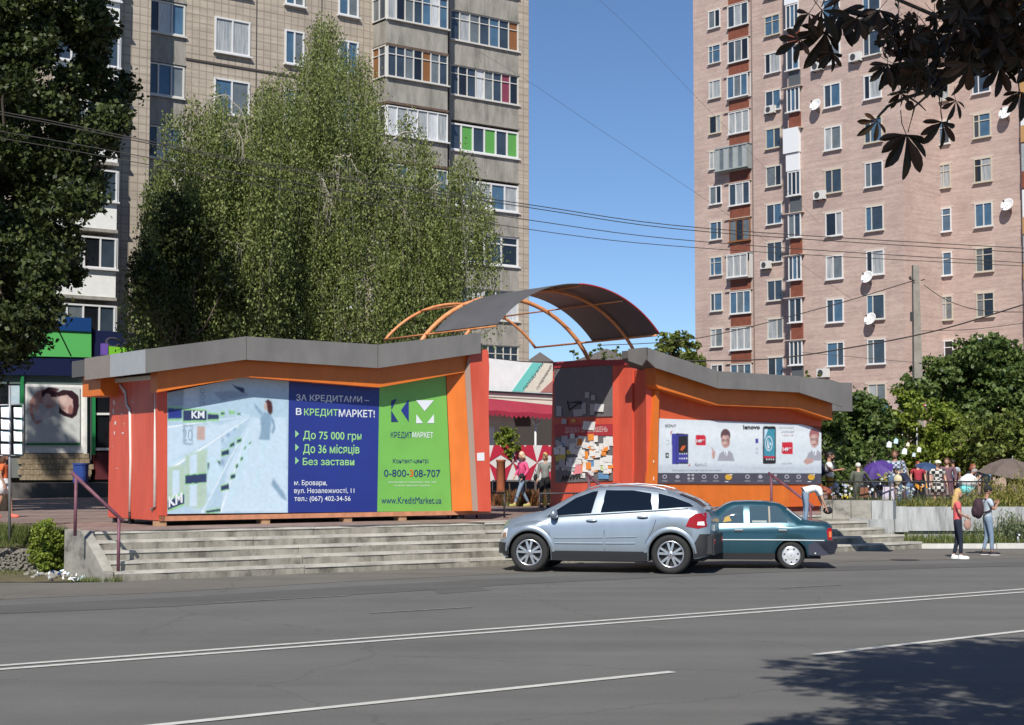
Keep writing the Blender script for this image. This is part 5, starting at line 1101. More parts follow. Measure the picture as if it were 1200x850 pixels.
for sd_ in (1, -1):
    for hx, hz in ((.14, 1.0), (-.84, 1.075)):
        yv = suv.side_y(hx, hz); m = MB().use(SILV); m.ell((hx, sd_*(yv+.028), hz), (.115, .018, .022), 12, 6); m.use(RUB); m.ell((hx, sd_*(yv+.0), hz-.012), (.10, .012, .035), 10, 6); part('door_handle', m, C1_, world=False)
    m = MB().use(SILV); yv = suv.side_y(.86, 1.1); m.ell((.86, sd_*(yv+.15), 1.12), (.075, .12, .095), 12, 8); m.use(CLAD); m.ell((.87, sd_*(yv+.10), 1.055), (.07, .13, .035), 10, 6); m.tube([(.86, sd_*(yv-.02), 1.08), (.86, sd_*(yv+.1), 1.08)], .03, 6); part('wing_mirror', m, C1_, world=False)
    m = MB().use(CHROME); rp = [(x, sd_*(suv.ring(x)[8][0]-.02), suv.ring(x)[8][1]+h_) for x, h_ in ((.32, .005), (.22, .04), (0, .055), (-.5, .055), (-1.0, .05), (-1.22, .035), (-1.32, .0))]; m.tube(rp, .014, 6); part('roof_rail', m, C1_, world=False)
both('tail_lamp', [(-1.66, .90), (-1.73, 1.06), (-1.84, 1.14), (-2.10, 1.16), (-2.14, .90), (-1.9, .86)], .010, LAMPR, C1_, suv)
both('tail_lamp_lens', [(-1.88, .93), (-1.90, .99), (-2.06, 1.0), (-2.08, .92)], .016, LAMPW, C1_, suv)
both('headlamp', [(1.83, .66), (1.80, .84), (1.98, .80), (2.10, .68), (2.10, .60)], .008, LAMPW, C1_, suv, None)
both('indicator', [(1.84, .66), (1.83, .76), (1.96, .74), (2.0, .64)], .012, mat('smoked_amber', (.30, .17, .10), .2, spec=.8), C1_, suv)
m = MB()
for sd_ in (1, -1): m.use(LAMPR).box(-2.31, -2.285, sd_*.60-.06, sd_*.60+.06, .56, .66)
part('reflector_pair', m, C1_, world=False, kind='stuff')
m = MB().use(SILV); m.box(-2.2, -1.98, -.60, .60, 1.215, 1.24); part('rear_spoiler', m, C1_, world=False)
m = MB().use(LIGHTP); m.box(-2.236, -2.212, -.26, .26, .80, .91); part('number_plate', m, C1_, world=False)
m = MB().use(CLAD); m.tube([(.0, 0, 1.67), (-.18, 0, 1.70)], .01, 5); part('aerial', m, C1_, world=False)
for ch in C1_.children_recursive:
    for v in ch.data.vertices:
        if v.co.x > 1.85: v.co.x = 1.85+(v.co.x-1.85)*.62
        elif v.co.x < -1.85: v.co.x = -1.85+(v.co.x+1.85)*.70
# ---- teal saloon behind it
ANG2 = math.pi-R(5); sc2 = 1.0
t_top = [(-2.02, .88), (-1.99, .95), (-1.9, .975), (-1.62, .99), (-1.46, 1.02), (-1.28, 1.15), (-1.08, 1.29), (-.96, 1.35), (-.7, 1.385), (-.3, 1.395), (0, 1.38), (.13, 1.335), (.42, 1.15), (.66, 1.0), (.78, .955), (1.3, .92), (1.85, .85), (1.98, .74), (2.0, .6)]
t_belt = [(-2.02, .82), (-1.9, .91), (-1.5, .925), (-1, .925), (0, .905), (.7, .885), (1.15, .87), (1.6, .83), (1.9, .74), (2, .55)]
t_w = [(-2.02, .76), (-1.97, .785), (-1.7, .80), (-1.2, .80), (0, .80), (1.2, .80), (1.7, .77), (1.9, .70), (2.0, .55)]
t_rw = [(-2.02, .66), (-1.6, .68), (-1.3, .62), (-.95, .585), (.1, .585), (.45, .62), (.8, .68), (1.6, .66), (2, .5)]
sal = Car(t_top, t_belt, t_w, t_rw, [(-2.02, .36), (-1.6, .26), (-1, .2), (1, .2), (2, .3)], [(-1.17, .285, .33), (1.15, .285, .33)], .5)
nr2 = gz(927, 667); h2 = V((math.cos(ANG2), math.sin(ANG2), 0)); l2 = V((-h2.y, h2.x, 0)); near2 = 1 if l2.y < 0 else -1
O2 = nr2+h2*1.17-l2*near2*.72
C2_ = thing('parked_car', 'dark teal four door saloon with black bumpers, parked beyond the silver car', 'car', O2, ANG2)
b = sal.body(stations(-2.02, 2.0, []), TEAL); ob = part('body', b, C2_, world=False); cleanup(ob.data)
m = MB().use(BLACK); m.box(-1.8, 1.8, -.5, .5, .2, .6); m.box(-.8, .8, -.7, .7, .19, .4); part('underbody', m, C2_, world=False)
for cx in (-1.17, 1.15):
    for sd_ in (1, -1):
        wheel(C2_, cx, sd_*.765, .283, .17, 'cap', sd_)
        m = MB().use(BLACK); n = 14; m.add([q for i in range(n+1) for q in ((cx+.332*math.cos(math.pi*(-.05+1.1*i/n)), sd_*.775, .285+.332*math.sin(math.pi*(-.05+1.1*i/n))), (cx+.332*math.cos(math.pi*(-.05+1.1*i/n)), sd_*.42, .285+.332*math.sin(math.pi*(-.05+1.1*i/n))))], [(2*i, 2*i+2, 2*i+3, 2*i+1) for i in range(n)]); m.add([(cx+.332*math.cos(math.pi*(-.05+1.1*i/n)), sd_*.44, .285+.332*math.sin(math.pi*(-.05+1.1*i/n))) for i in range(n+1)], [list(range(n+1))]); part('arch_liner', m, C2_, world=False)
def b2(nm, pts, off, mt): both(nm, pts, off, mt, C2_, sal)
CG2 = mat('clear_car_glass', (.05, .085, .11), .03, spec=.9)
b2('window', [(.44, .935), (.20, 1.13), (.04, 1.25), (-.10, 1.295), (-.21, 1.30), (-.21, .945)], .006, CG2)
b2('window', [(-.33, .945), (-.33, 1.30), (-.88, 1.30), (-.98, 1.23), (-1.12, .96)], .006, CG2)
b2('pillar_vent', [(-1.15, .985), (-1.06, 1.16), (-1.09, 1.15), (-1.20, .99)], .006, CG2)
YEL = mat('yellow_seat_cover', (.45, .30, .08), .8); b2('seat_glimpse', [(.22, .96), (.18, 1.06), (.10, 1.10), (.04, .99)], .0075, YEL)
b2('window_pillar', [(-.72, .955), (-.72, 1.29), (-.755, 1.288), (-.755, .955)], .011, mat('pillar_tan', (.30, .26, .20), .6)); 
b2('window_pale_patch', [(-.38, .955), (-.38, 1.0), (-.68, 1.0), (-.68, .955)], .0085, mat('pale_patch', (.20, .25, .25), .4))  # pale patch low on the rear door window
part('windscreen', sal.over(.13, .66, 7, .005, CG2, wk=.95), C2_, world=False); part('rear_window', sal.over(-1.44, -1.0, 7, .005, CG2, wk=.95), C2_, world=False)
line_patch(sal, [(-.25, .26), (-.27, .6), (-.27, .93)], .005, 0, RUB, C2_, 'door_gap'); line_patch(sal, [(-.82, .60), (-1.0, .66), (-1.12, .80), (-1.15, .93)], .005, 0, RUB, C2_, 'door_gap'); line_patch(sal, [(.58, .26), (.56, .9)], .005, 0, RUB, C2_, 'door_gap')
line_patch(sal, [(1.6, .60), (.5, .60), (0, .60), (-1, .60), (-1.85, .59)], .012, .006, LIGHTP, C2_, 'chrome_strip')
both('sill', [(-.84, .205), (.82, .205), (.82, .33), (-.84, .33)], .006, CLAD, C2_, sal)
for sd_ in (1, -1):
    for hx in (-.10, -1.0):
        yv = sal.side_y(hx, .79); m = MB().use(RUB); m.box(hx-.09, hx+.09, sd_*yv-.01, sd_*yv+.016, .765, .82); m.use(LIGHTP); m.box(hx-.085, hx+.085, sd_*yv-.01, sd_*yv+.024, .80, .818); part('door_handle', m, C2_, world=False)
both('tail_lamp', [(-1.92, .60), (-1.90, .80), (-1.95, .86), (-2.01, .84), (-2.01, .60)], .008, LAMPR, C2_, sal)
both('tail_lamp_lens', [(-1.945, .66), (-1.945, .78), (-2.0, .78), (-2.0, .66)], .012, LAMPO, C2_, sal)
m = MB().use(mat('bumper_navy', (.035, .037, .06), .5)); pr_ = [(-1.52, .30), (-1.52, .50), (-1.66, .575), (-2.06, .575), (-2.12, .50), (-2.05, .32), (-1.8, .28)]
for sd_ in (1, -1): m.slab([(x, sd_*.825, z) for x, z in pr_], V((0, -sd_*.08, 0)))
m.slab([(x, -.825, z) for x, z in pr_[2:6]]+[(-1.95, -.825, .30)], V((0, 1.65, 0))); part('rear_bumper', m, C2_, world=False)
m = MB().use(mat('tow_white', (.6, .6, .6), .4)); m.ell((-1.66, near2*.80, .33), (.05, .03, .035), 8, 5); part('tow_hook', m, C2_, world=False)
m = MB().use(CLAD); m.box(1.9, 2.1, -.78, .78, .32, .54); part('front_bumper', m, C2_, world=False)
for sd_ in (1, -1): m = MB().use(LIGHTP); x0 = -.98; m.tube([(-1.10, sd_*(sal.side_y(-1.10, 1.2)+.004), 1.24), (-1.24, sd_*(sal.side_y(-1.24, 1.12)+.004), 1.13), (-1.40, sd_*(sal.side_y(-1.40, 1.02)+.004), 1.01)], .014, 5); part('pillar_trim', m, C2_, world=False)
# ================================================================== people
SKIN = mat('skin', (.52, .30, .21), .55); SKIN2 = mat('tanned_skin', (.40, .21, .14), .55)
HAIRS = {k: mat('hair_'+k, c, .6, var=.3, vscale=25, stretch=(4, 4, 1)) for k, c in (('blond', (.55, .36, .14)), ('pale', (.62, .50, .32)), ('dark', (.02, .015, .012)), ('brown', (.10, .045, .02)), ('red', (.25, .06, .03)), ('white', (.6, .58, .52)), ('grey', (.3, .29, .28)))}
def cloth(n, c, **k): return mat('cloth_'+n, c, .85, var=.12, vscale=9, bump=.15, bscale=18, **k)
def skinned(name, nodes, edges, m, sub=1):
    me = bpy.data.meshes.new(name); me.from_pydata([n[0] for n in nodes], edges, [])
    o = bpy.data.objects.new(name, me); COL.objects.link(o); md = o.modifiers.new('s', 'SKIN'); md.use_smooth_shade = True
    for i, n in enumerate(nodes):
        r = n[1]; me.skin_vertices[0].data[i].radius = (r, r) if not hasattr(r, '__len__') else r
    me.skin_vertices[0].data[0].use_root = True
    s_ = o.modifiers.new('u', 'SUBSURF'); s_.levels = sub; s_.render_levels = sub
    dg = bpy.context.evaluated_depsgraph_get(); dg.update(); out = bpy.data.meshes.new_from_object(o.evaluated_get(dg)); bpy.data.objects.remove(o); bpy.data.meshes.remove(me)
    out.materials.clear(); out.materials.append(m)
    for p in out.polygons: p.use_smooth = True; p.material_index = 0
    out.name = name; return out
def join_meshes(name, meshes):
    mb = MB()
    for me in meshes:
        mb.use(me.materials[0]); mb.smooth = True; mb.add([tuple(v.co) for v in me.vertices], [tuple(p.vertices) for p in me.polygons])
    return mb
STAND = dict(pelvis=(0, 0, .95), waist=(0, 0, 1.08), chest=(0, 0, 1.28), neck=(0, -.01, 1.46), head=(0, .02, 1.62), lsh=(-.18, -.01, 1.41), rsh=(.18, -.01, 1.41), lel=(-.235, -.03, 1.14), rel=(.235, -.03, 1.14), lwr=(-.24, .07, .90), rwr=(.24, .07, .90),
             lhip=(-.095, 0, .90), rhip=(.095, 0, .90), lkn=(-.10, .02, .49), rkn=(.10, .02, .49), lan=(-.105, -.03, .08), ran=(.105, -.03, .08), ltoe=(-.12, .14, .035), rtoe=(.12, .14, .035))
def person(label, P, rz, h, top, bottom, hair, shoe, pose={}, sleeve='short', hairlen=.0, skin=SKIN, dress=None, bag=None, pack=None, hat=None, sole=None, fem=False, group=None, cloak=None, lookz=0.0):
    J = dict(STAND); J.update(pose); k = h/1.745; J = {a: V(b)*k for a, b in J.items()}
    t = thing('person', label, 'person', P, rz, group); r = lambda x: x*k
    names = ['pelvis', 'waist', 'chest', 'neck', 'head', 'lsh', 'lel', 'lwr', 'rsh', 'rel', 'rwr', 'lhip', 'lkn', 'lan', 'rhip', 'rkn', 'ran', 'ltoe', 'rtoe']
    rad = dict(pelvis=.085, waist=.07, chest=.08, neck=.05, head=.055, lsh=.048, rsh=.048, lel=.038, rel=.038, lwr=.026, rwr=.026, lhip=.07, rhip=.07, lkn=.052, rkn=.052, lan=.035, ran=.035, ltoe=.03, rtoe=.03)
    nodes = [(J[n_], r(rad[n_])) for n_ in names]; ix = {n_: i for i, n_ in enumerate(names)}
    E = [(ix[a], ix[b]) for a, b in (('pelvis', 'waist'), ('waist', 'chest'), ('chest', 'neck'), ('neck', 'head'), ('chest', 'lsh'), ('lsh', 'lel'), ('lel', 'lwr'), ('chest', 'rsh'), ('rsh', 'rel'), ('rel', 'rwr'), ('pelvis', 'lhip'), ('lhip', 'lkn'), ('lkn', 'lan'), ('lan', 'ltoe'), ('pelvis', 'rhip'), ('rhip', 'rkn'), ('rkn', 'ran'), ('ran', 'rtoe'))]
    for s_ in 'lr':
        d = (J[s_+'wr']-J[s_+'el']).normalized(); sx = -1 if s_ == 'l' else 1; a = d.cross(V((sx, .3, 0))).normalized(); b = d.cross(a)
        palm = J[s_+'wr']+d*r(.07); pi = len(nodes); nodes.append((palm, (r(.034), r(.018)))); E.append((ix[s_+'wr'], pi))
        for q, ln in ((-1.5, .06), (-.5, .075), (.5, .072), (1.5, .055)):
            f1 = palm+a*r(.011*q)+d*r(.03); f2 = f1+d*r(ln*.5)+b*r(.006); f3 = f2+d*r(ln*.4)+b*r(.018); i0 = len(nodes)
            nodes += [(f1, r(.0085)), (f2, r(.008)), (f3, r(.0065))]; E += [(pi, i0), (i0, i0+1), (i0+1, i0+2)]
        i0 = len(nodes); nodes += [(palm-d*r(.02)+a*r(.035), r(.009)), (palm+d*r(.02)+a*r(.055)+b*r(.01), r(.008))]; E += [(pi, i0), (i0, i0+1)]
    body = skinned('body', nodes, E, skin)
    mb = join_meshes('body', [body]); mb.use(skin); hd = J['head']; up = (hd-J['neck']).normalized(); rot = V((0, 0, 1)).rotation_difference(up).to_matrix(); yaw = Matrix.Rotation(lookz, 3, 'Z'); rot = rot @ yaw
    hc = hd+up*r(.02); fl = lambda x, y, z: hc+rot @ V((r(x), r(y), r(z)))
    mb.ell(hc, (r(.074), r(.092), r(.112)), 14, 10, rot); mb.ell(fl(0, .055, -.055), (r(.045), r(.045), r(.04)), 10, 7, rot); mb.ell(fl(0, .098, -.012), (r(.013), r(.018), r(.026)), 8, 5, rot)
    for sx in (-1, 1): mb.ell(fl(sx*.076, -.005, -.005), (r(.010), r(.022), r(.032)), 8, 5, rot)
    mb.use(HR)
    mb.ell(fl(0, .092, -.055), (r(.024), r(.008), r(.006)), 8, 4, rot)
    mb.use(BLACK)
    for sx in (-1, 1): mb.ell(fl(sx*.030, .083, .018), (r(.011), r(.008), r(.007)), 8, 4, rot)
    part('body', mb, t, world=False)
    # hair
    m = MB().use(HAIRS[hair] if isinstance(hair, str) else hair); m.ell(fl(0, -.014, .022), (r(.085), r(.098), r(.108)), 14, 8, rot)
    if hairlen > 0:
        m.ell(fl(0, -.05, -.05), (r(.09), r(.065), r(.13)), 12, 8, rot)
        m.ell(fl(0, -.075, -.06-hairlen*.5), (r(.085), r(.045), r(.06+hairlen*.6)), 12, 8, rot)
        for sx in (-1, 1): m.ell(fl(sx*.07, -.02, -.05-hairlen*.3), (r(.025), r(.05), r(.05+hairlen*.5)), 8, 6, rot)
    part('hair', m, t, world=False)
    if hat: m = MB().use(hat); m.ell(fl(0, -.005, .04), (r(.094), r(.108), r(.095)), 14, 8, rot); m.ell(fl(0, .10, .05), (r(.07), r(.06), r(.012)), 12, 5, rot); part('cap', m, t, world=False)
    # shirt
    tn = [('pelvis', .128), ('waist', .112 if fem else .124), ('chest', .128 if fem else .145), ('neckb', .07), ('lsh', .072), ('lel', .05), ('rsh', .072), ('rel', .05)]
    J['neckb'] = J['chest'].lerp(J['neck'], .78)
    def at(a, b, f): return J[a].lerp(J[b], f)
    nd = [(J['waist'], (r(.135 if fem else .155), r(.115))), (J['chest'], (r(.145 if fem else .165), r(.125))), (J['neckb'], r(.075)), (J['lsh'], r(.075)), (J['rsh'], r(.075)), (J['pelvis'].lerp(J['waist'], -.25), (r(.155), r(.125)))]
    ee = [(0, 1), (1, 2), (1, 3), (1, 4), (0, 5)]
    for s_, b_ in (('l', 3), ('r', 4)):
        i0 = len(nd)
        if sleeve == 'none': continue
        if sleeve == 'short': nd.append((at(s_+'sh', s_+'el', .72), r(.06))); ee.append((b_, i0))
        else: nd += [(J[s_+'el'], r(.053)), (at(s_+'el', s_+'wr', .93), r(.04))]; ee += [(b_, i0), (i0, i0+1)]
    part('shirt' if not dress else 'dress_top', skinned('shirt', nd, ee, top), t, world=False)
    if dress:
        m = MB().use(dress); m.lathe([(r(.13), .0), (r(.155), -r(.12)), (r(.19), -r(.35)), (r(.215), -r(.55)), (r(.20), -r(.55))], J['waist'], V((0, 0, 1)), 18, cap=False); part('skirt', m, t, world=False)
    if bottom:
        nd = [(J['pelvis'], (r(.14), r(.115))), (J['pelvis'].lerp(J['waist'], .75), (r(.13), r(.105))), (J['lhip'], r(.098)), (J['lkn'], r(.064)), (at('lkn', 'lan', .9), r(.05)), (J['rhip'], r(.098)), (J['rkn'], r(.064)), (at('rkn', 'ran', .9), r(.05))]
        part('trousers', skinned('trousers', nd, [(0, 1), (0, 2), (2, 3), (3, 4), (0, 5), (5, 6), (6, 7)], bottom), t, world=False)
    for s_ in 'lr':
        a, b = J[s_+'an'], J[s_+'toe']; d = V((b.x-a.x, b.y-a.y, 0)).normalized(); c = a.lerp(b, .42); rt = Matrix.Rotation(math.atan2(d.y, d.x), 3, 'Z'); zb = min(a.z-r(.08), b.z-r(.035))
        m = MB().use(shoe); m.ell((c.x, c.y, zb+r(.045)), (r(.145), r(.052), r(.048)), 14, 7, rt); m.ell(V((a.x, a.y, zb+r(.075))), (r(.055), r(.045), r(.05)), 10, 6, rt)
        m.use(sole or shoe); m.ell((c.x, c.y, zb+r(.016)), (r(.152), r(.057), r(.017)), 14, 5, rt); part('shoe', m, t, world=False)
    if pack:
        c = J['chest'].lerp(J['waist'], .35)+V((0, -r(.24), -r(.02))); m = MB().use(pack); m.ell(c, (r(.17), r(.14), r(.27)), 14, 10); m.ell(c+V((0, -r(.09), -r(.08))), (r(.13), r(.08), r(.15)), 12, 8)
        for sx in (-1, 1): m.tube([J['chest']+V((sx*r(.11), -r(.15), -r(.2))), J['chest']+V((sx*r(.17), -r(.02), -r(.16))), J['chest']+V((sx*r(.13), r(.145), -r(.02))), J['chest']+V((sx*r(.11), r(.09), r(.13))), J['chest']+V((sx*r(.10), -r(.12), r(.14)))], r(.022), 6)
        part('backpack_straps' if False else 'backpack', m, t, world=False)
    if bag:
        bm_, bp, bs = bag; bp = V(bp)*k; m = MB().use(bm_); m.ell(bp, tuple(r(x) for x in bs), 14, 8); m.tube([bp+V((-.02, -.07, bs[2]*.7))*k, bp+V((0, 0, bs[2]+.14))*k, bp+V((.02, .07, bs[2]*.7))*k], r(.010), 6)
        part('shoulder_bag', m, t, world=False)
    return t
JEAN = cloth('jeans', (.10, .17, .28)); DJ = cloth('dark_jeans', (.012, .017, .035)); LJ = cloth('light_jeans', (.19, .26, .35)); BLK = cloth('black', (.015, .015, .018)); WHT = cloth('white', (.72, .72, .72)); CORAL = cloth('coral', (.72, .12, .13)); GRB = cloth('grey_blue', (.42, .48, .55)); PINK = cloth('pink', (.75, .09, .24)); GRC = cloth('grey_wool', (.20, .21, .20)); MUST = cloth('mustard', (.36, .21, .025)); OLV = cloth('olive_grey', (.10, .11, .085)); NAVY = cloth('navy', (.015, .018, .05)); BRN = cloth('brown_violet', (.15, .08, .10)); ORG = cloth('orange', (.62, .13, .04)); SHOEW = mat('shoe_white', (.75, .75, .75), .6); SHOED = mat('shoe_dark', (.02, .015, .02), .6); MAROON = cloth('maroon_pack', (.045, .02, .03))
def check(name, a, b, sc):
    m = mat(name, a, .85); n = m.node_tree.nodes; L = m.node_tree.links; c = n.new('ShaderNodeTexChecker'); c.inputs['Scale'].default_value = sc; c.inputs[1].default_value = (*a, 1); c.inputs[2].default_value = (*b, 1); tc = n.new('ShaderNodeTexCoord'); L.new(tc.outputs['Object'], c.inputs[0]); L.new(c.outputs[0], n['Principled BSDF'].inputs[0]); return m
CHK = check('checked_cloth', (.45, .5, .55), (.06, .09, .16), 17); BWP = check('spotted_cloth', (.55, .54, .48), (.02, .02, .03), 11)
fr = -math.pi/2
def feet(px, py, z): return gz(px, py, z)
# two pedestrians standing on the road edge
person('woman with long blond hair, coral top and dark jeans at the road edge', feet(1123, 655.5, 0), fr-.15, 1.60, CORAL, DJ, 'blond', SHOEW, hairlen=.30, fem=True, lookz=-.1,
       pose=dict(lel=(-.22, .02, 1.15), lwr=(-.13, .20, 1.06), rel=(.22, .02, 1.15), rwr=(.12, .20, 1.06), lan=(-.09, -.10, .08), ltoe=(-.10, .07, .035), lkn=(-.09, -.0, .49), ran=(.09, .05, .08), rtoe=(.10, .22, .035), rkn=(.09, .06, .49)), bag=(cloth('floral', (.35, .20, .16)), (.16, .22, .86), (.05, .09, .13)))
person('man in grey blue shirt and jeans with a dark backpack at the road edge', feet(1158, 651, 0), fr+.1, 1.64, GRB, LJ, 'dark', SHOED, pack=MAROON, sole=SHOEW, skin=SKIN2, hat=BLK,
       pose=dict(lel=(-.23, .08, 1.15), lwr=(-.13, .22, 1.30), rel=(.23, .08, 1.15), rwr=(.11, .22, 1.30), lan=(-.11, -.09, .08), ltoe=(-.13, .08, .035), ran=(.10, .06, .08), rtoe=(.12, .24, .035), rkn=(.10, .06, .49)))
# two women walking in the opening
person('woman in bright pink blouse and blue jeans walking left through the opening', gz(612, 594, PZ), math.pi/2+.5, 1.66, PINK, LJ, 'pale', mat('shoe_yellow', (.4, .36, .12), .7), hairlen=.08, fem=True, sleeve='long',
       pose=dict(lkn=(-.10, .18, .50), lan=(-.10, .33, .09), ltoe=(-.11, .50, .05), rkn=(.10, -.06, .50), ran=(.10, -.30, .10), rtoe=(.11, -.14, .035), lel=(-.24, -.08, 1.16), lwr=(-.22, .08, .96), rel=(.24, .02, 1.16), rwr=(.2, .16, .98)), bag=(BLK, (-.20, .1, .98), (.06, .13, .09)))
person('woman in grey jacket and black trousers walking through the opening beside the notice board', gz(639, 595, PZ), math.pi-.35, 1.63, GRC, BLK, 'blond', SHOED, hairlen=.04, fem=True, sleeve='long', pose=dict(rkn=(.1, .1, .5), ran=(.1, .06, .08)), bag=(BLK, (.30, .06, .96), (.07, .13, .12)))
# woman bending down on the steps beside the teal car
pb = gz(944, 617, RS*4.9); BEND = dict(waist=(0, .08, 1.0), chest=(0, .26, 1.02), neck=(0, .42, .98), head=(0, .56, .92), lsh=(-.17, .35, .98), rsh=(.17, .35, .98), lel=(-.2, .42, .72), rel=(.2, .42, .72), lwr=(-.15, .52, .50), rwr=(.15, .52, .50))
person('person in white shirt and light blue jeans bending down at the top of the steps', pb, fr, 1.38, WHT, LJ, 'red', SHOED, pose=BEND, hairlen=.05, sleeve='short', bag=(BLK, (0, .60, .42), (.12, .13, .10)))
# market crowd behind the railing
def crowd(label, px, heady, Z, rz, *a, **k):
    P = gy(px, 560, Z); hz = gy(px, heady, Z).z; P = V((P.x, P.y, PZ)); k.setdefault('group', 'people in the market behind the railing'); t = person(label, P, rz, hz-PZ, *a, **k); t.scale = (1.28, 1.28, 1); return t
ARMF = dict(lel=(-.22, .05, 1.16), lwr=(-.12, .24, 1.20), rel=(.22, .05, 1.16), rwr=(.12, .24, 1.20))
crowd('man in white shirt and mustard trousers with dark backpack beside the right kiosk', 972, 530, 47.5, fr-.2, WHT, MUST, 'dark', SHOED, pack=NAVY, pose=ARMF, skin=SKIN2)
crowd('white haired person in olive grey coat seen from behind at the railing', 1006, 543, 48.0, .1, OLV, OLV, 'white', SHOED, sleeve='long', pose=dict(rel=(.34, .1, 1.15), rwr=(.5, .2, 1.0)))
crowd('man in checked blue shirt standing beside the purple umbrella', 1049, 528.5, 50, math.pi-.3, CHK, JEAN, 'brown', SHOED, skin=SKIN2, sleeve='long')
crowd('person in navy top and jeans holding a cream bag at the railing', 1066, 543, 48.5, .9, NAVY, JEAN, 'dark', SHOED, sleeve='long', pose=dict(waist=(0, .05, 1.05), chest=(0, .18, 1.2), neck=(0, .3, 1.33), head=(0, .42, 1.42), lsh=(-.18, .22, 1.3), rsh=(.18, .22, 1.3), lel=(-.22, .32, 1.05), rel=(.22, .32, 1.05), lwr=(-.2, .45, .9), rwr=(.2, .45, .9)), bag=(mat('cream_bag', (.62, .55, .36), .8), (-.3, .25, 1.1), (.06, .14, .2)))
crowd('woman in white cap and black and white patterned dress behind the railing', 1099, 540, 49, math.pi+.2, BWP, None, 'white', SHOEW, dress=BWP, hat=mat('cap_cream', (.7, .66, .5), .8), pose=dict(rel=(.25, .02, 1.1)), fem=True)
crowd('woman with brown hair, sunglasses and dull violet top behind the railing', 1110, 537, 50, math.pi-.4, BRN, BRN, 'brown', SHOED, fem=True, hairlen=.04, sleeve='long')
crowd('man in white shirt bending over a pushchair', 1124, 544, 49.5, fr+.1, WHT, NAVY, 'grey', SHOED, sleeve='short', skin=SKIN2, pose=dict(waist=(0, .08, 1.06), chest=(0, .25, 1.2), neck=(0, .4, 1.32), head=(0, .5, 1.42), lsh=(-.18, .32, 1.28), rsh=(.18, .32, 1.28), lel=(-.22, .4, 1.02), rel=(.22, .4, 1.02), lwr=(-.18, .6, .92), rwr=(.18, .6, .92)))
crowd('red haired woman in dark top farther back between the pushchair and the light blue blouse', 1140, 544, 52.5, math.pi+.5, BLK, BLK, 'red', SHOED, fem=True, hairlen=.1)
crowd('woman in pale blue blouse with bare arms beside the big brown umbrella', 1157, 546.5, 49.5, 1.0, cloth('sky', (.28, .50, .68)), WHT, 'brown', SHOEW, fem=True, hairlen=.04, pose=dict(lel=(-.35, .1, 1.25), lwr=(-.5, .15, 1.1)))
crowd('small person in dark clothes sitting low beside the goods at the railing', 1031, 562, 49, .6, BLK, NAVY, 'brown', SHOED, sleeve='long')
crowd('woman in red top at the back under the small tree', 1076, 541, 54, math.pi, cloth('wine', (.35, .03, .05)), BLK, 'red', SHOED, fem=True, hairlen=.06)
crowd('man in dark grey jacket half hidden behind the purple umbrella', 1019, 541, 51.5, .2, cloth('slate', (.06, .065, .075)), BLK, 'dark', SHOED, sleeve='long')
crowd('woman in beige cardigan far back between the checked shirt and the navy top', 1057, 539, 54, math.pi+.4, cloth('beige', (.38, .30, .2)), BRN, 'brown', SHOED, sleeve='long', fem=True)
crowd('man in light grey shirt far back between the brown top and the pushchair', 1117, 539, 56, .3, GRB, NAVY, 'dark', SHOED, skin=SKIN2)
# pedestrian at the far left
person('woman in orange top and white shorts walking at the left edge', gz(4, 607, PZ), fr, 1.58, ORG, None, 'brown', mat('shoe_coral', (.7, .15, .1), .6), hairlen=.15, fem=True, skin=SKIN2, dress=None, pose=dict(lkn=(-.10, .14, .50), lan=(-.10, .18, .08), ltoe=(-.11, .35, .035), rkn=(.10, -.04, .50), ran=(.10, -.22, .10), rtoe=(.11, -.08, .035)), bag=(cloth('red', (.5, .02, .03)), (.2, -.18, 1.03), (.07, .12, .12)))
o = bpy.context.scene.objects; lastp = [q for q in o if q.name.startswith('person')][-1]
m = MB().use(WHT); kk = 1.58/1.745
for sx in (-1, 1): m.lathe([(.10*kk, 0), (.115*kk, -.12), (.11*kk, -.33), (.10*kk, -.33)], V((sx*.085*kk, .01+(-sx)*.04, 1.0*kk)), V((0, 0, 1)), 14, cap=False)
m.lathe([(.125*kk, .06), (.14*kk, -.06)], V((0, 0, .98*kk)), V((0, 0, 1)), 16, cap=False); part('shorts', m, lastp, world=False)
# ================================================================== trees
BARK = mat('bark', (.09, .07, .05), .95, var=.4, vscale=12, stretch=(1, 1, .3), bump=.8)
BIRCHB = mat('birch_bark', (.50, .47, .42), .85, col2=(.12, .10, .08), vscale=5, stretch=(1, 1, 2.5)); TWIG = mat('pale_twig', (.34, .31, .26), .8, var=.2)
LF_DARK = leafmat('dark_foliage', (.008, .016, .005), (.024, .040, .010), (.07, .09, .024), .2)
LF_BIRCH = leafmat('birch_foliage', (.035, .065, .012), (.105, .160, .030), (.25, .29, .09), .35)
LF_MAPLE = leafmat('fresh_foliage', (.05, .10, .012), (.15, .24, .03), (.30, .36, .06), .4)
LF_SPR = leafmat('deep_foliage', (.02, .048, .012), (.06, .11, .025), (.14, .20, .05), .3)
LF_MIX = leafmat('mid_foliage', (.035, .07, .012), (.10, .15, .03), (.22, .26, .06), .35)
def limb(m, a, b, r0, r1, wob=.06, n=6, sag=0):
    a, b = V(a), V(b); L = (b-a).length; pts = []
    for i in range(n+1):
        t = i/n; p = a.lerp(b, t)+V((random.gauss(0, wob), random.gauss(0, wob), random.gauss(0, wob*.6)))*L*.12*(0 if i in (0, n) else 1); p.z += -sag*t*t*L; pts.append(p)
    m.tube(pts, [r0+(r1-r0)*i/n for i in range(n+1)], 7); return pts
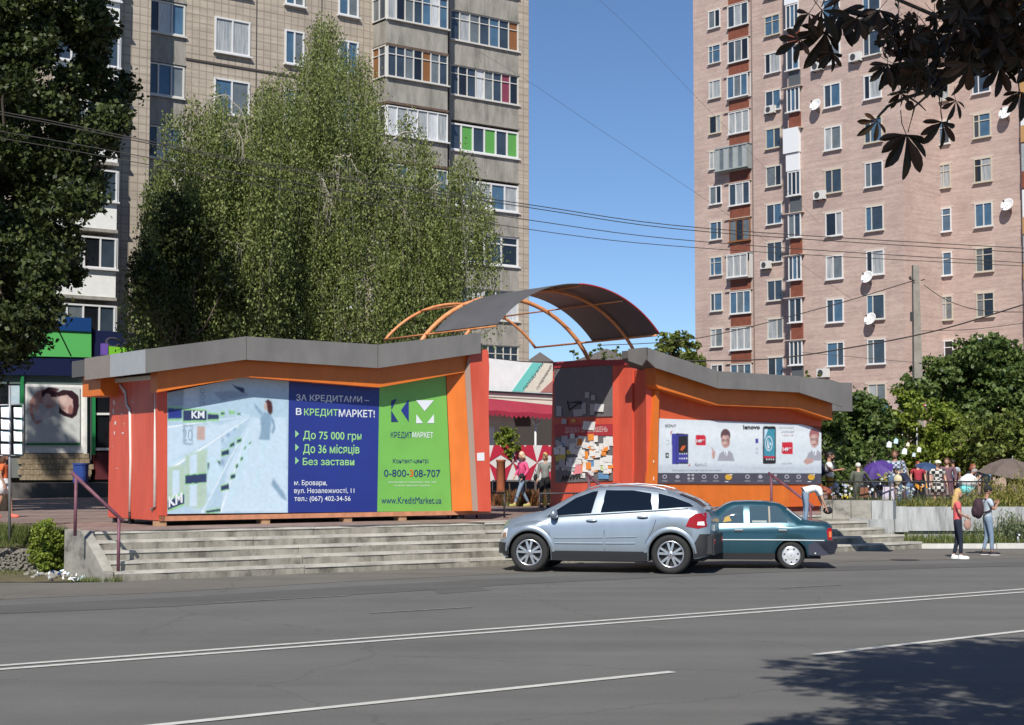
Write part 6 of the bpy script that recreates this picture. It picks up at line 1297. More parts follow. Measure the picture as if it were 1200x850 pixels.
def clump_tree(label, base, blobs, lf, leaf, per, trunk_r, group=None, lean=(0, 0), nl=7, density=1.0, aspect=.7, name='leafy_tree', bark=None, squash=.8, shell=.55, cat='tree'):
    """blobs: (x,y,z,r) crown lobes in world space; leaves gathered in twig clusters near each lobe's surface"""
    t = thing(name, label, cat, base, 0, group); C = []; S_ = []
    for x, y, z, r in blobs:
        nc = max(3, int(per*density*r*r/1.0))
        for _ in range(nc):
            d = V((random.gauss(0, 1), random.gauss(0, 1), random.gauss(0, 1))).normalized(); q = r*(random.uniform(shell, 1.06))
            c = V((x, y, z))+V((d.x*q, d.y*q, d.z*q*squash)); cr = random.uniform(.10, .24)*min(1.6, r)
            k = int(random.uniform(9, 20)); 
            pts_ = np.random.normal(size=(k, 3))*cr*np.array([1, 1, .6])+np.array(c); C.append(pts_); S_.append(np.random.uniform(.7, 1.3, k)*leaf)
    C = np.concatenate(C); S_ = np.concatenate(S_)
    part('crown', _shift(leaves_mesh('crown', C, S_, lf, aspect), base), t, world=False, kind='stuff')
    m = MB().use(bark or BARK); bs = V(base); top = max(b[2] for b in blobs); cx = sum(b[0] for b in blobs)/len(blobs); cy = sum(b[1] for b in blobs)/len(blobs)
    hub = V((cx*.5+bs.x*.5, cy*.5+bs.y*.5, bs.z+(top-bs.z)*.45)); pts = limb(m, bs-V((0, 0, .1)), hub, trunk_r, trunk_r*.6, .1)
    part('trunk', m, t)
    m = MB().use(bark or BARK)
    for x, y, z, r in random.sample(blobs, min(nl*2, len(blobs))): limb(m, pts[random.choice((-1, -1, -2))], (x, y, z), trunk_r*.4, trunk_r*.08, .2)
    part('limbs', m, t, kind='stuff'); return t
def _shift(me, base):
    me.transform(Matrix.Translation(-V(base))); return me
def blobs_px(spec, Z, dz=2.0, k=1.0, extra=0):
    """spec: (px, py, radius_px) at distance Z -> lobes with spread depth"""
    out = []
    for px, py, r in spec:
        Zj = Z+random.uniform(-dz, dz); p = gy(px, py, Zj); out.append((p.x, p.y, p.z, r*Zj/1900*k))
    return out
def fill_outline(poly, n, rpx):
    """random lobe centres inside a measured outline"""
    def inside(x, y):
        c = False
        for (x0, y0), (x1, y1) in zip(poly, poly[1:]+poly[:1]):
            if (y0 > y) != (y1 > y) and x < (x1-x0)*(y-y0)/(y1-y0)+x0: c = not c
        return c
    out = []; xs = [p[0] for p in poly]; ys = [p[1] for p in poly]
    while len(out) < n:
        x, y = random.uniform(min(xs), max(xs)), random.uniform(min(ys), max(ys))
        if inside(x, y): out.append((x, y, random.uniform(*rpx)))
    return out
# big dark tree at the left
P = gz(55, 575, PZ); Zt = 45.0; bs = gy(6, 560, Zt); bs = V((bs.x, bs.y, PZ))
out = [(-230, -160), (140, -160), (158, 0), (140, 60), (152, 120), (132, 190), (152, 230), (118, 262), (96, 300), (90, 350), (62, 380), (30, 410), (10, 440), (-20, 455), (-120, 470), (-230, 400)]
bl_ = blobs_px(fill_outline([(x-10 if x > 0 else x, y) for x, y in out], 400, (14, 34)), Zt, 3.4)
clump_tree('large dark leafy tree filling the left edge of the view', bs, bl_, LF_DARK, .15, 150, .22, name='leafy_tree', shell=.3)
# weeping birches
def birch(label, bx_, Z, outline, ns, seed, twigs=(), density=1.0):
    rn2 = random.Random(seed); B = gy(bx_, 560, Z); base = V((B.x, B.y, PZ)); t = thing('weeping_birch', label, 'tree', base, 0, 'weeping birches')
    top = {}; xs = [p[0] for p in outline]
    def inside(x, y):
        c = False
        for (x0, y0), (x1, y1) in zip(outline, outline[1:]+outline[:1]):
            if (y0 > y) != (y1 > y) and x < (x1-x0)*(y-y0)/(y1-y0)+x0: c = not c
        return c
    C = []; Sz = []; strands = []; tw = MB().use(TWIG)
    ymin, ymax = min(p[1] for p in outline), max(p[1] for p in outline); got = 0
    while got < ns:
        x, y = rn2.uniform(min(xs), max(xs)), rn2.uniform(ymin, ymax)
        if not inside(x, y): continue
        if got % 66 == 0: ax_, ay_, az_ = x, y, rn2.uniform(-3.2, 3.2)
        x = ax_+rn2.gauss(0, 11); y = ay_+rn2.gauss(0, 6)+(x-ax_)**2*.07
        got += 1; Zs_ = Z+az_*1.25+rn2.gauss(0, .35); p = gy(x, y, Zs_); ln = rn2.uniform(1.4, 5.2); k = int(ln/.10*rn2.uniform(.6, 1)); sw = rn2.uniform(-.12, .12); sy = rn2.uniform(-.1, .1)
        u = np.random.rand(k); th = np.random.normal(0, .075, (k, 3)); c = np.stack([p.x+sw*u*ln, p.y+sy*u*ln, p.z-u*ln], 1)+th
        # keep the strand above the outline's lower edge
        C.append(c); Sz.append(np.random.uniform(.065, .135, k))
        if rn2.random() < .05: tw.tube([p+V((-sw*.3, 0, .15)), p, V((p.x+sw*ln*.5, p.y, p.z-ln*.5)), V((p.x+sw*ln, p.y, p.z-ln))], [.010, .009, .006, .003], 3, cap=False)
    C = np.concatenate(C); Sz = np.concatenate(Sz)
    part('crown', _shift(leaves_mesh('crown', C, Sz, LF_BIRCH, .62, hang=True), base), t, world=False, kind='stuff')
    part('twigs', tw, t, kind='stuff')
    m = MB().use(BIRCHB); hub = gy(bx_+rn2.uniform(-10, 10), 240, Z); pts = limb(m, base-V((0, 0, .1)), hub, .24, .12, .12, 9); part('trunk', m, t)
    m = MB().use(BIRCHB)
    for _ in range(13):
        i = rn2.randrange(3, 10); a = pts[i]; x = rn2.uniform(min(xs), max(xs))*.7+bx_*.3; y = ymin+rn2.uniform(.35, .6)*(ymax-ymin)
        e = gy(x, y, Z+rn2.uniform(-2, 2)); mid = (a+e)/2+V((0, 0, 1.0)); m.tube([a, (a+mid)/2+V((0, 0, .2)), mid, (mid+e)/2+V((0, 0, .2)), e], [.09, .07, .05, .035, .015], 6)
    part('limbs', m, t, kind='stuff')
    m = MB().use(TWIG)
    for pl_, r_ in twigs:
        zz = Z-3.4+.3*rn2.random(); Q = [gy(x, y, zz) for x, y in pl_]; P_ = []
        for i in range(len(Q)-1):
            p0, p1, p2, p3 = Q[max(i-1, 0)], Q[i], Q[i+1], Q[min(i+2, len(Q)-1)]
            for s_ in range(4): u = s_/4; P_.append(.5*((2*p1)+(p2-p0)*u+(2*p0-5*p1+4*p2-p3)*u*u+(3*p1-p0-3*p2+p3)*u**3)+V((rn2.gauss(0, .03), 0, rn2.gauss(0, .03))))
        P_.append(Q[-1]); m.tube(P_, [r_*.75*(1-.75*i/(len(P_)-1)) for i in range(len(P_))], 5)
        for q_ in P_[2:]:
            for _k in range(1): e1 = q_+V((rn2.gauss(0, .18), 0, -rn2.uniform(.1, .3))); m.tube([q_, e1, e1+V((rn2.gauss(0, .06), 0, -rn2.uniform(.3, .9)))], [r_*.3, r_*.2, .004], 4)
    if twigs: part('bare_branch', m, t, kind='stuff')
    return t
o1 = [(300, 75), (340, 30), (375, 18), (405, 30), (432, 35), (445, 70), (440, 105), (470, 125), (500, 128), (535, 150), (555, 195), (578, 225), (570, 262), (545, 250), (535, 300), (524, 345), (505, 385), (440, 405), (330, 405), (290, 380), (280, 250), (262, 180), (285, 120)]
birch('tallest weeping birch with thick hanging foliage in front of the beige block', 424, 61, o1, 9600, 3, [
    ([(412, 182), (398, 183), (393, 190), (396, 205), (401, 222)], .05), ([(372, 205), (380, 215), (384, 230), (378, 250)], .06), ([(384, 230), (388, 240), (387, 258)], .03), ([(412, 186), (418, 200), (424, 215)], .03),
([(376, 310), (377, 335), (380, 370)], .03), ([(445, 215), (470, 240), (474, 255)], .035), ([(500, 225), (520, 212), (555, 215)], .03), ([(470, 205), (476, 230), (474, 260)], .03)])
o2 = [(165, 250), (178, 190), (195, 150), (212, 108), (245, 100), (285, 112), (310, 90), (330, 150), (325, 260), (318, 395), (250, 400), (175, 395), (160, 330)]
birch('lower weeping birch in shade beside the blue shadowed balconies', 208, 57, o2, 6200, 5, [
    ([(228, 150), (240, 122), (262, 112), (282, 130), (290, 165)], .045), ([(258, 160), (270, 152), (282, 158), (285, 185)], .05), ([(232, 292), (260, 283), (283, 286), (300, 282)], .05), ([(300, 282), (312, 290), (318, 300)], .03), ([(225, 95), (248, 118)], .02)])
# trees behind the market
b_ = gy(200, 560, 53.5); clump_tree('added dark tree standing in for shade between the big left tree and weeping birches', V((b_.x, b_.y, PZ)), blobs_px(fill_outline([(160, 300), (180, 255), (215, 235), (255, 250), (285, 300), (292, 400), (165, 400)], 60, (10, 20)), 53.5, 1.2), LF_DARK, .12, 120, .15, squash=1.5)  # added tree; its dark leaves stand in for shade on the birches
def ctree(label, px, Z, spec, lf, leaf, per, tr, group=None, dz=1.5, **k):
    b = gy(px, 560, Z); return clump_tree(label, V((b.x, b.y, PZ)), blobs_px(spec, Z, dz), lf, leaf, per, tr, group, **k)
G_ = 'trees behind the market'
ctree('dark dense tree directly right of the right kiosk', 990, 57, fill_outline([(962, 488), (985, 472), (1030, 476), (1040, 520), (1035, 570), (965, 575)], 60, (11, 22)), LF_SPR, .17, 110, .14, G_)
ctree('light green maple in front of the concrete pole', 1070, 58, fill_outline([(1042, 466), (1062, 458), (1075, 480), (1100, 472), (1120, 488), (1150, 505), (1160, 540), (1120, 560), (1060, 560), (1035, 520)], 80, (9, 18)), LF_MAPLE, .16, 100, .12, G_, shell=.3)
ctree('tall dark spreading tree at the right edge with feathery branch tips', 1155, 62, fill_outline([(1095, 425), (1105, 412), (1120, 425), (1138, 406), (1160, 398), (1180, 410), (1215, 428), (1240, 470), (1240, 545), (1170, 545), (1120, 480), (1062, 455), (1045, 448), (1075, 438)], 130, (9, 22)), LF_SPR, .18, 95, .25, G_, shell=.35)
ctree('mid green bushy tree low at the right edge behind the brown umbrella', 1180, 55, fill_outline([(1120, 500), (1150, 495), (1240, 480), (1240, 560), (1130, 560)], 55, (10, 18)), LF_MIX, .16, 95, .12, G_)
ctree('small dark shrub left of the purple umbrella behind the seated person', 1000, 53, fill_outline([(975, 520), (1045, 520), (1050, 575), (975, 578)], 26, (9, 15)), LF_SPR, .15, 60, .06, G_)
ctree('round tree in the gap between the canopy and the brick tower', 790, 118, fill_outline([(757, 402), (775, 393), (800, 386), (815, 398), (822, 440), (760, 440)], 22, (8, 14)), LF_MIX, .30, 26, .2, None, 3)
ctree('thin small tree above the notice board far behind the opening', 712, 100, [(690, 414, 5), (700, 408, 6), (712, 415, 6), (722, 409, 5), (705, 422, 7), (728, 418, 6), (671, 412, 3), (676, 418, 4)], LF_MIX, .20, 16, .12, None, 2)
ctree('shrub growing at the foot of the tower above the grey kiosk roof', 955, 80, [(945, 440, 7), (960, 446, 8), (972, 452, 8), (985, 470, 10), (1000, 466, 9), (990, 455, 6)], LF_MIX, .18, 40, .06, None, 1)
# shrub at the left of the steps
b = gz(60, 667, .02); b = V((b.x, b.y, 0))
clump_tree('bright green bush beside the left end of the steps', b, blobs_px(fill_outline([(40, 622), (58, 614), (78, 622), (86, 640), (82, 662), (48, 664), (36, 645)], 34, (6, 10)), 32.35, .3), LF_MAPLE, .06, 1500, .03, name='bush', cat='bush')
# climbing plant in the cafe
b = gy(597, 560, 52.5); clump_tree('leafy climbing plant in the cafe opening', V((b.x, b.y, PZ)), blobs_px(fill_outline([(584, 500), (606, 500), (607, 528), (596, 545), (585, 520)], 22, (4, 7)), 52.5, .3), LF_MAPLE, .10, 260, .03, name='climbing_plant', cat='plant')
# ---- horse chestnut beside the camera: its low twigs hang into the view, its crown shades the road
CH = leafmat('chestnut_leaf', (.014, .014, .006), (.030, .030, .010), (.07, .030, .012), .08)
def leaflet(m, O, d, nrm, L, wd):
    d = d.normalized(); s = d.cross(nrm).normalized(); n_ = s.cross(d); prof = [(0, .04), (.2, .32), (.45, .75), (.68, 1.0), (.85, .8), (.95, .35), (1.0, 0)]
    vs = []; jit = [random.uniform(.85, 1.12) for _ in prof]
    for i, (t, w_) in enumerate(prof):
        c = O+d*L*t+n_*(-.22*L*t*t); ww = wd*w_*.5*jit[i]; vs += [c-s*ww+n_*ww*.35, c, c+s*ww+n_*ww*.35]
    m.add(vs, [(3*i+j, 3*i+3+j, 3*i+4+j, 3*i+1+j) for i in range(len(prof)-1) for j in (0, 1)])
def palmate(sc, nl):
    m = MB().use(CH); m.smooth = False
    for k in range(nl):
        a = (k-(nl-1)/2)*(R(205)/nl)+random.gauss(0, .1); f = 1-.38*abs(k-(nl-1)/2)/((nl-1)/2)
        d = V((math.sin(a), random.gauss(0, .12), -math.cos(a)*.95-.15)); leaflet(m, V((0, 0, 0)), d, V((random.gauss(0, .25), -1, random.gauss(0, .25))), .20*sc*f, .060*sc*f)
    m.tube([(0, 0, 0), (0, .03, .06), (.01, .05, .13)], .0025, 4); return m.mesh('leaf')
PM = [palmate(1, 7), palmate(.9, 5), palmate(1.05, 7), palmate(.85, 6)]
tb = V((6.2, 5.5, 0)); ct = thing('chestnut_tree', 'horse chestnut beside the camera with dark leaves hanging into the top right', 'tree', tb, 0)
m = MB().use(BARK); trunk = limb(m, tb, tb+V((-.4, .5, 4.2)), .27, .18, .1, 8); part('trunk', m, ct)
Zc = 7.3
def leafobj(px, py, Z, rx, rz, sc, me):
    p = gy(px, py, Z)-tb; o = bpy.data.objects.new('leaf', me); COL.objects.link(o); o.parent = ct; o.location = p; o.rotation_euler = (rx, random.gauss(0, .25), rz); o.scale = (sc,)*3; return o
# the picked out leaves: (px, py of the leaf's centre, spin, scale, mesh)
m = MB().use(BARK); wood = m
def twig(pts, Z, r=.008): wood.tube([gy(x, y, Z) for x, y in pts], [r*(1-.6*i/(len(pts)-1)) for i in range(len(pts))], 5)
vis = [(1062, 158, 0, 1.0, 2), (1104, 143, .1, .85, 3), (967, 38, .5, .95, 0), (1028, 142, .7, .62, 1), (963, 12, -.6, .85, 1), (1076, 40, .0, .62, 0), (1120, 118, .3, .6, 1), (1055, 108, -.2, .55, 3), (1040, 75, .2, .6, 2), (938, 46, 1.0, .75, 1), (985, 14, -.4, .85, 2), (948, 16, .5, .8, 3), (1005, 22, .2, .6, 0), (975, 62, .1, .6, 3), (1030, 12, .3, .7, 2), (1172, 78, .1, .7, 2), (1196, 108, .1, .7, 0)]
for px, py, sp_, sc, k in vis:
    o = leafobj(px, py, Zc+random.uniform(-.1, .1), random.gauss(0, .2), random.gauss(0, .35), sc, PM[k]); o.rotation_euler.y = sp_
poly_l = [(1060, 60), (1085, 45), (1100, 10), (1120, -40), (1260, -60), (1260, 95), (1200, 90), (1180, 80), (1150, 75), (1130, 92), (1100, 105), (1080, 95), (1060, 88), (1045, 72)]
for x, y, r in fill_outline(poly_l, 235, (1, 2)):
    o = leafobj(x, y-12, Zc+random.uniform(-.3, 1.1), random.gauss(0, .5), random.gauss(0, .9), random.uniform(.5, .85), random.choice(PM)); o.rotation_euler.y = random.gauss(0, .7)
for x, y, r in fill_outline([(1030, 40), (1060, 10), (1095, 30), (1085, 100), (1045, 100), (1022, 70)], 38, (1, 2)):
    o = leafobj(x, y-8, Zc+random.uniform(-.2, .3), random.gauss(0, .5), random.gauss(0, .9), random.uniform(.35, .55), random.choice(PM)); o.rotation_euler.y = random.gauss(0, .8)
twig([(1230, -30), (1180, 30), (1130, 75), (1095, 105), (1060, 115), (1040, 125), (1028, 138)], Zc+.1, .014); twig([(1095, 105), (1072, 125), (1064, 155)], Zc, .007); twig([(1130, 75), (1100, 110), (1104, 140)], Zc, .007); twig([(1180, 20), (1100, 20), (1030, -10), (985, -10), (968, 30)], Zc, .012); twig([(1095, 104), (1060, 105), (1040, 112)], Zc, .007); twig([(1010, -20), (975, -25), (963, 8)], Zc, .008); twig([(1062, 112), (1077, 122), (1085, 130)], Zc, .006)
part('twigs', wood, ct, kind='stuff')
m = MB().use(CH); p = gy(1066, 124, Zc); m.ell(p, (.021, .021, .023), 9, 7); part('conker', m, ct)
# main crown above and beside the camera, out of view, plus its limbs
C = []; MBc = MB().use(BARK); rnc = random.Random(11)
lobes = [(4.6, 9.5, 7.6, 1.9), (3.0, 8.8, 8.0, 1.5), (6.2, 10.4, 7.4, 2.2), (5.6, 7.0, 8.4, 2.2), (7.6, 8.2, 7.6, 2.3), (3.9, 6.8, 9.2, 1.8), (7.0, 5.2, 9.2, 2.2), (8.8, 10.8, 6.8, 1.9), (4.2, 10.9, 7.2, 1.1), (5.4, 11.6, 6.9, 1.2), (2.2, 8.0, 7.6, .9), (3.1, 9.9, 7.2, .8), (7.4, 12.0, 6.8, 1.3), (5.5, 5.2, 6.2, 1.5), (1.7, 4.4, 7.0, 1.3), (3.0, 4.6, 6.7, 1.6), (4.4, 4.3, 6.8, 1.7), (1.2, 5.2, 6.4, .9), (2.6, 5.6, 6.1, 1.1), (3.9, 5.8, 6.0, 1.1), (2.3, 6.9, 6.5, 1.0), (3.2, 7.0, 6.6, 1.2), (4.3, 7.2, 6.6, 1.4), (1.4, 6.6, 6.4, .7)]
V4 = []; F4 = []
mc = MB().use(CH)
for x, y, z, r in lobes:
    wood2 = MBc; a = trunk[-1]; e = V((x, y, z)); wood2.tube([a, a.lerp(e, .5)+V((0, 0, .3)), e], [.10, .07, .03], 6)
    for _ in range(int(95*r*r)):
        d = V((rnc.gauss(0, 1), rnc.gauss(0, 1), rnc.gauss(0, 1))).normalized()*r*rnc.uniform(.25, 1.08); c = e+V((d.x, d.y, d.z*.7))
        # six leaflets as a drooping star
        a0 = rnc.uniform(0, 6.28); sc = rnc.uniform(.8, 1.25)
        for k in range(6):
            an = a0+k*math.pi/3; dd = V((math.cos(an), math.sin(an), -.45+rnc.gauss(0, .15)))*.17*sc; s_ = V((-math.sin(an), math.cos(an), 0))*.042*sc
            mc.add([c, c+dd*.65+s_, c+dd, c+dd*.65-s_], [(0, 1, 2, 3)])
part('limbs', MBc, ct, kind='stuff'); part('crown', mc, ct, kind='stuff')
# ================================================================== cafe seen through the opening
CO = gy(610, 560, 54.5); CO.z = PZ; cD = V((.8192, .5736, 0)); cN = V((.5736, -.8192, 0))
def cp(px, py, v=0.0): return onpl(px, py, CO+cN*v, cN)
CF = thing('cafe', 'low cafe with slanted cream and teal sign and dark red awning', 'cafe', CO)
CRM = mat('cream_board', (.68, .63, .52), .6, var=.05); TL = mat('teal_stripe', (.16, .56, .50), .5); MAR = mat('maroon_awning', (.33, .02, .045), .7, var=.15, vscale=2); BRP = mat('brick_pink_print', (.42, .16, .14), .6)
def cs(pts, v, th, mt, name, par=None, **k):
    m = MB().use(mt); m.slab([cp(x, y, v) for x, y in pts], -cN*th); return part(name, m, par or CF, **k)
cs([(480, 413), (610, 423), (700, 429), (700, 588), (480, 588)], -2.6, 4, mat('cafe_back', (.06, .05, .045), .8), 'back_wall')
sg = cs([(520, 414), (612, 424.5), (662, 427), (662, 462.5), (520, 456)], 0, .15, WHITE, 'sign_board')
cs([(624, 425.3), (637, 426), (613, 459.2), (600, 458.6)], .01, .01, TL, 'teal_stripe', sg); cs([(637, 426), (662, 427.2), (662, 461), (613, 459.2)], .008, .008, CRM, 'cream_field', sg); cs([(662, 432), (662, 461), (633, 460)], .013, .005, BRP, 'pink_field', sg)
mb = MB(); text_quad(mb, 'продукти', cp(615, 458.5, .02), cp(637.5, 428, .02), cp(612.8, 455.5, .02), mat('sign_letters', (.12, .09, .08), .6), .0); part('lettering', mb, sg)
mb = MB(); text_quad(mb, 'супермаркет', cp(630.5, 458, .02), cp(648, 430, .02), cp(628.3, 455, .02), MATS['sign_letters'], .0); part('lettering', mb, sg)
cs([(520, 455), (662, 462.6), (662, 464.6), (520, 457)], .12, .2, BLACK, 'dark_trim'); cs([(520, 457), (662, 464.6), (662, 480), (520, 474)], .05, .2, CRM, 'cream_band'); cs([(520, 461.5), (662, 469), (662, 470), (520, 462.4)], .07, .03, mat('band_line', (.4, .36, .3), .7), 'band_line')
m = MB().use(MAR); a0, a1 = cp(540, 463.6, .1), cp(662, 476.5, .1); n = 22; top_ = [a0.lerp(a1, i/n) for i in range(n+1)]; b0, b1 = cp(540, 479.5, 1.3), cp(662, 486, 1.3); lo = [b0.lerp(b1, i/n)+V((0, 0, .02*math.sin(i))) for i in range(n+1)]
m.add(top_+lo, [(i, i+1, n+2+i, n+1+i) for i in range(n)]); part('awning', m, CF)
m = MB().use(MAR)
for i in range(n):
    p, q = lo[i], lo[i+1]; k = 5; vs = [p, q]+[q.lerp(p, j/k)+V((0, 0, -.10-.09*math.sin(math.pi*j/k))) for j in range(k+1)]; m.add(vs, [list(range(len(vs)))])
part('awning_valance', m, CF)
cs([(560, 484), (597, 484), (601, 489), (603, 496), (560, 496.5)], .2, .1, WHITE, 'white_panel'); cs([(560, 500), (579.5, 500), (579.5, 560), (560, 560)], .1, .15, WHITE, 'white_pillar')
cs([(603, 486), (622, 486), (622, 500), (606, 500)], -.4, .1, mat('brown_board2', (.10, .07, .06), .7), 'inner_board')
m = MB().use(WHITE); m.tube([cp(627.5, 482, .9), cp(627.5, 588, .9)], .035, 8); m.tube([cp(620, 486, .9), cp(627.5, 499, .9)], .025, 6); m.tube([cp(633, 493, .9), cp(627.5, 499, .9)], .025, 6); part('awning_post', m, CF)
pf = thing('patterned_fence', 'red and white triangle patterned cafe fence panels behind the opening', 'fence', CO+cN*1.6)
RW = mat('fence_red', (.48, .02, .05), .6); WW = mat('fence_white', (.70, .68, .66), .6)
for j in (572.5, 601, 629.5, 658):
    x0, x1 = j-14.2, j+14.2; m = MB().use(WW); m.slab([cp(x0, 522, 1.5), cp(x1, 522, 1.5), cp(x1, 564, 1.5), cp(x0, 564, 1.5)], -cN*.05); pn = part('panel', m, pf)
    m = MB().use(RW)
    for pts in ([(j, 542), (j-12.5, 522), (j-5, 522)], [(j, 542), (j+6, 522), (j+13, 522)], [(j, 542), (x0, 533), (x0, 524), (j-12.5, 522)], [(j, 542), (x1, 533), (x1, 524), (j+13, 522)], [(j, 542), (x0, 553), (x0, 562), (j-8, 564)], [(j, 542), (x1, 553), (x1, 562), (j+8, 564)]): m.poly([cp(x, y, 1.515) for x, y in pts])
    part('red_pattern', m, pn, kind='stuff')
m = MB().use(mat('terracotta', (.42, .13, .06), .8)); p = cp(587, 562, 2.6); m.lathe([(.14, -.9), (.14, .55), (.16, .56), (.16, .62)], p, V((0, 0, 1)), 14); single('terracotta_column', m, 'short terracotta column in front of the patterned cafe fence', 'column', loc=V((p.x, p.y, PZ)))
b0 = cp(574, 588, 2.4); b1 = cp(650, 588, 2.4)
tufts('flower_bed', 2600, inquad((b0.x, b0.y, PZ), (b1.x, b1.y, PZ), (b1.x+.6, b1.y-1.3, PZ), (b0.x+.6, b0.y-1.3, PZ)), (.10, .55), leafmat('flower_leaves', (.05, .08, .02), (.15, .15, .05), (.30, .12, .06), .3), .5)
# low railings beside the steps
def railing(label, A, B, hgt, nposts, r=.022, mt=DARKM, low=True, group=None, cat='railing', mid=0):
    t = thing('railing', label, cat, A, 0, group); A, B = V(A), V(B)
    m = MB().use(mt); m.tube([A+V((0, 0, hgt)), B+V((0, 0, hgt))], r, 8); part('top_rail', m, t)
    if low: m = MB().use(mt); m.tube([A+V((0, 0, .12)), B+V((0, 0, .12))], r*.8, 6); part('bottom_rail', m, t)
    for i in range(nposts):
        p = A.lerp(B, i/(nposts-1)); m = MB().use(mt); m.tube([p-V((0, 0, .03)), p+V((0, 0, hgt))], r, 8); part('post', m, t)
    for i in range(mid):
        p = A.lerp(B, (i+.5)/mid); m = MB().use(mt); m.tube([p+V((0, 0, .12)), p+V((0, 0, hgt))], r*.35, 4); part('bar', m, t)
    return t
a = gz(591, 607, PZ); railing('short black railing at the right end of the left kiosk', a-KD*1.6, a, .60, 3, low=False)
a = gz(632, 602, PZ); railing('black railing in front of the notice board behind the silver car', a, a+KD*3.4, .52, 4, low=False)
a = gz(577, 592, PZ); railing('thin dark back railing in front of the cafe flower bed', a, a+V((3.2, .6, 0)), .78, 4, low=False, r=.015)
# sloping handrails on the steps
PUR = mat('purple_brown_paint', (.16, .06, .085), .6, var=.3, vscale=8)
def handrail(label, up, lo, ht, hl, over):
    t = thing('handrail', label, 'handrail', up, 0, 'sloping handrails on the steps'); up, lo = V(up), V(lo); a, b = up+V((0, 0, ht)), lo+V((0, 0, hl)); d = (b-a).normalized()
    m = MB().use(PUR); m.tube([a-d*over, b+d*.12], .035, 8); part('rail', m, t)
    for p, h in ((up, ht), (lo, hl)): m = MB().use(PUR); m.tube([p-V((0, 0, .05)), p+V((0, 0, h))], .032, 8); part('post', m, t)
u = gz(88, 625, PZ); l = S0+DS*.12+NS*.18; l.z = .12
tu = onpl(80.5, 553, u, V((0, 1, 0))); handrail('purple brown sloping handrail at the left end of the steps', (u.x, u.y, PZ), (l.x, l.y, RS), 1.05, 1.0, .12)
def along(px, off):
    P0 = S0+NS*off; t = (px-600)/1900; k = (t*P0.y-P0.x)/(DS.x-t*DS.y); return P0+DS*k
u = along(903, 1.6); l = u-NS*1.4; handrail('purple brown handrail on the right side of the steps beyond the teal car', (u.x, u.y, PZ), (l.x, l.y, RS), 1.02, 1.0, .1)
u = along(690, 1.6); l = u-NS*1.4; handrail('purple brown handrail in the middle of the steps behind the silver car', (u.x, u.y, PZ), (l.x, l.y, RS), 1.02, 1.0, .1)
# ================================================================== shops at the far left
def sb(px, py, yl=-3.4): return onpl(px, py, OB+by*yl, by)
SH = thing('shop', 'corner shop with a green and blue sign and a large couple poster in its window', 'shop', sb(60, 570))
GRN = mat('sign_green', (.10, .46, .12), .5); BLU = mat('sign_blue', (.006, .05, .19), .5); NVY = mat('sign_navy', (.006, .012, .055), .5); GFR = mat('frame_green', (.02, .22, .07), .5); STN = mat('stone_base', (.22, .17, .11), .9, col2=(.42, .33, .22), vscale=6, bump=1, bscale=9)
def ss(pts, yl, th, mt, name, par=None, **k): m = MB().use(mt); m.slab([sb(x, y, yl) for x, y in pts], by*th); return part(name, m, par or SH, **k)
ss([(-90, 366), (107, 376), (107, 560), (-90, 560)], -3.2, 1.2, mat('shop_wall', (.16, .18, .17), .7), 'wall')
ss([(-90, 362), (107, 373), (107, 389), (-90, 380)], -3.62, .3, BLU, 'blue_sign_strip'); ss([(-90, 380.4), (107, 389.3), (107, 419), (-90, 415)], -3.55, .25, GRN, 'green_sign'); ss([(-90, 415.5), (107, 419.5), (107, 441), (-90, 438)], -3.5, .3, NVY, 'navy_band')
ss([(-90, 438), (107, 441), (107, 451), (-90, 449)], -3.3, .1, mat('panel_grey_green', (.12, .17, .16), .5), 'transom')
ss([(28, 450), (97.5, 451.5), (97.5, 531), (28, 531)], -3.36, .08, WHITE, 'window_surround')
po = ss([(31.5, 453), (94, 454), (94, 519), (31.5, 519)], -3.42, .03, mat('poster_white', (.62, .64, .62), .4), 'poster')
pm_ = MB(); w3 = lambda x: x/4.723; h3 = lambda y: 440+y/4.723
SH3 = []
def pop(mt, pts, l): SH3.append((mcol(mt), [(w3(x), h3(y)) for x, y in pts], .32))
HD = mat('poster_hair', (.035, .012, .02), .5); SKP = mat('poster_skin', (.50, .26, .22), .5); SKL = mat('poster_skin_light', (.60, .42, .38), .5)
pop(SKP, [(160, 190), (165, 140), (200, 95), (245, 70), (245, 150), (235, 250), (205, 275), (175, 240)], 0); pop(mat('poster_shirt', (.52, .50, .52), .6), [(180, 180), (225, 150), (300, 190), (310, 220), (240, 245), (195, 255)], 1)
pop(HD, [(230, 90), (265, 66), (300, 70), (320, 95), (315, 130), (232, 125)], 2); pop(SKL, [(235, 120), (315, 120), (312, 165), (290, 188), (262, 185), (238, 155)], 3)
pop(HD, [(310, 95), (350, 80), (400, 85), (435, 115), (438, 170), (425, 220), (400, 240), (350, 225), (325, 205), (330, 150)], 2); pop(SKL, [(320, 120), (370, 108), (402, 135), (405, 180), (375, 212), (340, 190), (322, 160)], 4)
pop(HD, [(352, 145), (368, 142), (368, 150), (354, 153)], 5); pop(HD, [(330, 205), (365, 205), (362, 213), (332, 214)], 5); pop(SKP, [(348, 178), (372, 172), (366, 186), (352, 188)], 5)
for cx, cy, rx, ry, c_ in ((262, 125, 20, 24, (.66, .46, .42)), (350, 140, 22, 26, (.68, .50, .46)), (390, 190, 14, 26, (.36, .18, .16)), (270, 172, 22, 10, (.45, .24, .21)), (300, 80, 30, 10, (.10, .04, .05)), (200, 160, 18, 40, (.62, .38, .33))): SH3.append((c_, [(w3(cx+rx*math.cos(a)), h3(cy+ry*math.sin(a))) for a in [i*.6283 for i in range(10)]], .6))
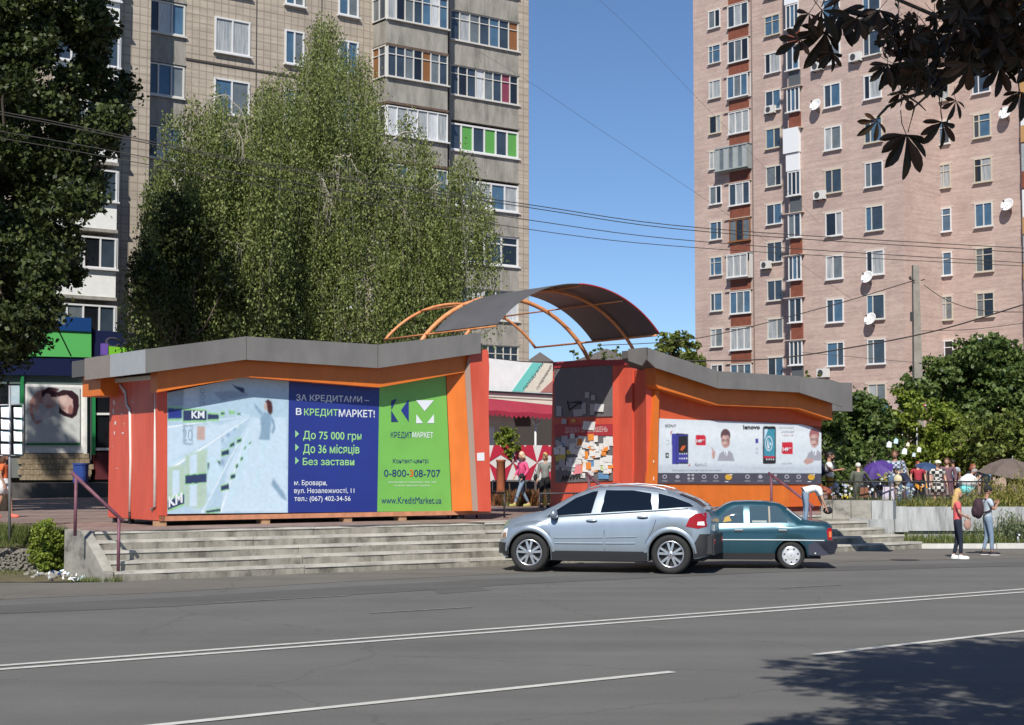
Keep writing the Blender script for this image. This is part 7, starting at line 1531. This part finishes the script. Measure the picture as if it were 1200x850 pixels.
raster_print('printed_picture', SH3, 32, 93.5, .42, lambda x: 453.6+(x-32)*.015, lambda x: 518.6, (.60, .62, .60), lambda x, y: sb(x, y, -3.435), po, .03)
ss([(31, 519.5), (94, 519.5), (94, 522), (31, 522)], -3.44, .05, GFR, 'window_bar')
for x in (25, 99, 109): ss([(x, 440), (x+3, 440), (x+3, 533), (x, 533)], -3.46, .12, GFR if x != 99 else WHITE, 'window_post')
ss([(112, 452), (135, 452), (135, 530), (112, 530)], -3.3, .05, GL[3], 'door_glass'); ss([(109, 484), (136, 484), (136, 486.5), (109, 486.5)], -3.36, .05, WHITE, 'door_bar'); ss([(109, 525), (136, 525), (136, 528), (109, 528)], -3.36, .05, WHITE, 'door_bar'); ss([(112, 530), (150, 530), (150, 562), (112, 562)], -3.3, .3, mat('dark_red_wall', (.10, .015, .02), .7), 'red_plinth')
ss([(-90, 448), (24, 450), (24, 533), (-90, 533)], -3.3, .05, GL[3], 'dark_window'); ss([(13, 452), (23, 452), (23, 475), (13, 475)], -3.36, .02, PI, 'window_sticker')
m = MB(); 
for r_ in range(5):
    x = 26.0-(r_ % 2)*2.5
    while x < 104:
        wq = random.uniform(4.5, 7.5); y0 = 531.5+r_*6.3; mm = MB().use(STN); mm.slab([sb(x+.2, y0+.2, -3.45-random.uniform(0, .05)), sb(x+wq-.2, y0+.2, -3.45), sb(x+wq-.2, y0+6, -3.45), sb(x+.2, y0+6, -3.45)], by*.3); part('stone', mm, SH); x += wq
m = MB().use(mat('platform', (.10, .095, .09), .85)); a = sb(-90, 563, -4.6); b = sb(230, 563, -4.6); m.slab([V((a.x, a.y, PZ-.02)), V((b.x, b.y, PZ-.02)), V((b.x, b.y, 1.45)), V((a.x, a.y, 1.45))], by*2.4); part('platform', m, SH)
m = MB().use(mat('bin_blue', (.01, .04, .22), .5)); p = sb(94.5, 563, -4.0); m.box(p.x-.25, p.x+.25, p.y-.2, p.y+.2, 1.45, 2.15); m.box(p.x-.28, p.x+.28, p.y-.23, p.y+.23, 2.15, 2.22); single('litter_bin', m, 'blue litter bin beside the shop window with the poster', 'litter bin', loc=V((p.x, p.y, 1.45)))
m = MB().use(DARKM); m.tube([sb(68, 386, -4.4), sb(83.5, 417.5, -3.7)], .03, 5); part('sign_lamp_arm', m, SH)
S2_ = thing('shop', 'dark shop front with a navy sign band between the green sign and the left kiosk', 'shop', sb(150, 570))
def s2s(pts, yl, th, mt, name, par=None): m = MB().use(mt); m.slab([sb(x, y, yl) for x, y in pts], by*th); return part(name, m, par or S2_)
s2s([(108.5, 388), (300, 401), (300, 570), (108.5, 570)], -3.0, 2.4, mat('shop_dark', (.03, .035, .045), .6), 'wall'); nb2 = s2s([(108.5, 387), (300, 400.5), (300, 424), (108.5, 418)], -3.3, .3, NVY, 'sign_band')
mb = MB(); text_quad(mb, 'САЛОН', sb(123, 406.5, -3.32), sb(215, 412, -3.32), sb(123, 394.5, -3.32), mat('dim_letters', (.07, .06, .10), .5), .02); part('lettering', mb, nb2)
s2s([(120, 402.5), (126.5, 403), (126.5, 416), (120, 416)], -3.6, .2, mat('violet_sign', (.16, .09, .40), .5), 'violet_sign'); s2s([(128, 406), (160, 408.5), (160, 418), (128, 416)], -3.6, .2, mat('lime_sign', (.20, .55, .04), .5), 'lime_sign')
# display rack at the left edge
pb = gz(11.5, 622, .82); RK = thing('display_rack', 'grey pole rack hung with white printed goods at the left edge', 'display rack', pb); GP = mat('galvanised', (.33, .34, .35), .5, metal=.5)
rp = lambda px, py, d=0: gy(px, py, pb.y+d)
m = MB().use(GP); m.tube([V((pb.x, pb.y, .6)), rp(11.5, 452)], .028, 8); part('pole', m, RK)
m = MB().use(GP); m.tube([rp(-30, 476), rp(27, 474)], .018, 6); m.tube([rp(27, 474), rp(27, 534)], .015, 6); m.tube([rp(-30, 534), rp(27, 534)], .015, 6); part('frame', m, RK)
for x in (-26, -12, 1, 16):
    for k, y in enumerate((477, 491, 505, 520)):
        m = MB().use((PW, PI, WHITE, PCY)[(k+int(x)) % 4]); m.slab([rp(x, y+.5, -.03), rp(x+9.5, y+random.uniform(0, 1), -.03), rp(x+10, y+12.5, -.09), rp(x+.5, y+12, -.09)], V((0, .02, 0))); part('hung_item', m, RK)
# ================================================================== market: railing, umbrellas, goods
fa_ = gy(962, 588, 46.6); fb_ = gy(1166, 588, 46.6)
railing('black market railing behind the ledge and the concrete wall on the right', V((fa_.x, fa_.y, PZ+.05)), V((fb_.x, fb_.y, PZ+.05)), .74, 6, mid=34)
def umbrella(label, px, py, Z, rad, hgt, mt, tilt, pole=True):
    P = gy(px, py, Z); t = thing('umbrella', label, 'umbrella', (P.x, P.y, PZ), 0); C = V((0, 0, P.z-PZ)); rot = Matrix.Rotation(tilt[0], 3, 'X') @ Matrix.Rotation(tilt[1], 3, 'Y'); n = 8
    m = MB().use(mt); rings = [(0.02, hgt), (.35, hgt*.86), (.7, hgt*.5), (1.0, 0)]; vs = []; K = 4
    for f_, z in rings:
        for j in range(n*K):
            a = 2*math.pi*j/(n*K); sc_ = 1-.10*f_*math.sin(math.pi*(j % K)/K)*1.0; vs.append(C+rot @ V((rad*f_*sc_*math.cos(a), rad*f_*sc_*math.sin(a), z-.03*f_*math.sin(math.pi*(j % K)/K))))
    N = n*K; m.add(vs, [(i*N+j, i*N+(j+1) % N, (i+1)*N+(j+1) % N, (i+1)*N+j) for i in range(3) for j in range(N)]); part('canopy', m, t, world=False)
    m = MB().use(GP); m.tube([C+rot @ V((0, 0, hgt+.08)), C+rot @ V((0, 0, -.25)), V((C.x, C.y, .0))], .014, 6); part('pole', m, t, world=False)
    for j in range(n): a = 2*math.pi*j/n; m = MB().use(GP); m.tube([C+rot @ V((0, 0, hgt-.01)), C+rot @ V((rad*.99*math.cos(a), rad*.99*math.sin(a), -.01))], .006, 4); part('rib', m, t, world=False)
umbrella('purple umbrella leaning beside the man in the checked shirt', 1028, 551, 49.0, .52, .26, mat('purple_nylon', (.065, .028, .20), .7, var=.3, vscale=5), (.45, -.35))
umbrella('small dark blue umbrella behind the woman in the white cap', 1088, 549, 51.5, .45, .18, mat('blue_nylon', (.03, .06, .14), .5), (.2, .2))
umbrella('wide brown parasol at the right edge above the yellow weeds', 1184, 557, 48.5, 1.0, .50, mat('brown_canvas', (.13, .10, .085), .8, var=.15), (.10, .12))
def goods(label, px, py, Z, cols, sz, kind, name='bag', cat='bag'):
    P = gy(px, py, Z); t = thing(name, label, cat, (P.x, P.y, max(PZ, P.z)), random.uniform(-.5, .5), 'goods laid out at the market railing')
    m = MB().use(cloth('g_%s' % name+str(px), cols))
    if kind == 'bag': m.slab([(-sz*.5, 0, 0), (sz*.5, 0, 0), (sz*.42, 0, sz*1.1), (-sz*.42, 0, sz*1.1)], V((0, sz*.35, 0))); part('sack', m, t, world=False); m = MB().use(DARKM); m.tube([(-sz*.2, sz*.15, sz*1.1), (0, sz*.15, sz*1.45), (sz*.2, sz*.15, sz*1.1)], .01, 5); part('handle', m, t, world=False)
    elif kind == 'pile':
        for k in range(16):
            a_, w_ = random.uniform(0, 3), sz*random.uniform(.12, .32); c_ = V((random.uniform(-sz, sz), random.uniform(-.1, .1), random.uniform(.02, sz*1.2))); ax_ = V((math.cos(a_), .3, math.sin(a_)))*w_; m.obox(c_, ax_, V((0, w_, .02)), V((-math.sin(a_), .2, math.cos(a_)))*w_*random.uniform(.4, 1.1))
        part('heap', m, t, world=False); m = MB().use(PW)
        for k in range(5): w_ = sz*random.uniform(.08, .2); m.obox(V((random.uniform(-sz, sz), -.18, random.uniform(.05, sz*1.1))), V((w_, 0, w_*.4)), V((0, .05, 0)), V((-w_*.3, 0, w_*1.1)))
        part('heap_highlights', m, t, world=False)
    return t
goods('white and blue toys heaped under the railing beside the olive coat', 984, 583, 47.0, (.45, .5, .6), .30, 'pile', 'toy_heap', 'toys')
goods('bunch of yellow flowers on the ledge under the railing', 992, 586, 46.9, (.62, .50, .04), .14, 'pile', 'flower_bunch', 'flowers')
goods('white blue and pink bag hanging on the railing near the checked shirt', 1041, 586, 46.9, (.60, .55, .65), .34, 'bag', 'shopping_bag', 'bag')
goods('brown bag standing behind the railing right of the olive coat', 1013, 583, 47.0, (.22, .09, .05), .26, 'bag', 'shopping_bag', 'bag')
goods('orange and yellow blooms at the railing right of the navy top', 1080, 577, 47.2, (.68, .30, .03), .2, 'pile', 'flower_bunch', 'flowers')
goods('pile of dark folded clothes behind the railing near the yellow flowers', 1026, 583, 47.4, (.02, .03, .06), .36, 'pile', 'clothes_pile', 'clothes')
goods('yellow green potted seedlings between the purple umbrella and the railing', 1036, 566, 48.2, (.22, .24, .03), .24, 'pile', 'seedlings', 'plants')
goods('pale glass jars beside the legs of the navy top person', 1061, 583, 47.0, (.45, .46, .38), .22, 'pile', 'jars', 'jars')
HB = ['white bag hanging highest at the left of the bag cluster above the checked shirt', 'pale blue bag hanging just right of the highest white one', 'white bag hanging left of centre in the cluster under the maple', 'cream bag hanging at the top centre of the cluster', 'ice white bag hanging low right of centre in the cluster', 'white bag hanging right of the cream one in the cluster', 'pale blue bag hanging at the far right of the cluster', 'white bag hanging highest at the right of the cluster', 'cream bag hanging lowest at the left of the cluster', 'ice white bag hanging lowest at the right of the cluster']
# hanging toys and bags under the light green maple
for k, (x, y) in enumerate(((1042, 521), (1050, 517), (1060, 529), (1064, 521), (1071, 533), (1077, 527))):
    P = gy(x, y, 52.5); m = MB().use((PW, PCY, PW, CRM, PI)[k % 5]); s_ = random.uniform(.05, .09); m.slab([(P.x-s_, P.y, P.z-s_), (P.x+s_*.8, P.y, P.z-s_*1.2), (P.x+s_, P.y, P.z+s_*.7), (P.x, P.y, P.z+s_*1.3), (P.x-s_*.8, P.y, P.z+s_*.5)], V((0, .05, 0))); m.use(DARKM); m.tube([(P.x, P.y, P.z+s_*1.2), (P.x, P.y, P.z+.5)], .004, 3)
    single('hanging_bag', m, HB[k], 'bag', 'pale bags hanging under the maple', loc=P)
# pushchair
P = gy(1134, 590, 48.6); PC = thing('pushchair', 'pushchair with white and turquoise cloth in front of the bending man', 'pushchair', (P.x, P.y, PZ), .3)
m = MB().use(GP); m.tube([(-.35, -.2, .12), (.25, -.2, .75), (.45, -.2, 1.0)], .014, 6); m.tube([(-.35, .2, .12), (.25, .2, .75), (.45, .2, 1.0)], .014, 6); m.tube([(.45, -.2, 1.0), (.45, .2, 1.0)], .014, 6); m.tube([(.35, -.2, .12), (-.1, -.2, .6)], .014, 6); m.tube([(.35, .2, .12), (-.1, .2, .6)], .014, 6); part('frame', m, PC, world=False)
m = MB().use(WHT); m.ell((.05, 0, .78), (.30, .21, .20), 12, 8); part('hood', m, PC, world=False); m = MB().use(cloth('turquoise', (.15, .50, .50))); m.ell((-.05, 0, .52), (.30, .19, .14), 12, 7); part('seat', m, PC, world=False)
for x in (-.35, .35):
    for y in (-.22, .22): m = MB().use(BLACK); m.lathe([(.02, -.02), (.12, -.02), (.12, .02), (.02, .02)], (x, y, .12), V((0, 1, 0)), 14, cap=False); part('wheel', m, PC, world=False)
# blue stall roofs and a round sign beyond the trees
def stall(label, x0, x1, y0, y1, Z):
    a, b = gy(x0, y0, Z), gy(x1, y0+1.5, Z); c = gy(x1, y1, Z-1.2); d = gy(x0, y1-1.5, Z-1.2); t = thing('stall', label, 'stall', (a.x, a.y, PZ)); m = MB().use(mat('blue_tarpaulin', (.01, .20, .62), .5, var=.2, vscale=2)); m.slab([a, b, c, d], V((0, .05, -.05))); part('roof', m, t)
    for p in (a, b, c, d): m = MB().use(GP); m.tube([V((p.x, p.y, PZ)), p], .03, 6); part('post', m, t)
stall('blue roofed stall showing above the dark tree, left one', 1012, 1040, 470, 481, 58.5); stall('blue roofed stall showing left of the concrete pole behind the maple', 1057, 1074, 475, 484, 58.5)
P = gy(1087, 477, 58.2); t = thing('round_sign', 'round pink and white sign beside the concrete pole', 'sign', (P.x, P.y, PZ)); m = MB().use(mat('sign_pink', (.62, .05, .22), .5)); m.lathe([(.15, -.03), (.15, 0), (.01, .0)], P, V((0, -1, 0)), 20); part('disc', m, t); m = MB().use(PW); m.lathe([(.10, .004), (.10, .006), (.055, .006), (.055, .004)], P, V((0, -1, 0)), 18, cap=False); part('ring', m, t); m = MB().use(GP); m.tube([(P.x, P.y+.06, PZ), (P.x, P.y+.06, P.z)], .03, 6); part('post', m, t)
# small grey valve post on the verge
P = gy(1193, 636, 42.4); t = thing('marker_post', 'small black and white post in the grass verge at the right edge', 'post', (P.x, P.y, .11)); m = MB().use(GP); m.tube([(0, 0, 0), (0, 0, .20)], .03, 8); part('stem', m, t, world=False); m = MB().use(BLACK); m.ell((0, 0, .24), (.08, .06, .06), 10, 6); m.use(PW).ell((.02, -.05, .22), (.03, .03, .03), 8, 5); part('cap', m, t, world=False)
# ================================================================== pole, wires, far houses
PCn = mat('pole_concrete', (.24, .22, .19), .9, var=.2, vscale=3); P = gy(1077.5, 560, 61); pp_ = V((P.x, P.y, PZ)); t = thing('utility_pole', 'bare square concrete utility pole in front of the brick tower', 'utility pole', pp_)
tz = gy(1077, 311, 61).z; m = MB().use(PCn); w0, w1 = .20, .11
m.add([(pp_.x-w0, pp_.y-w0, PZ-.1), (pp_.x+w0, pp_.y-w0, PZ-.1), (pp_.x+w0, pp_.y+w0, PZ-.1), (pp_.x-w0, pp_.y+w0, PZ-.1), (pp_.x-w1-.03, pp_.y-w1, tz), (pp_.x+w1-.03, pp_.y-w1, tz), (pp_.x+w1-.03, pp_.y+w1, tz), (pp_.x-w1-.03, pp_.y+w1, tz)], [(0, 1, 5, 4), (1, 2, 6, 5), (2, 3, 7, 6), (3, 0, 4, 7), (4, 5, 6, 7)]); part('shaft', m, t)
m = MB().use(DARKM); q = gy(1076, 329, 60.8); m.tube([q-V((.12, 0, 0)), q-V((.3, 0, -.05))], .02, 5); m.ell(q-V((.3, 0, -.1)), (.05, .05, .08), 8, 5); m.tube([q+V((.1, 0, 0)), q+V((.25, 0, .05))], .02, 5); part('insulator', m, t); m = MB().use(DARKM); q = gy(1073, 369, 60.8); m.box(q.x-.2, q.x-.08, q.y-.05, q.y+.05, q.z-.25, q.z+.1); part('bracket_box', m, t)
WIRE = mat('wire', (.05, .045, .04), .6); WIREL = mat('wire_light', (.30, .28, .26), .5)
def wire(label, pts, r, group='overhead wires', mt=None, Zs=None):
    P = []
    for k, q in enumerate(pts): P.append(gy(q[0], q[1], q[2] if len(q) > 2 else Zs))
    # smooth interpolation through the measured points
    out = []
    for i in range(len(P)-1):
        p0 = P[max(i-1, 0)]; p1 = P[i]; p2 = P[i+1]; p3 = P[min(i+2, len(P)-1)]
        for s_ in range(6):
            u = s_/6; out.append(.5*((2*p1)+(p2-p0)*u+(2*p0-5*p1+4*p2-p3)*u*u+(3*p1-p0-3*p2+p3)*u**3))
    out.append(P[-1]); m = MB().use(mt or WIRE); m.tube(out, r, 5); single('overhead_wire', m, label, 'wire', group, loc=P[0])
wire('upper of the two close wires crossing in front of the birches', [(-260, 97, 34), (0, 131, 36), (300, 190, 38), (620, 240, 41), (830, 268, 43), (1200, 291, 47), (1400, 299, 49)], .012)
wire('wire running just under the uppermost wire of the long bundle', [(-260, 100, 34.2), (0, 134, 36.2), (300, 193, 38.2), (620, 243.5, 41.2), (830, 272, 43.2), (1200, 296, 47.2), (1400, 305, 49.2)], .012)
wire('third wire down of the long bundle crossing the sky gap', [(-260, 118, 34), (0, 154, 36), (300, 207, 38), (620, 258, 41), (830, 284, 43), (1200, 308, 47), (1400, 315, 49)], .011)
wire('lowest wire of the long bundle crossing the sky gap', [(-260, 126, 34), (0, 162, 36), (300, 216, 38), (620, 269, 41), (830, 291.5, 43), (1200, 312, 47), (1400, 320, 49)], .010)
wire('wire rising from the kiosk roof side to the top of the concrete pole', [(700, 405, 70), (815, 397, 68), (960, 362, 64), (1071, 329, 60.8)], .018)
wire('wire sagging from the top of the concrete pole to the right', [(1083, 334, 60.8), (1110, 352, 60), (1150, 364, 59), (1210, 366, 58)], .016)
wire('dark wire climbing right across the base of the brick tower', [(790, 423, 60), (900, 421, 58), (1000, 407, 56), (1100, 387, 54), (1200, 357, 52), (1300, 325, 50)], .024)
wire('thin wire passing low across the tower toward the right trees', [(940, 413, 63), (1071, 425, 61), (1071.5, 425, 60.9)], .010)
wire('thin wire rising right of the pole above the trees', [(1079, 388, 60.9), (1140, 386, 60), (1200, 379, 59), (1300, 368, 58)], .012)
wire('thin slanting wire from the sky down toward the tower window columns', [(560, 60, 70), (620, 96, 70), (700, 150, 70), (815, 226, 70), (1000, 352, 72)], .007)
wire('faint wire from the top of the sky gap', [(680, -20, 75), (740, 35, 75), (812, 110, 75), (900, 200, 75), (960, 262, 75)], .007)
def house(label, x0, x1, yt, yr, Z, wall, roofm):
    a, b = gy(x0, 560, Z), gy(x1, 560, Z); zt = gy(x0, yt, Z).z; zr = gy(x0, yr, Z).z; t = thing('house', label, 'house', (a.x, a.y, PZ)); m = MB().use(wall); m.box(a.x, b.x, a.y, a.y+9, PZ-.2, zt); part('wall', m, t)
    m = MB().use(roofm); c = (a.x+b.x)/2; m.slab([(a.x-.4, a.y-.3, zt), (b.x+.4, a.y-.3, zt), (c, a.y-.3, zr)], V((0, 9.6, 0))); part('roof', m, t)
    for k in range(2): x = a.x+(b.x-a.x)*(.3+.4*k); m = MB().use(GL[0]); m.box(x-.5, x+.5, a.y-.05, a.y, zt-2.2, zt-.9); part('window', m, t)
house('small grey gabled house far behind the notice board', 680, 742, 423, 409, 120, mat('house_grey', (.22, .21, .20), .8), mat('roof_grey', (.13, .12, .12), .8))
house('distant pale building low between the beige block and the canopy', 622, 644, 424, 413, 150, WHITE, mat('roof_grey', (.13, .12, .12), .8))
# litter at the foot of the cheek wall
for k in range(24):
    px, py = random.gauss(72, 16), random.gauss(675, 3.6); q = gz(px, py, .02); s_ = random.uniform(.02, .075); mt = (PW, PI, WHITE, PCY, BLU, PAP if False else pap[0])[k % 6]; m = MB().use(mt)
    n = 5; vs = [(s_*math.cos(6.28*j/n)*random.uniform(.6, 1.2), s_*math.sin(6.28*j/n)*random.uniform(.6, 1.2), random.uniform(.0, .07)) for j in range(n)]+[(0, 0, .06+random.uniform(0, .05))]
    m.add(vs, [(j, (j+1) % n, n) for j in range(n)]+[list(range(n))]); o = single('litter', m, 'crumpled scrap of pale litter at the foot of the cheek wall', 'litter', 'litter beside the steps'); o.location = (q.x, q.y, .02)
m = MB().use(CONC)
for k in range(40): q = gz(random.uniform(28, 92), random.gauss(673, 1.8), .02); r = random.uniform(.03, .11); m.ell((q.x, q.y, .03), (r, r*.7, r*.5), 6, 4)
single('stone_debris', m, kind='stuff')
